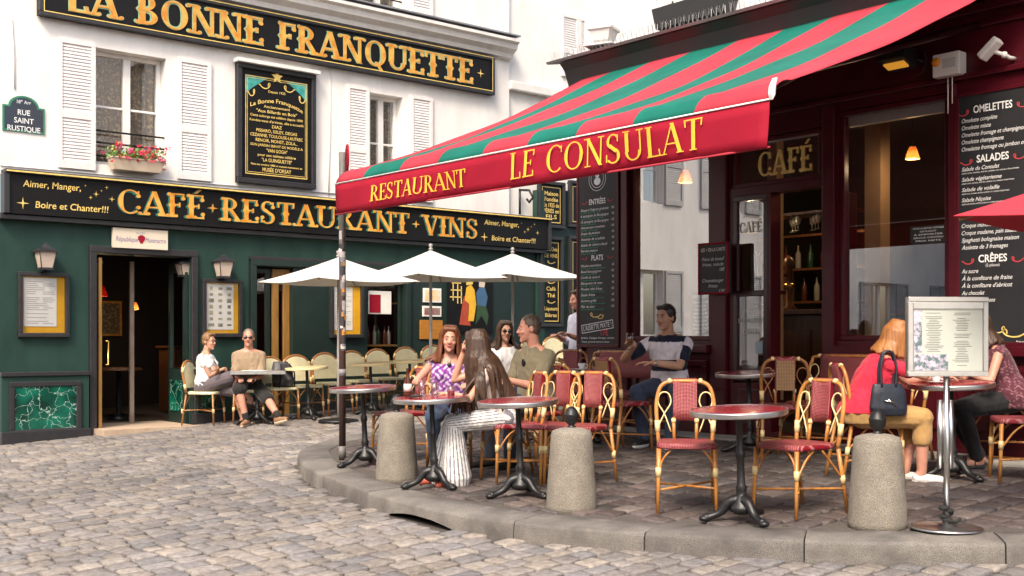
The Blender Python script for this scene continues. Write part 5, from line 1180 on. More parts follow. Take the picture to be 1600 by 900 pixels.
put(bench, Vector((8.72, 8.62, 0)), math.atan2(-1, 0))
put(dup(bench), Vector((8.72, 5.75, 0)), math.atan2(-1, 0), 'wide red woven rattan bench behind the woman in the red top')
# cream chairs along the green shopfront
def cream_chair(label):
    c = empty('bistro_chair', (0, 0, 0), 0, label, 'chair', 'cream woven chairs along the green shopfront'); hw = .225
    s = MB(); seat_mesh(s, hw, -.22, .2, .43, .47); s.build('seat', weave_c, c)
    for sx in (-1, 1):
        X = sx*(hw-.03)
        for ya, yb in ((-.21, -.19), (.25, .19)):
            l = MB(); l.tube([(X*1.06, ya, 0), (X, yb, .435)], [.012, .0145], 7); fl = l.build('leg', rattan_d, c)
            b = MB(); b.tube([(X*1.035, ya*.97, .17), (X*1.03, ya*.96, .23)], .019, 7); b.build('cane_binding', cane, fl)
            b = MB(); b.tube(cm3([(X*1.03, ya*.95, .2), (X*.8, yb, .33), (X*.3, yb, .43)], 3), .007, 5); b.build('brace', rattan_d, fl)
    out = [(-hw+.01, .18, .45), (-hw+.0, .205, .6), (-hw+.005, .23, .72)]
    for k in range(1, 8):
        a = math.pi-math.pi*k/8; out.append(((hw-.005)*math.cos(a), .24+.01*math.sin(a), .72+.17*math.sin(a)))
    out += [(hw-.005, .23, .72), (hw, .205, .6), (hw-.01, .18, .45)]
    H = MB(); H.tube(cm3(out, 3), .018, 8); hf = H.build('back_frame', rattan_d, c)
    b = MB()
    for sx in (-1, 1): b.tube([(sx*(hw-.006), .235, .735), (sx*(hw-.03), .238, .80)], .022, 8); b.tube([(sx*(hw-.007), .19, .50), (sx*(hw-.004), .2, .57)], .021, 8)
    b.build('cane_binding', cane, hf)
    def ym(z): return .195+.12*(z-.5)
    P = MB(); poly = [(-hw+.03, .52), (hw-.03, .52), (hw-.015, .72)]+[((hw-.02)*math.cos(math.pi*k/12), .72+.155*math.sin(math.pi*k/12)) for k in range(1, 12)]+[(-hw+.015, .72)]
    P.prism(poly, lambda u, v, d: (u, ym(v)+d, v), -.009, .009); P.build('backrest', weave_c, c)
    st_ = MB(); st_.tube([(-hw, -.2, .2), (hw, .23, .2)], .008, 5); st_.tube([(hw, -.2, .21), (-hw, .23, .21)], .008, 5); st_.build('stretcher', rattan_d, c)
    return c
cp = cream_chair('cream woven chair with a brown hoop, nearest the backpack')
xs = [PY(px, 560, 14.62)[0] for px in (434, 475, 520, 563, 605, 648)]
xs += [xs[-1]+.52*k for k in range(1, 7)]
clab = [None, 'cream woven chair right behind the first round cream table', 'cream woven chair between the first cream table and the sticker covered pole', 'cream woven chair between the sticker covered pole and the second cream table', 'cream woven chair behind the second round cream table', 'cream woven chair behind the third round cream table', 'cream woven chair behind the red haired woman', 'cream woven chair between the two seated women in the middle', 'cream woven chair behind the long brown hair', 'cream woven chair next to the woman in sunglasses', 'cream woven chair behind the woman in sunglasses', 'cream woven chair at the far end, by the man in olive']
for i, x in enumerate(xs):
    o = cp if i == 0 else dup(cp); put(o, Vector((x, 14.62+random.uniform(-.03, .03), 0)), random.uniform(-.06, .06), clab[i], 0)
sp1 = G(320, 664, 0); put(dup(cp), sp1, rot_of(1, -.12), 'cream woven chair under the woman in the white tee', 0)
sp2 = G(392, 650, 0); SP2 = PY(388, 600, 14.72)[0]
put(dup(cp), Vector((SP2, 14.72, 0)), rot_of(.25, -1), 'cream woven chair under the man in the beige shirt', 0)
sp5 = G(792, 648, 0)
# ------------------------------------------------------------------ tables
def cast_base(parent, H, r=.25, feet=3, a0=0):
    c = MB(); c.lathe([(.0, .05), (.05, .05), (.085, .075), (.08, .10), (.058, .125), (.052, .15), (.034, .175), (.032, .20), (.038, .22), (.027, .24), (.024, .40), (.031, .42), (.031, .45), (.022, .47), (.021, H-.05), (.05, H-.03), (.06, H-.012), (0, H-.012)], n=14); c.build('column', iron, parent)
    for k in range(feet):
        a = a0+2*math.pi*k/feet; u = Vector((math.cos(a), math.sin(a), 0))
        f = MB(); f.tube(cm3([u*.02+Vector((0, 0, .14)), u*.08+Vector((0, 0, .125)), u*(r*.55)+Vector((0, 0, .06)), u*(r*.85)+Vector((0, 0, .03)), u*r+Vector((0, 0, .025))], 4), [.04, .038, .036, .034, .032, .03, .029, .028, .026, .024, .023, .024, .026, .029, .031, .028, .02][:17], 9)
        f.ball(u*(r-.005)+Vector((0, 0, .022)), (.036, .036, .022), 10); f.build('foot', iron, parent)
def round_table(p, label, m=lac_r, rim=alu, R=.305, H=.73, off=.12, tilt=(0, 0), cat='table', group='red round bistro tables', a0=.3, feet=3):
    t = empty('bistro_table', (p.x, p.y, gz(p.x, p.y)+off+.003), 0, label, cat, group); t.rotation_euler = (tilt[0]+.0, -math.atan(GA)+tilt[1], 0)
    g = MB(); g.lathe([(0, H-.014), (R-.004, H-.014), (R-.004, H-.001), (R-.012, H), (0, H)], n=48); tt = g.build('tabletop', m, t)
    g = MB(); g.lathe([(R-.004, H-.034), (R, H-.036), (R+.004, H-.03), (R+.002, H-.025), (R+.005, H-.02), (R+.002, H-.014), (R+.005, H-.008), (R+.002, H+.001), (R-.004, H+.002), (R-.0045, H-.034)], n=48); g.build('rim', rim, tt)
    cast_base(t, H, feet=feet, a0=a0); return t
T1 = G(567, 733); T2 = G(680, 762); T3 = G(815, 776); T4 = G(1160, 815)
T1 = G(572, 728); 
t1 = round_table(T1, 'empty red round bistro table beside the sticker covered pole', a0=2.9); t2 = round_table(T2, 'red round table with glasses in front of the woman in purple', a0=2.6)
t3 = round_table(T3, 'empty red round table next to the woman in striped trousers', a0=2.7); t4 = round_table(T4, 'foremost empty red round table with a metal edge and cast iron foot', a0=2.3, R=.31)
t5 = round_table(Vector((8.22, 8.55, 0)), 'small round table with a coffee cup in front of the man in the striped shirt', R=.27, group='round tables by the shopfront')
t6p = G(858, 690); t6 = round_table(t6p, 'red round table in front of the man in olive', R=.33, group='round tables by the shopfront')
t7p = G(1490, 748); t7 = round_table(t7p, 'round table between the two women behind the menu stand', R=.31, group='round tables by the shopfront')
t8 = round_table(Vector((8.55, 6.7, 0)), 'red round table by the cafe door behind the turned chairs', R=.30, group='round tables by the shopfront')
for (px, py, lab) in ((483, 655, 'cream round table nearest the backpack'), (582, 647, 'cream round table closest behind the sticker covered pole'), (643, 641, 'cream round table next to the red haired woman')):
    p = G(px, py, 0); round_table(p, lab, cream_t, cream_t, .30, .74, 0, group='cream round tables along the green shopfront')
p = G(402, 662, 0); tb = empty('bistro_table', (p.x, p.y, gz(p.x, p.y)), rot_of(.25, -1), 'square grey wooden table with papers in front of the seated couple', 'table')
g = MB()
for k in range(6): g.box(-.36, .36, -.34+k*.114, -.34+k*.114+.111, .70, .735)
tt = g.build('tabletop', wood_t, tb, bevel=.004); g = MB(); g.box(-.365, .365, -.352, -.343, .695, .737); g.box(-.365, .365, .344, .353, .695, .737); g.build('rim', alu, tt); cast_base(tb, .71, .34, 4, .6)
g = MB(); g.box(-.2, .06, -.2, .12, 0, .006); o = g.build('menu_card', paper); o.location = (p.x+.0, p.y, gz(p.x, p.y)+.737); o.rotation_euler = (0, 0, .5); tag(o, 'pale menu card lying on the grey wooden table', 'menu')
# ------------------------------------------------------------------ bollards
def bollard(px, py, label):
    p = G(px, py); b = empty('stone_bollard', (p.x, p.y, gz(p.x, p.y)+.12), 0, label, 'bollard', 'stone bollards along the kerb')
    g = MB(); g.lathe([(.182, -.03), (.18, .02), (.176, .12), (.150, .47), (.147, .52), (.135, .548), (.09, .563), (.05, .57), (0, .572)], n=36); g.build('shaft', bollard_m, b)
    g = MB(); g.lathe([(.03, .565), (.032, .575), (.022, .583), (.024, .592), (.046, .612), (.052, .64), (.053, .655), (.0545, .662), (.05, .668), (.040, .695), (.02, .715), (0, .722)], n=18); g.build('finial', iron, b)
    return b
bollard(620, 748, 'stone bollard with a black finial, the one nearest the sticker covered pole'); bollard(893, 793, 'stone bollard with a black finial between the empty red tables'); bollard(1371, 819, 'stone bollard with a black finial beside the steel menu stand')
# ------------------------------------------------------------------ pole with stickers
p = G(535, 716); po = empty('sign_pole', (p.x, p.y, gz(p.x, p.y)+.12), 0, 'slim brown street pole plastered with torn stickers at the end of the terrace', 'pole')
zt = AT(541, 238, (Vector((p.x, p.y, 0))).dot(FW)).z-po.location.z
g = MB(); g.tube([(0, 0, -.02), (0, 0, zt)], .033, 14); g.build('post', mat('brown_pole', C3(.065, .035, .03), .45, var=.25, vs=9), po)
g = MB(); g.tube([(0, 0, -.0), (0, 0, .12)], .036, 14); g.build('foot_sleeve', mat('grey_sleeve', C3(.16, .15, .14), .6, var=.3, vs=20), po)
g = MB(); g.tube([(0, 0, 1.98), (0, 0, zt)], .0345, 14); g.build('upper_sleeve', mat('pale_sleeve', C3(.13, .12, .115), .5, var=.35, vs=12), po)
stk = [mat('sticker_%d' % i, C3(*c), .5, var=.3, vs=30) for i, c in enumerate(((.55,.53,.5),(.03,.03,.035),(.12,.10,.09),(.5,.22,.03),(.2,.19,.2),(.36,.34,.34)))]
z = 1.05
for i in range(30):
    h_ = random.uniform(.025, .10); a0 = rad(-90)+TH+random.uniform(-1.2, .5); wA = random.uniform(.7, 1.7); g = MB(); r = .0345+.0006*(i % 4)+(.0022 if z > 1.93 else 0)
    for k in range(6):
        q0, q1 = a0+wA*k/6, a0+wA*(k+1)/6
        g.add([(r*math.cos(q0), r*math.sin(q0), z), (r*math.cos(q1), r*math.sin(q1), z), (r*math.cos(q1), r*math.sin(q1), z+h_), (r*math.cos(q0), r*math.sin(q0), z+h_)], [(0, 1, 2, 3)])
    g.build('sticker', stk[i % 6] if 4 < i < 26 else random.choice(stk), po); z += h_*random.uniform(.45, 1.0)
    if z > 2.15: break
for z_ in (.62, ):
    g = MB(); g.tube([(0, 0, .80), (0, 0, .87)], .0352, 14); g.build('sticker', stk[4], po)
q_ = Matrix.Rotation(math.atan2(FW.y, FW.x)+.25, 3, 'Z')
g = MB(); 
vs = []; nn = 24
for d in (-.008, .008): vs += [q_ @ Vector((.14*math.cos(6.2832*k/nn), d, zt-.06+.14*math.sin(6.2832*k/nn))) + q_ @ Vector((0, -.045, 0)) for k in range(nn)]
g.add(vs, [tuple(range(nn)), tuple(range(2*nn-1, nn-1, -1))]+[(k, (k+1) % nn, nn+(k+1) % nn, nn+k) for k in range(nn)]); g.build('sign_disc', val_f, po)
# ------------------------------------------------------------------ steel menu stand
p = G(1479, 826); ms = empty('menu_stand', (p.x, p.y, gz(p.x, p.y)+.125), TH+.03, 'free standing brushed steel menu stand with a lit looking price list, at the kerb', 'menu stand')
dep = Vector((p.x, p.y, 0)).dot(FW); s_ = dep/1800; zz = lambda py: CAMH+(530-py)*s_-ms.location.z
g = MB(); g.lathe([(0, .028), (.05, .028), (.06, .016), (.19, .012), (.212, .006), (.214, -.004), (0, -.004)], n=40); g.build('base_plate', steel, ms)
g = MB(); g.tube([(0, 0, .02), (0, 0, zz(580))], .019, 14); g.build('post', steel, ms)
g = MB()
for sx in (-1, 1): g.tube([(sx*.033, .02, .36), (sx*.033, .02, .78)], .017, 12)
g.box(-.033, .033, .01, .03, .40, .76); g.build('sleeve', steel, ms)
hw = 63*s_; z0, z1 = zz(588), zz(464)
g = MB(); fn = lambda u, v, d: (u, d+.0, v); slab(g, fn, -hw, hw, z0, z1, -.02, .03); bx_ = g.build('display_box', steel, ms, bevel=.006)
g = MB(); ring4(g, fn, -hw, hw, z0, z1, .03, -.034, -.019, .03); slab(g, fn, -hw+.03, hw-.03, z1-.075, z1-.03, -.033, -.019); g.build('display_frame', mat('satin_frame', C3(.62, .60, .57), .35, metal=.7, var=.08, vs=12), bx_, bevel=.004)
a, b, c0, c1 = -hw+.034, hw-.034, z0+.034, z1-.079
g = MB(); slab(g, fn, a, b, c0, c1, -.024, -.0195); ps = g.build('menu_sheet', mat('greenish_paper', C3(.50, .52, .46), .4, var=.04, coat=.3), bx_)
g = MB(); pw_ = b-a; ph_ = c1-c0
slab(g, fn, a+.002, a+.12*pw_, c0+.3*ph_, c1-.004, -.0255, -.0238); slab(g, fn, a+.002, a+.5*pw_, c0+.004, c0+.27*ph_, -.0255, -.0238)
g.build('photo_print', mat('street_print', C3(.10, .16, .17), .5, col2=C3(.62, .52, .62), vs=28, thr=(.42, .56)), ps)
g = MB()
for c_ in (.30, .71):
    y = c1-.02
    while y > c0+.03:
        if not (c_ < .5 and y < c0+.3*ph_):
            w_ = random.uniform(.07, .15)*pw_*1.0; slab(g, fn, a+c_*pw_-w_, a+c_*pw_+w_*random.uniform(.5, 1), y-.0014, y+.0014, -.0252, -.0238)
        y -= .0105 if random.random() < .85 else .022
g.build('sheet_print', ink, ps)
g = MB()
for k in range(5): g.ball((random.uniform(-.02, .02), random.uniform(-.02, .02), .05+.018*k), (.034, .032, .018), 10)
g.tube([(-.03, -.02, .05), (.05, -.03, .04), (.075, -.03, .06)], .011, 6); g.build('tied_cloth', mat('black_cloth', C3(.015, .015, .015), .9), ms)
# ------------------------------------------------------------------ parasols
def parasol(p, zedge, zapex, half, label, m=cream_f, rz=0., valance=.0, off=0, group='cream parasols in front of the green shopfront', base=True):
    g0 = gz(p.x, p.y)+off; h = empty('parasol', (p.x, p.y, g0), rz, label, 'parasol', group); ze, za = zedge-g0, zapex-g0
    c = MB(); c.smooth = False; cor = [(-half, -half), (half, -half), (half, half), (-half, half)]; n = 8
    for k in range(4):
        A_, B_ = cor[k], cor[(k+1) % 4]
        for i in range(n):
            for j in range(n):
                def P(ti, tj):
                    ex = A_[0]+(B_[0]-A_[0])*tj; ey = A_[1]+(B_[1]-A_[1])*tj; sag = -.05*math.sin(math.pi*tj)*ti*(1-ti*.35)-.02*math.sin(math.pi*ti); inn = 1-.045*math.sin(math.pi*tj)*ti
                    return (ex*ti*inn, ey*ti*inn, za+(ze-za)*ti+sag)
                c.add([P(i/n, j/n), P((i+1)/n, j/n), P((i+1)/n, (j+1)/n), P(i/n, (j+1)/n)], [(0, 1, 2, 3)])
    cn = c.build('canopy', m, h, smooth=True); so = cn.modifiers.new('solid', 'SOLIDIFY'); so.thickness = .004; es = cn.modifiers.new('es', 'EDGE_SPLIT'); es.split_angle = rad(14)
    g = MB(); g.lathe([(.022, 0), (.022, za+.02)], n=10); g.build('pole', mat('pale_pole_'+str(len(MATS)), C3(.45, .43, .40), .4, var=.1), h)
    g = MB(); g.lathe([(.012, za), (.035, za+.01), (.03, za+.03), (.012, za+.04), (.03, za+.06), (.028, za+.085), (0, za+.10)], n=12); g.build('finial', mat('fin_'+str(len(MATS)), C3(.3, .28, .26), .4), h)
    for (x, y) in cor:
        g = MB(); g.tube([(x*.06, y*.06, za-.07), (x*.97, y*.97, ze-.022)], .009, 5); g.build('rib', wood_o, h)
    if base:
        g = MB(); g.lathe([(0, .06), (.05, .06), (.27, .03), (.28, .0), (0, 0)], n=24); g.build('base_plate', iron, h)
    return h
zA = lambda px, py, Y: PY(px, py, Y)[1]
P1 = Vector((*[PY(529, 600, 13.62)[0], 13.62], 0)); P2 = Vector((PY(673, 600, 13.62)[0], 13.62, 0)); P3 = Vector((PY(801, 600, 13.62)[0], 13.62, 0))
parasol(P1, zA(529, 440, 13.62), zA(528, 402, 13.62), .80, 'cream square parasol over the sticker covered pole and the first cream table')
parasol(P2, zA(673, 434, 13.62), zA(673, 391, 13.62), .80, 'cream square parasol behind the red haired woman in purple')
parasol(P3, zA(801, 434, 13.62), zA(800, 396, 13.62), .80, 'cream square parasol nearest the chalkboard, over the man in olive')
q = RX*3.62+FW*6.5
parasol(q, AT(1495, 337, 6.5).z, AT(1495, 337, 6.5).z+.40, .80, 'bright red parasol in front of the omelette chalkboard', redp_f, TH+rad(45), off=.12, group=None)
# ------------------------------------------------------------------ people
def skin_mat(name, c):
    m = mat(name, C3(*c), .5, var=.12, vs=16, bump=.03, bs=120); b = m.node_tree.nodes['Principled BSDF']; b.inputs['Subsurface Weight'].default_value = .12; b.inputs['Subsurface Radius'].default_value = (.02, .008, .004); b.inputs['Subsurface Scale'].default_value = .5; return m
skinA = skin_mat('skin_fair', (.56, .30, .20)); skinB = skin_mat('skin_rosy', (.55, .26, .18)); skinC = skin_mat('skin_tan', (.58, .31, .195))
lips = mat('lips', C3(.42, .12, .10), .4); eyew = mat('eye_white', C3(.7, .68, .65), .3); iris = mat('iris', C3(.03, .02, .015), .2); lens = mat('dark_lens', C3(.008, .008, .01), .12)
cloth = attr_mat('clothing', 'col', .85, .35, 16, .10, 9, .15); jeans = attr_mat('trouser_cloth', 'col', .85, .4, 13, .14, 12, .1)
def hairm(n, a, b): return mat(n, C3(*a), .42, col2=C3(*b), vs=34, thr=(.3, .7), stretch=(1, 1, .12), bump=.5, bs=60)
h_brown = hairm('hair_brown', (.022, .011, .006), (.080, .040, .021)); h_red = hairm('hair_auburn', (.075, .021, .008), (.19, .06, .021)); h_blond = hairm('hair_blond', (.24, .085, .024), (.44, .19, .055)); h_dark = hairm('hair_dark', (.008, .006, .005), (.03, .02, .015)); h_gr = hairm('hair_cropped', (.05, .03, .02), (.12, .085, .06)); h_gry = hairm('hair_grey', (.13, .095, .07), (.24, .19, .15)); h_dblond = hairm('hair_dark_blond', (.14, .07, .03), (.30, .17, .08))
class Vol:
    """round-cones, ellipsoids and elliptical lofts, fused by a voxel remesh into ONE surface"""
    def __init__(s): s.mb = MB(); s.caps = []
    def cone(s, a, b, ra, rb, t=0, n=12):
        a = Vector(a); b = Vector(b); s.caps.append((a, b, ra, rb, t)); d = b-a; L = d.length
        if L < 1e-4: s.mb.ball(a, ra, n); return
        m = max(1, int(L/.06)); pts = [a+d*(k/m) for k in range(m+1)]; rs = [ra+(rb-ra)*k/m for k in range(m+1)]
        s.mb.tube(pts, rs, n); s.mb.ball(a, ra, n); s.mb.ball(b, rb, n)
    def chain(s, P, R, t=0):
        for i in range(len(P)-1): s.cone(P[i], P[i+1], R[i], R[i+1], t)
    def ell(s, c, r, M=None, t=0): s.mb.ball(c, r, 16, M); s.caps.append((Vector(c), Vector(c), max(r), max(r), t))
    def loft(s, secs, t=0, n=20):
        """secs: (centre, half width, half depth, right, forward)"""
        vs = []; N = len(secs)
        for c, w, d, r, f in secs:
            for k in range(n):
                a = 2*math.pi*k/n; ca, sa = math.cos(a), math.sin(a); vs.append(c+r*(w*math.copysign(abs(ca)**.85, ca))+f*(d*math.copysign(abs(sa)**.85, sa)))
        fs = [tuple(range(n))[::-1], tuple((N-1)*n+k for k in range(n))]
        for i in range(N-1):
            for k in range(n): fs.append((i*n+k, i*n+(k+1) % n, (i+1)*n+(k+1) % n, (i+1)*n+k))
        s.mb.smooth = True; s.mb.add(vs, fs); s.mb.smooth = False
        for i in range(N-1): s.caps.append((secs[i][0], secs[i+1][0], secs[i][2], secs[i+1][2], t))
    def build(s, name, m, parent, vox=.008, smooth=3, colfn=None, attr=None, fold=0):
        o = s.mb.build(name, m, None, merge=False)
        r = o.modifiers.new('r', 'REMESH'); r.mode = 'VOXEL'; r.voxel_size = vox; r.use_smooth_shade = True
        if smooth: q = o.modifiers.new('s', 'SMOOTH'); q.factor = .5; q.iterations = smooth
        dg = bpy.context.evaluated_depsgraph_get(); me = bpy.data.meshes.new_from_object(o.evaluated_get(dg)); me.name = name
        old = o.data; o.modifiers.clear(); o.data = me; bpy.data.meshes.remove(old)
        me.materials.clear(); me.materials.append(m)
        for p in me.polygons: p.use_smooth = True
        if fold:                                     # hanging folds and creases of the cloth itself
            from mathutils import noise
            n_ = [v.normal.copy() for v in me.vertices]; sd = random.uniform(0, 50)
            for v, nn in zip(me.vertices, n_):
                p = v.co; a_ = noise.noise(Vector((p.x*13+sd, p.y*13, p.z*7+p.x*4)))+.6*noise.noise(Vector((p.x*30, p.y*30+sd, p.z*17))); v.co = p+nn*(fold*(1-abs(a_)*2.2))
        if colfn or attr:
            co = np.empty(len(me.vertices)*3, 'f'); me.vertices.foreach_get('co', co); co = co.reshape(-1, 3)
            A_ = np.array([c[0] for c in s.caps]); B_ = np.array([c[1] for c in s.caps]); ra = np.array([c[2] for c in s.caps]); rb = np.array([c[3] for c in s.caps]); tg = np.array([c[4] for c in s.caps])
            d = B_-A_; L2 = (d*d).sum(1)+1e-9
            t = np.clip(((co[:, None]-A_[None])*d[None]).sum(2)/L2[None], 0, 1); pr = A_[None]+d[None]*t[..., None]
            ds = np.linalg.norm(co[:, None]-pr, axis=2)/(ra+(rb-ra)*t+1e-6); k = ds.argmin(1); ii = np.arange(len(co)); tt = t[ii, k]; rel = co-pr[ii, k]
            col = np.ones((len(co), 4), 'f'); col[:, :3] = colfn(co, tg[k], tt, rel, k, A_, d) if colfn else attr
            a = me.color_attributes.new('col', 'FLOAT_COLOR', 'POINT'); a.data.foreach_set('color', col.ravel())
        if parent: o.parent = parent
        return o
def ik(a, t, l1, l2, pole):
    a = Vector(a); t = Vector(t); d = t-a; L = min(d.length, (l1+l2)*.998); L = max(L, abs(l1-l2)+.02); u = d.normalized(); x = (l1*l1-l2*l2+L*L)/(2*L); h = math.sqrt(max(0, l1*l1-x*x))
    p = Vector(pole); p = (p-u*p.dot(u)); p = p.normalized() if p.length > 1e-5 else Vector((0, 0, 1)); return a+u*x+p*h, a+u*L
def hand(V, w, d, nrm, side, k=1., curl=.5, t=9):
    """palm from the wrist w along d, nrm = palm side; five fingers, the thumb from the side of the palm"""
    d = Vector(d).normalized(); nrm = Vector(nrm); nrm = (nrm-d*nrm.dot(d)).normalized(); s_ = d.cross(nrm)*side
    for o in (-.026, -.009, .009, .026): V.cone(w+d*.012*k+s_*o*.7*k, w+d*.082*k+s_*o*k, .0145*k, .0125*k, t, 8)
    for i, (o, L) in enumerate(((.029, .068), (.0105, .078), (-.0095, .073), (-.028, .056))):
        p = w+d*.086*k+s_*o*k; dr = (d+s_*o*2.2).normalized(); c = curl*(1+.12*i)
        for j, q in enumerate((.44, .31, .25)):
            an = c*(.55+.5*j); dd = (dr*math.cos(an)+nrm*math.sin(an)).normalized(); p2 = p+dd*L*q*k; V.cone(p, p2, (.0095-.001*j)*k, (.0088-.001*j)*k, t, 8); p = p2; dr = dd; c = curl
    p = w+d*.03*k+s_*.03*k; d1 = (d*.75+s_*.75+nrm*.35).normalized(); p2 = p+d1*.042*k; V.cone(p, p2, .0125*k, .011*k, t, 8); d2 = (d*.95+s_*.15+nrm*.5).normalized(); V.cone(p2, p2+d2*.034*k, .0105*k, .0085*k, t, 8)
def basis(yaw=0, pitch=0, roll=0): return Matrix.Rotation(yaw, 3, 'Z') @ Matrix.Rotation(pitch, 3, 'X') @ Matrix.Rotation(roll, 3, 'Y')
class Person:
    """local frame: facing -Y, +X is the figure's left, z=0 floor"""
    def __init__(s, label, loc, rz, skin, seat=.47, fem=False, k=1., lean=0, side=0, twist=0, head=(0, 0, 0), hands=None, poles=None, feet=None, kneepole=None, footdir=None, palm=None, curl=.5, bust=1., bulk=1.):
        s.root = empty('person', loc, rz, label, 'person'); s.k = k; s.fem = fem; V = s.V = Vol(); s.bulk = bulk
        s.pel = Vector((0, 0, seat+.10)); Bt = s.Bt = basis(twist, -lean*-1, side); s.r = Bt @ Vector((1, 0, 0)); s.f = Bt @ Vector((0, -1, 0)); s.u = Bt @ Vector((0, 0, 1))
        # torso rings, measured from the pelvis up the spine
        sw = (.150 if fem else .172)*bulk
        prof = [(-.10, .150, .105), (-.02, .168 if fem else .162, .118), (.06, .155, .112), (.15, .125 if fem else .142, .098), (.25, .138 if fem else .160, .104), (.34, .148 if fem else .172, .104), (.395, .128 if fem else .152, .086), (.43, .098 if fem else .112, .072), (.46, .066, .06), (.48, .054, .056)]
        s.prof = prof
        def at(h): return s.pel+(s.u*h+s.f*(.012*math.sin(h*6)))*k if h > .05 else s.pel+Vector((0, 0, h))*k
        s.at = at
        def secs(infl=0, h0=-9, h1=9, extra=None):
            out = []
            for h, w, d in prof:
                if h0 <= h <= h1:
                    bl = min(1, max(0, (h+.02)/.12)); r = (Vector((1, 0, 0)).lerp(s.r, bl)).normalized(); f = (Vector((0, -1, 0)).lerp(s.f, bl)).normalized()
                    out.append((at(h), (w*bulk+infl)*k, (d*(bulk if h < .3 else 1)+infl)*k, r, f))
            return out
        s.secs = secs; V.loft(secs(), 0)
        s.nb = at(.47); 
        sh = {q: s.nb+(s.r*(sw*q)-s.u*.090)*k for q in (1, -1)}; s.sh = sh
        for q in (1, -1): V.cone(s.nb-s.u*.035*k+s.r*.045*q*k, sh[q], .046*k, .052*k if not fem else .044*k, 0)
        if fem and bust:
            for q in (1, -1): V.ell(at(.295)+(s.r*(.068*q)+s.f*.075)*k, (.062*k*bust, .058*k*bust, .062*k*bust), Bt)
        # arms
        hands = hands or {}; poles = poles or {}; palm = palm or {}; s.elb = {}; s.wr = {}
        l1, l2 = (.275*k, .245*k) if fem else (.295*k, .262*k); ra = (.042, .033, .024) if fem else (.050, .040, .028)
        for q in (1, -1):
            tgt = Vector(hands.get(q, (.24*q, -.10, seat+.12))); e, w = ik(sh[q], tgt, l1, l2, poles.get(q, (.22*q, .7, -.7))); s.elb[q] = e; s.wr[q] = w
            V.cone(sh[q], e, ra[0]*k, ra[1]*k*.95, 1); m = e.lerp(w, .3); V.cone(e, m, ra[1]*k*.95, ra[1]*k, 2); V.cone(m, w, ra[1]*k, ra[2]*k, 2)
            dr = palm.get(q, ((w-e).normalized(), (0, 0, -1))); hand(V, w, dr[0], dr[1], q if True else 1, k*(.92 if fem else 1.02), curl if not isinstance(curl, dict) else curl[q])
        # legs
        feet = feet or {}; s.kn = {}; s.an = {}; s.hip = {q: s.pel+Vector((.088*q*k, -.01, -.03)) for q in (1, -1)}
        L1, L2 = .43*k, .41*k; rl = (.082, .054, .056, .036)
        for q in (1, -1):
            tgt = Vector(feet.get(q, (.11*q, -.44, .085))); kn, an = ik(s.hip[q], tgt, L1, L2, (kneepole or {}).get(q, (.1*q, -.6, .9))); s.kn[q] = kn; s.an[q] = an
            V.cone(s.hip[q], kn, rl[0]*k*bulk, rl[1]*k, 3); m = kn.lerp(an, .32); V.cone(kn, m, rl[1]*k*.97, rl[2]*k, 4); V.cone(m, an, rl[2]*k, rl[3]*k, 4)
            fd = Vector((footdir or {}).get(q, (.15*q, -1, 0))).normalized(); s_ = Vector((-fd.y, fd.x, 0)); dn = Vector((0, 0, -1)) if abs(fd.z) < .5 else Vector((fd.x, fd.y, 0)).normalized()*.6+Vector((0, 0, -.4))
            V.cone(an, an-fd*.03+dn*.045, .036*k, .034*k, 5); V.cone(an-fd*.02+dn*.045, an+fd*.11+dn*.058, .034*k, .026*k, 5); V.cone(an+fd*.11+dn*.058, an+fd*.165+dn*.064, .027*k, .018*k, 5)
            s.__dict__.setdefault('fd', {})[q] = (fd, dn)
        # neck and head
        Bh = s.Bh = basis(*head) if True else Bt; s.hc = s.nb+(s.u*.052+s.f*.030)*k+Bh @ Vector((0, -.018, .095))*k
        V.cone(s.nb-s.u*.02*k, s.hc+Bh @ Vector((0, .02, -.05))*k, (.05 if fem else .059)*k, (.048 if fem else .056)*k, 6)
        H = s.H = lambda x, y, z: s.hc+Bh @ Vector((x, y, z))*k
        E_ = lambda c, r: V.ell(H(*c), tuple(a*k for a in r), Bh, 7)
        E_((0, .012, .035), (.073, .092, .092)); E_((0, -.03, -.015), (.060, .062, .085)); E_((0, -.035, -.06), (.050, .050, .052)); V.cone(H(0, -.066, -.094), H(0, -.062, -.090), .022*k, .024*k, 7)
        V.cone(H(0, -.084, .010), H(0, -.103, -.024), .009*k, .0125*k, 7); V.cone(H(-.011, -.091, -.027), H(.011, -.091, -.027), .0095*k, .0095*k, 7)
        V.cone(H(-.038, -.076, .030), H(.038, -.076, .030), .011*k, .011*k, 7)
        for q in (1, -1): E_((.072*q, .012, -.004), (.011, .020, .031)); E_((.036*q, -.062, -.025), (.022, .022, .022))
        s.body = V.build('body', skin, s.root, .0075, 2)
        for q in (1, -1):
            g = MB(); g.ball(H(.030*q, -.0815, .008), (.0135*k, .0075*k, .0065*k), 12, s.Bh); ey = g.build('eye', eyew, s.root); g = MB(); g.ball(H(.030*q, -.0875, .0085), (.0062*k, .003*k, .0062*k), 10, s.Bh); g.build('iris', iris, ey)
            g = MB(); g.tube([H(.015*q, -.0865, .010), H(.023*q, -.0895, .0158), H(.032*q, -.0885, .0165), H(.045*q, -.078, .011)], [.0016*k, .0032*k, .0034*k, .0018*k], 6); g.build('eyelid', skin, ey)
            
        g = MB(); g.tube([H(-.024, -.084, -.056), H(-.010, -.0915, -.0535), H(0, -.093, -.055), H(.010, -.0915, -.0535), H(.024, -.084, -.056)], [.002*k, .0062*k, .0068*k, .0062*k, .002*k], 7); g.build('mouth', lips, s.root)
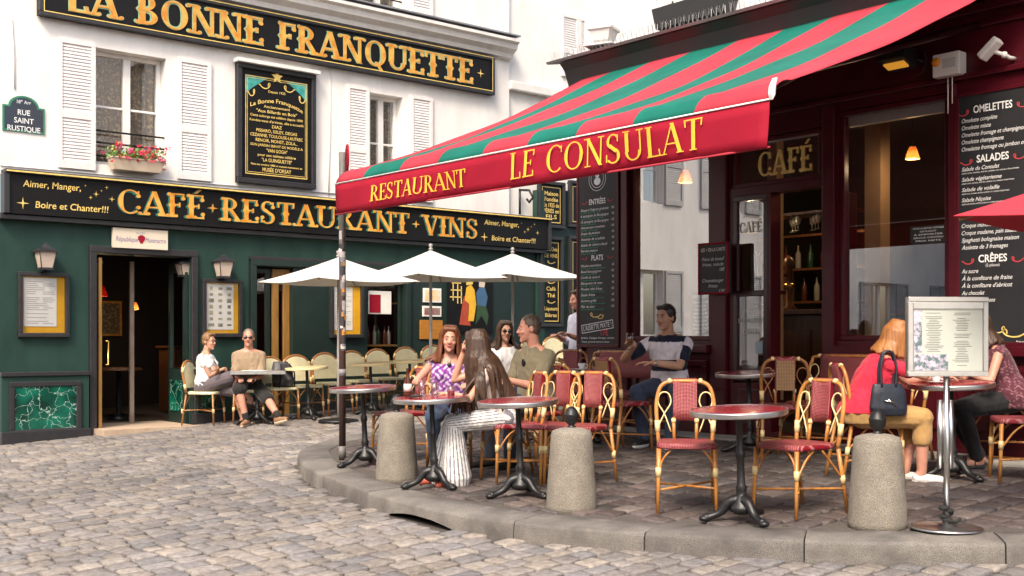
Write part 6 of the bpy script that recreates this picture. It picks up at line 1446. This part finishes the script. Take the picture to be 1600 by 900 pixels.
    def brows(s, m):
        for q in (1, -1):
            g = MB(); g.tube([s.H(.012*q, -.0885, .032), s.H(.030*q, -.087, .038), s.H(.047*q, -.074, .033)], [.003, .004, .002], 6); g.build('eyebrow', m, s.root)
    def glasses(s, m=None, sun=True, top=False):
        g = MB(); y = -.100
        if top: return
        for q in (1, -1):
            if sun: g.ball(s.H(.031*q, y+.006, .008), (.027*s.k, .008*s.k, .019*s.k), 12, s.Bh)
            else: g.tube([s.H(.031*q+.024*math.cos(a*.5236), y+.004, .008+.016*math.sin(a*.5236)) for a in range(12)], .0028, 5, closed=True)
            g.tube([s.H(.056*q, y+.01, .014), s.H(.076*q, -.03, .014), s.H(.078*q, .02, .012)], .0028, 5)
        g.tube([s.H(-.01, y, .012), s.H(.01, y, .012)], .0028, 5); g.build('sunglasses' if sun else 'spectacles', m or lens, s.root)
    def clear(s, p, out):
        """keep a hanging lock outside the shoulders, arms and back"""
        k = s.k; segs = [(s.nb, s.sh[1], .078), (s.nb, s.sh[-1], .078), (s.sh[1], s.elb[1], .070), (s.sh[-1], s.elb[-1], .070), (s.at(.05), s.at(.40), .132)]
        for a, b, r in segs:
            d = b-a; t = max(0, min(1, (p-a).dot(d)/d.length_squared)); q = a+d*t; v = p-q; r *= k
            if v.length < r: v = v+Vector(out)*.03; p = q+v.normalized()*r
        return p
    def hair_cap(s, m, style='short', n=60, L=.3, seedv=1, front=None, vox=.007, drape=0.):
        V = Vol(); H = s.H; k = s.k; R_ = random.Random(seedv)
        V.ell(H(0, .022, .047), (.083*k, .095*k, .093*k), s.Bh)
        if style == 'short':
            V.ell(H(0, .055, .0), (.074*k, .056*k, .065*k), s.Bh)
            for q in (1, -1): V.cone(H(.070*q, .0, .03), H(.071*q, .005, -.005), .012*k, .008*k)
            V.cone(H(-.045, -.050, .100), H(.045, -.050, .100), .022*k, .022*k)
        elif style == 'cropped':
            V = Vol(); V.ell(H(0, .019, .043), (.078*k, .092*k, .0915*k), s.Bh); V.ell(H(0, .05, .0), (.070*k, .054*k, .062*k), s.Bh)
        else:
            fr = front or (lambda a: L); V.cone(H(-.045, -.048, .100), H(.045, -.048, .100), .026*k, .026*k)
            for q in (1, -1): V.cone(H(.05*q, -.050, .095), H(.080*q, -.030, .02), .022*k, .016*k)
            for i in range(n):
                a = rad(57)+(2*math.pi-rad(114))*(i+.5)/n                  # 0 = face; skips the face
                x, y = math.sin(a), -math.cos(a); L_ = fr(a)*R_.uniform(.82, 1.08); p0 = H(.045*x, .02+.05*y, .118); p1 = H(.084*x, .02+.092*y, .045); p2 = H(.090*x, .022+.098*y, -.045)
                p = [p0, p1, p2]; down = Vector((0, 0, -1)); out = (s.Bh @ Vector((x, y, 0))); cur = p2; wv = R_.uniform(0, 6); m_ = max(1, int(L_/.06))
                for j in range(m_):
                    bw = max(0., -out.dot(s.f)); dv = (down.lerp(-s.u-s.f*.10, drape*bw)).normalized(); cur = cur+dv*(L_/m_)+out*(.010 if j < 1 else -.004)+s.Bh @ Vector((math.sin(wv+j*1.3)*.008, math.cos(wv+j)*.006, 0)); cur = s.clear(cur, out); p.append(cur)
                rr = [.022*k, .020*k, .0175*k]+[.0155*k*(1-.6*j/m_) for j in range(m_)]; V.chain(p, rr)
        return V.build('hair', m, s.root, vox, 2)
    def top(s, m, colfn=None, attr=None, sleeve=.5, infl=.014, h0=-.02, h1=.435, bustk=1.0, name='shirt', neck=True, loose=0, vox=.009, hang=None):
        V = Vol(); secs = s.secs(infl, h0, h1); k = s.k
        if loose: secs = [(c, w+loose*max(0, .3-i*.06), d+loose*max(0, .3-i*.06), r, f) for i, (c, w, d, r, f) in enumerate(secs)]
        V.loft(secs, 0)
        for q in (1, -1):
            if sleeve is not None: V.cone(s.nb-s.u*.048*k+s.r*.055*q*k, s.sh[q], .042*k, (.050 if s.fem else .059)*k, 1)
            if sleeve:
                L = min(1, sleeve); e = s.sh[q].lerp(s.elb[q], L); V.cone(s.sh[q], e, (.052 if s.fem else .060)*k, (.053 if s.fem else .061)*k, 1)
                if sleeve > 1: w = s.elb[q].lerp(s.wr[q], sleeve-1); V.cone(s.elb[q], w, .052*k, .042*k, 2)
            if s.fem: V.ell(s.at(.295)+(s.r*(.068*q)+s.f*.077)*k, (.071*k*bustk, .066*k*bustk, .071*k*bustk), s.Bt)
        if hang: hang(V)
        return V.build(name, m, s.root, vox, 3, colfn, attr, .006)
    def pants(s, m, colfn=None, attr=None, length=2., flare=0, infl=.014, name='trousers', vox=.009):
        V = Vol(); k = s.k; V.loft(s.secs(infl+.002, -.2, .08), 0)
        for q in (1, -1):
            V.ell(s.hip[q]+Vector((0, .02, 0)), (.10*k, .10*k, .10*k)); L = min(1, length); e = s.hip[q].lerp(s.kn[q], L)
            V.cone(s.hip[q], e, (.094*s.bulk+infl*.2)*k, (.094*s.bulk+(.060-.094*s.bulk)*L+infl+flare*.35*(L < 1))*k+(.012 if L < 1 else 0), 3)
            if length > 1:
                w = s.kn[q].lerp(s.an[q]+Vector((0, 0, -.05 if flare else 0)), length-1); V.cone(s.kn[q], s.kn[q].lerp(w, .5), .070*k, (.062+flare*.5)*k, 4); V.cone(s.kn[q].lerp(w, .5), w, (.062+flare*.5)*k, (.052+flare)*k, 4)
        return V.build(name, m, s.root, vox, 3, colfn, attr, .0035)
    def shoes(s, m, infl=.012, sole=None, ankle=True, name='shoe'):
        for q in (1, -1):
            V = Vol(); fd, dn = s.fd[q]; an = s.an[q]; k = s.k
            if ankle: V.cone(an+dn*.01, an-fd*.03+dn*.045, .040*k, .042*k)
            V.cone(an-fd*.03+dn*.047, an+fd*.11+dn*.058, .040*k, .036*k); V.cone(an+fd*.11+dn*.058, an+fd*.175+dn*.062, .036*k, .026*k); sh = V.build(name, m, s.root, .007, 2)
            if sole: 
                V = Vol(); V.cone(an-fd*.035+dn*.077, an+fd*.10+dn*.080, .033*k, .034*k); V.cone(an+fd*.1+dn*.080, an+fd*.175+dn*.080, .034*k, .024*k); V.build('sole', sole, sh, .007, 2)
    def sandals(s, m):
        for q in (1, -1):
            fd, dn = s.fd[q]; an = s.an[q]; V = Vol(); V.cone(an-fd*.04+dn*.082, an+fd*.17+dn*.086, .030, .030); 
            sd = Vector((-fd.y, fd.x, 0))
            for t_ in (.03, .11): V.chain([an+fd*t_+dn*.085-sd*.036, an+fd*t_+dn*.03-sd*.022, an+fd*t_+dn*.026+sd*.022, an+fd*t_+dn*.085+sd*.036], [.008]*4)
            V.build('sandal', m, s.root, .006, 1)
def place(p, off=.12): return (p.x, p.y, gz(p.x, p.y)+off)
RXV = RX
white_tee = (.76, .74, .72)
# the couple at the grey wooden table
f_ = Person('seated woman in a white tee, grey skirt and glasses with folded arms', place(Vector((sp1.x, sp1.y, 0)), 0), rot_of(1, -.25), skinA, .46, True, .98, lean=.03, head=(-.15, .02, 0), hands={1: (-.10, -.25, .80), -1: (.12, -.22, .78)}, poles={1: (.6, .2, -.6), -1: (-.6, .2, -.6)}, palm={1: ((-1, -.1, 0), (0, .8, -.3)), -1: ((1, -.1, -.1), (0, .8, -.3))}, feet={1: (.12, -.52, .085), -1: (.16, -.62, .36)}, kneepole={-1: (0, -.3, 1)}, footdir={1: (.2, -1, 0), -1: (.3, -1, -.2)})
f_.top(cloth, attr=white_tee, sleeve=.35, h0=-.06); f_.pants(cloth, attr=(.11, .09, .10), length=.95, flare=.03, name='skirt'); f_.hair_cap(h_dblond, 'short', seedv=3); f_.glasses(MATS['dark_metal'], False); f_.sandals(MATS['dark_metal']); f_.brows(h_dblond)
V = Vol(); V.ell(f_.at(.02)+Vector((0, -.16, .0)), (.06, .045, .05)); V.build('camera_pouch', MATS['black_cloth'], f_.root, .008, 2)
g = MB(); g.tube([f_.nb+f_.r*.06, f_.at(.30)+f_.f*.155, f_.at(.05)+f_.f*.15], .008, 5); g.build('neck_strap', MATS['black_cloth'], f_.root)
m_ = Person('seated man in a beige shirt, dark shorts and sunglasses behind the grey wooden table', place(Vector((SP2, 14.70, 0)), 0), rot_of(.10, -1), skinB, .46, False, 1.02, lean=.03, head=(.05, .0, 0), hands={1: (.10, -.34, .64), -1: (-.08, -.36, .64)}, feet={1: (.50, -.72, .10), -1: (.02, -.46, .085)}, kneepole={1: (.5, -.4, 1), -1: (-.25, -.4, 1)}, footdir={1: (.75, -.8, .25), -1: (-.2, -1, 0)}, bulk=1.0)
m_.top(cloth, attr=(.29, .21, .135), sleeve=.75, h0=-.08, h1=.45, infl=.014); m_.pants(cloth, attr=(.018, .016, .016), length=.98, flare=.02, name='shorts'); m_.hair_cap(h_gry, 'cropped'); m_.glasses(); m_.shoes(mat('tan_shoe', C3(.28, .15, .08), .6, var=.2), sole=mat('pale_sole', C3(.6, .5, .36), .7)); m_.brows(h_gry)
for q in (1, -1):
    V = Vol(); V.cone(m_.an[q], m_.an[q].lerp(m_.kn[q], .16), .044, .048); V.build('sock', MATS['black_cloth'], m_.root, .007, 2)
# woman in purple and the long haired woman facing her
w_ = Person('woman with auburn hair in a purple patterned top at the second red table', place(G(702, 728)), rot_of(.05, -1), skinB, .45, True, .97, lean=.08, head=(.0, .03, .05), hands={1: (.18, -.42, .76), -1: (-.20, -.42, .76)}, poles={1: (.7, .5, -.3), -1: (-.7, .5, -.3)}, palm={1: ((-.5, -.8, 0), (0, 0, -1)), -1: ((.5, -.8, 0), (0, 0, -1))}, feet={1: (.08, -.36, .085), -1: (-.12, -.30, .085)}, bulk=1.14, bust=1.1)
pur = [np.array(c) for c in ((.30, .04, .24), (.58, .48, .62), (.10, .03, .18), (.27, .06, .30))]
def pcol(co, tg, t, rel, k, A_, d):
    n = np.sin(co[:, 0]*95+3*np.sin(co[:, 2]*60))+np.sin(co[:, 2]*88+2.4*np.sin(co[:, 0]*70)); out = np.where((n > .5)[:, None], pur[1], np.where((n < -.8)[:, None], pur[2], pur[3])); out[co[:, 2] < .66] = pur[0]; return out
w_.top(cloth, pcol, sleeve=0, h1=.40, h0=-.06); w_.pants(jeans, attr=(.028, .05, .10)); w_.sandals(MATS['dark_metal']); w_.brows(h_red)
w_.hair_cap(h_red, 'long', 64, .15, 5)
g = MB(); g.tube([w_.nb+w_.r*.05, w_.at(.40)+w_.f*.10, w_.nb-w_.r*.05], .005, 5); g.ball(w_.at(.395)+w_.f*.115, (.022, .008, .016), 8); g.build('necklace', MATS['dark_metal'], w_.root)
lp = place(G(788, 752)); l_ = Person('woman with very long brown hair and wide striped trousers, turned away', lp, rot_of(-1, -.12), skinA, .46, True, .98, lean=.38, head=(-.75, .05, -.05), hands={1: (-.02, -.46, .72), -1: (-.12, -.33, 1.05)}, poles={1: (.7, .3, -.6), -1: (-.3, -.3, -1)}, palm={1: ((-.4, -.8, .1), (0, 0, -1)), -1: ((.1, .1, 1), (.3, .8, 0))}, feet={1: (.06, -.40, .085), -1: (-.10, -.50, .085)}, footdir={1: (.5, -1, 0), -1: (.1, -1, 0)}, kneepole={1: (.1, -.6, .9), -1: (-.1, -.6, .9)})
def stripe(co, tg, t, rel, k, A_, d):
    L = np.linalg.norm(d[k], axis=1)[:, None]+1e-6; ax = d[k]/L; e1 = np.cross(ax, np.array([0., 0.25, 1.])*0+np.array([.97, .2, .1])); e1 /= np.linalg.norm(e1, axis=1)[:, None]+1e-6; e2 = np.cross(ax, e1)
    an = np.arctan2((rel*e1).sum(1), (rel*e2).sum(1)); v = np.where(L[:, 0] > .12, np.sin(an*21), np.sin(co[:, 0]*190)); return np.where((v > .5)[:, None], np.array([.17, .16, .18]), np.array([.72, .70, .68]))
l_.top(cloth, attr=(.60, .47, .42), sleeve=.3, h0=-.04); l_.pants(jeans, stripe, length=1.97, flare=.075, vox=.005); l_.sandals(mat('coral_sandal', C3(.45, .10, .07), .5)); 
l_.hair_cap(h_brown, 'long', 130, .48, 8, drape=1.0, front=lambda a: .46)
g = MB()
for k_ in range(60):
    a = random.uniform(0, 6.28); r_ = random.uniform(.02, .14); x, y = r_*math.cos(a), r_*.6*math.sin(a); g.tube([(x, y, .05), (x*1.35+random.uniform(-.02, .02), y*1.35, random.uniform(-.02, .02)), (x*1.5+random.uniform(-.03, .03), y*1.6, random.uniform(-.10, -.03))], .005, 4)
g.ball((0, 0, .03), (.15, .10, .05), 12); o = g.build('fringed_bag', mat('brown_suede', C3(.13, .055, .03), .9, var=.3, vs=30, bump=.4)); 
R3 = Matrix.Rotation(rot_of(-1, -.12), 3, 'Z'); o.location = Vector(lp)+R3 @ Vector((-.02, -.34, .645)); o.rotation_euler = (0, 0, rot_of(-1, -.12)); tag(o, 'brown fringed suede bag on the lap of the woman in striped trousers', 'bag')
# woman in sunglasses and the man in olive
sp5 = AT(788, 640, 14.0); sg = Person('woman in dark sunglasses and a white blouse sitting between the parasol poles', place(Vector((sp5.x, sp5.y, 0)), 0), rot_of(.1, -1), skinA, .48, True, 1.02, lean=.04, head=(.18, .03, 0), hands={1: (.12, -.38, .76), -1: (-.15, -.38, .76)}, feet={1: (.1, -.42, .085), -1: (-.1, -.42, .085)})
sg.top(cloth, attr=white_tee, sleeve=.4, infl=.024); sg.pants(jeans, attr=(.05, .06, .1)); sg.hair_cap(h_brown, 'long', 56, .16, 4); sg.glasses(); sg.shoes(MATS['dark_metal']); sg.brows(h_brown)
put(dup(cp), Vector((sp5.x, sp5.y, 0)), rot_of(.1, -1), 'cream woven chair under the woman in sunglasses', 0)
op = AT(838, 690, 10.4); ol = Person('man with cropped hair in an olive tee, in profile', place(Vector((op.x, op.y, 0))), rot_of(-.72, -.70), skinB, .48, False, 1.03, lean=.05, head=(-.62, .04, 0), hands={1: (.06, -.40, .76), -1: (-.16, -.38, .76)}, feet={1: (.12, -.45, .085), -1: (-.12, -.45, .085)})
ol.top(cloth, attr=(.17, .145, .09), sleeve=.62, h0=-.06, h1=.47, infl=.018); ol.pants(jeans, attr=(.03, .035, .05)); ol.hair_cap(h_gr, 'cropped'); ol.shoes(MATS['black_cloth']); ol.brows(h_gr)
g = MB(); g.ball(ol.at(.33)+ol.f*.135, (.025, .008, .035), 10, ol.Bt); g.build('hanging_sunglasses', lens, ol.root)
put(dup(proto), Vector((op.x, op.y, 0)), rot_of(-.72, -.70), 'red rattan chair under the man in olive')
# man with the glass on the bench
mp = Vector((8.62, 7.76, 0)); mg_ = Person('dark haired man in a navy and pale pink tee holding a stemmed glass', place(mp), math.atan2(-1, .42), skinC, .49, False, 1.06, lean=.10, head=(-.30, .02, 0), hands={1: (-.02, -.44, .80), -1: (-.24, -.36, .97)}, poles={1: (.8, .3, -.5), -1: (-.8, .2, -.6)}, palm={1: ((-.9, -.5, .05), (0, 0, -1)), -1: ((-.35, -.75, .35), (.75, -.3, -.2))}, curl={1: .25, -1: .75}, feet={1: (.16, -.46, .085), -1: (-.12, -.42, .085)}, kneepole={1: (.3, -.5, .9), -1: (-.2, -.5, .9)}, bulk=1.04)
def bands(co, tg, t, rel, k, A_, d):
    nav = np.array([.014, .016, .035]); pink = np.array([.84, .76, .78]); h = (co-np.array(mg_.pel)) @ np.array(mg_.u); x = (co-np.array(mg_.pel)) @ np.array(mg_.r)
    z = h/1.06; out = np.where(((z > .40) | ((z > .13) & (z < .235)))[:, None], nav, pink); arm = tg == 1; ra_ = np.abs(x) > .19
    al = np.zeros(len(co))
    for q in (1, -1):
        a = np.array(mg_.sh[q]); e = np.array(mg_.elb[q]); dd = e-a; tt = ((co-a) @ dd)/(dd @ dd); side = (x*q > .12); al = np.where(side, tt, al)
    out = np.where((ra_ & (al > .28))[:, None], nav, np.where((ra_ & (al <= .28))[:, None], pink, out)); return out
mg_.top(cloth, bands, sleeve=.66, h0=-.08, h1=.47, infl=.016, vox=.0075); mg_.pants(jeans, attr=(.035, .05, .085)); mg_.hair_cap(h_dark, 'short'); mg_.shoes(MATS['dark_metal'], sole=chalk); mg_.brows(h_dark)
g = MB(); a, b = mg_.elb[1].lerp(mg_.wr[1], .88), mg_.elb[1].lerp(mg_.wr[1], .96); g.tube([a, b], .034, 12); g.build('wrist_watch', steel, mg_.root)
def tumbler(p, h, r, label, fill=None, stem=False, cat='glass', m=None):
    t = empty('drinking_glass', p, 0, label, cat)
    g = MB(); 
    if stem: g.lathe([(.0, 0), (.034, 0), (.034, .004), (.005, .01), (.005, .07), (.03, .085), (r, .13), (r*.95, h), (r*.92, h), (r*.95, .13), (.0, .09)], n=16)
    else: g.lathe([(0, 0), (r*.85, 0), (r, h), (r*.94, h), (r*.8, .008), (0, .008)], n=16)
    g.build('vessel', m or clear_g, t)
    if fill: g = MB(); g.lathe([(0, .092), (.028, .09), (r*.9, .13), (r*.88, h*.72), (0, h*.72)] if stem else [(0, .01), (r*.78, .01), (r*.88, h*.6), (0, h*.6)], n=16); g.build('drink', fill, t)
    return t
beer = mat('amber_drink', C3(.30, .10, .015), .1); Rm = Matrix.Rotation(math.atan2(-1, .42), 3, 'Z')
gpos = Vector(place(mp))+Rm @ (mg_.wr[-1]+Vector((-.005, -.115, -.07))); tumbler(gpos, .19, .038, 'stemmed glass of amber drink in the hand of the man on the bench', beer, True)
# woman in red with her bag, woman in maroon
rp_ = G(1343, 752); wr = Person('woman with blond bobbed hair in a red top and ochre trousers leaning forward', place(rp_), rot_of(1, -.03), skinB, .45, True, 1.0, lean=.44, head=(-.05, .26, 0), hands={1: (.02, -.62, .80), -1: (-.14, -.44, 1.04)}, poles={1: (.5, .2, -.9), -1: (-.4, .2, -1)}, palm={1: ((-.3, -.9, 0), (0, 0, -1)), -1: ((.1, -.3, .9), (0, .9, .2))}, feet={1: (.04, -.36, .085), -1: (-.10, -.44, .085)}, bulk=1.16, bust=1.15)
wr.top(cloth, attr=(.62, .022, .055), sleeve=.55, h0=-.08, infl=.03); wr.pants(cloth, attr=(.46, .27, .10), length=1.35, infl=.02, flare=.02); wr.shoes(mat('white_shoe', C3(.7, .68, .64), .5), ankle=False, sole=chalk); wr.hair_cap(h_blond, 'long', 60, .09, 6); wr.glasses(lens, False); wr.brows(h_blond)
hb = empty('handbag', Vector(place(rp_))+Matrix.Rotation(rot_of(1, -.03), 3, 'Z') @ Vector((-.235, -.15, .52)), rot_of(.12, -1), 'navy leather handbag hanging beside the woman in red', 'handbag'); hb.scale = (.9, .85, .88)
V = Vol(); V.loft([(Vector((.02, 0, .0)), .135, .045, Vector((1, 0, 0)), Vector((0, 1, 0))), (Vector((0, 0, .06)), .165, .06, Vector((1, 0, 0)), Vector((0, 1, 0))), (Vector((0, 0, .2)), .15, .05, Vector((1, 0, 0)), Vector((0, 1, 0))), (Vector((-.01, 0, .27)), .125, .03, Vector((1, 0, 0)), Vector((0, 1, 0)))]); V.build('bag_body', mat('navy_leather', C3(.018, .022, .034), .42, var=.2, vs=12, bump=.3, bs=14), hb, .009, 3)
for dy in (-.03, .03):
    g = MB(); g.tube(cm3([(-.07, dy, .24), (-.075, dy*.8, .40), (-.04, dy*.5, .53), (.03, dy*.5, .53), (.06, dy*.8, .40), (.05, dy, .24)], 5), .011, 6); g.build('strap', MATS['navy_leather'], hb)
g = MB(); g.tube([(-.06, -.066, .13), (.03, -.068, .11)], .007, 6); g.tube([(-.03, -.066, .14), (.05, -.067, .08)], .005, 6); g.build('buckle', steel, hb)
mr_ = G(1576, 728); mw = Person('woman in a maroon sleeveless top and black trousers half hidden by the menu stand', place(mr_), rot_of(-1, -.05), skinB, .47, True, 1.0, lean=.42, head=(.1, .15, 0), hands={1: (.16, -.48, .78), -1: (-.10, -.46, .78)}, poles={1: (.5, .6, -.5), -1: (-.5, .6, -.5)}, palm={1: ((-.4, -.9, 0), (0, 0, -1)), -1: ((.3, -.9, 0), (0, 0, -1))}, feet={1: (.08, -.30, .085), -1: (-.1, -.2, .085)}, bulk=1.1)
def mar(co, tg, t, rel, k, A_, d):
    n = np.sin(co[:, 0]*130+2*np.sin(co[:, 2]*90))*np.sin(co[:, 2]*140+2*np.sin(co[:, 1]*80)); return np.where((n > .55)[:, None], np.array([.27, .12, .14]), np.array([.09, .022, .034]))
mw.top(cloth, mar, sleeve=0, h0=-.10, infl=.02, loose=.06); mw.pants(jeans, attr=(.012, .012, .013)); mw.sandals(MATS['dark_metal']); mw.hair_cap(h_brown, 'long', 50, .12, 9)
# waiter in the lane
wp = AT(909, 655, 14.3); wt = Person('waiter in a pale blue shirt and black trousers standing half hidden behind the tall chalkboard', place(Vector((wp.x, wp.y, 0)), 0), rot_of(-.7, -.5), skinB, .84, False, 1.0, head=(-.3, .1, 0), hands={1: (.10, -.28, 1.12), -1: (-.12, -.26, 1.10)}, feet={1: (.10, .03, .085), -1: (-.10, 0, .085)}, kneepole={1: (0, -1, 0), -1: (0, -1, 0)})
wt.top(cloth, attr=(.55, .56, .66), sleeve=1.5, h0=-.04, h1=.47, infl=.018); wt.pants(jeans, attr=(.014, .014, .016)); wt.hair_cap(h_gr, 'short'); wt.shoes(MATS['black_cloth'])
# ------------------------------------------------------------------ small things on tables and chairs
def top_of(t, dx, dy, H=.73): return t.matrix_basis @ Vector((dx, dy, H+.001))
bpy.context.view_layer.update()
cl_ = [ (t2, -.16, .10, .13, .032, 'tall water glass on the second red table'), (t2, -.06, .14, .11, .034, 'shorter water glass in the middle of the second red table'), (t2, .02, .12, .15, .03, 'empty slim glass nearest the woman in purple')]
def on(t, r, f, H=.73): v = RX*r+FW*f; return t.matrix_basis @ (t.matrix_basis.to_3x3().inverted() @ v+Vector((0, 0, H+.001)))
for t, r, f, h_, rr, lab in ((t2, -.08, .06, .13, .032, 'tall water glass in the middle of the second red table'), (t2, .02, .12, .11, .034, 'shorter water glass behind the tall one on the second red table'), (t2, .16, -.02, .09, .034, 'small tumbler with pink drink on the second red table')):
    tumbler(on(t, r, f), h_, rr, lab, mat('pink_drink', C3(.5, .12, .12), .1) if h_ < .1 else None)
b = empty('bottle', on(t2, -.20, .12), 0, 'small dark bottle standing at the back of the second red table', 'bottle'); g = MB(); g.lathe([(.03, 0), (.033, .02), (.033, .11), (.014, .16), (.012, .22), (.016, .225), (0, .23)], n=14); g.build('bottle_body', bot[1], b); g = MB(); g.lathe([(.0335, .04), (.0335, .10)], n=14); g.build('bottle_label', paper, b)
g = MB(); g.box(-.055, .055, -.03, .03, 0, .014); o = g.build('wallet', MATS['black_cloth'], bevel=.004); o.location = on(t2, -.12, -.06); o.rotation_euler = (0, -.05, TH+.1); tag(o, 'flat dark wallet near the front rim of the second red table', 'wallet')
def cup(t, r, f, label):
    c = empty('coffee_cup', on(t, r, f), TH, label, 'cup'); g = MB(); g.lathe([(0, .012), (.022, .012), (.036, .045), (.04, .07), (.037, .07), (.03, .03), (0, .02)], n=18); g.tube(cm3([(.036, 0, .058), (.06, 0, .055), (.058, 0, .03), (.032, 0, .03)], 4), .004, 6); g.build('cup_body', enamel_w, c)
    g = MB(); g.lathe([(0, 0), (.045, 0), (.07, .010), (.07, .013), (.045, .005), (0, .006)], n=22); g.build('saucer', enamel_w, c)
cup(t5, -.02, -.08, 'white coffee cup and saucer in front of the man on the bench'); cup(t7, -.12, -.02, 'white cup on the table behind the menu stand')
bk = empty('backpack', Vector((xs[0]+.04, 14.58, gz(xs[0], 14.6)+.475)), .1, 'dark grey backpack leaning on a cream chair beside the man in beige', 'backpack')
V = Vol(); X_, Y_ = Vector((1, 0, 0)), Vector((0, 1, 0)); V.loft([(Vector((0, -.02, 0)), .15, .09, X_, Y_), (Vector((0, -.03, .1)), .165, .11, X_, Y_), (Vector((0, -.01, .25)), .16, .10, X_, Y_), (Vector((0, .03, .36)), .11, .06, X_, Y_)]); V.build('pack_body', mat('pack_nylon', C3(.03, .03, .034), .6, col2=C3(.10, .10, .11), vs=10, thr=(.45, .6), bump=.3, bs=16), bk, .01, 3)
V = Vol(); V.loft([(Vector((0, -.12, .02)), .11, .03, X_, Y_), (Vector((0, -.14, .1)), .12, .035, X_, Y_), (Vector((0, -.12, .18)), .10, .025, X_, Y_)]); V.build('front_pocket', MATS['pack_nylon'], bk, .009, 3)
for sx in (-1, 1):
    g = MB(); g.tube(cm3([(sx*.07, -.08, .33), (sx*.11, -.15, .2), (sx*.13, -.13, .0), (sx*.16, -.16, -.18)], 5), .010, 6); g.build('strap', MATS['black_cloth'], bk)
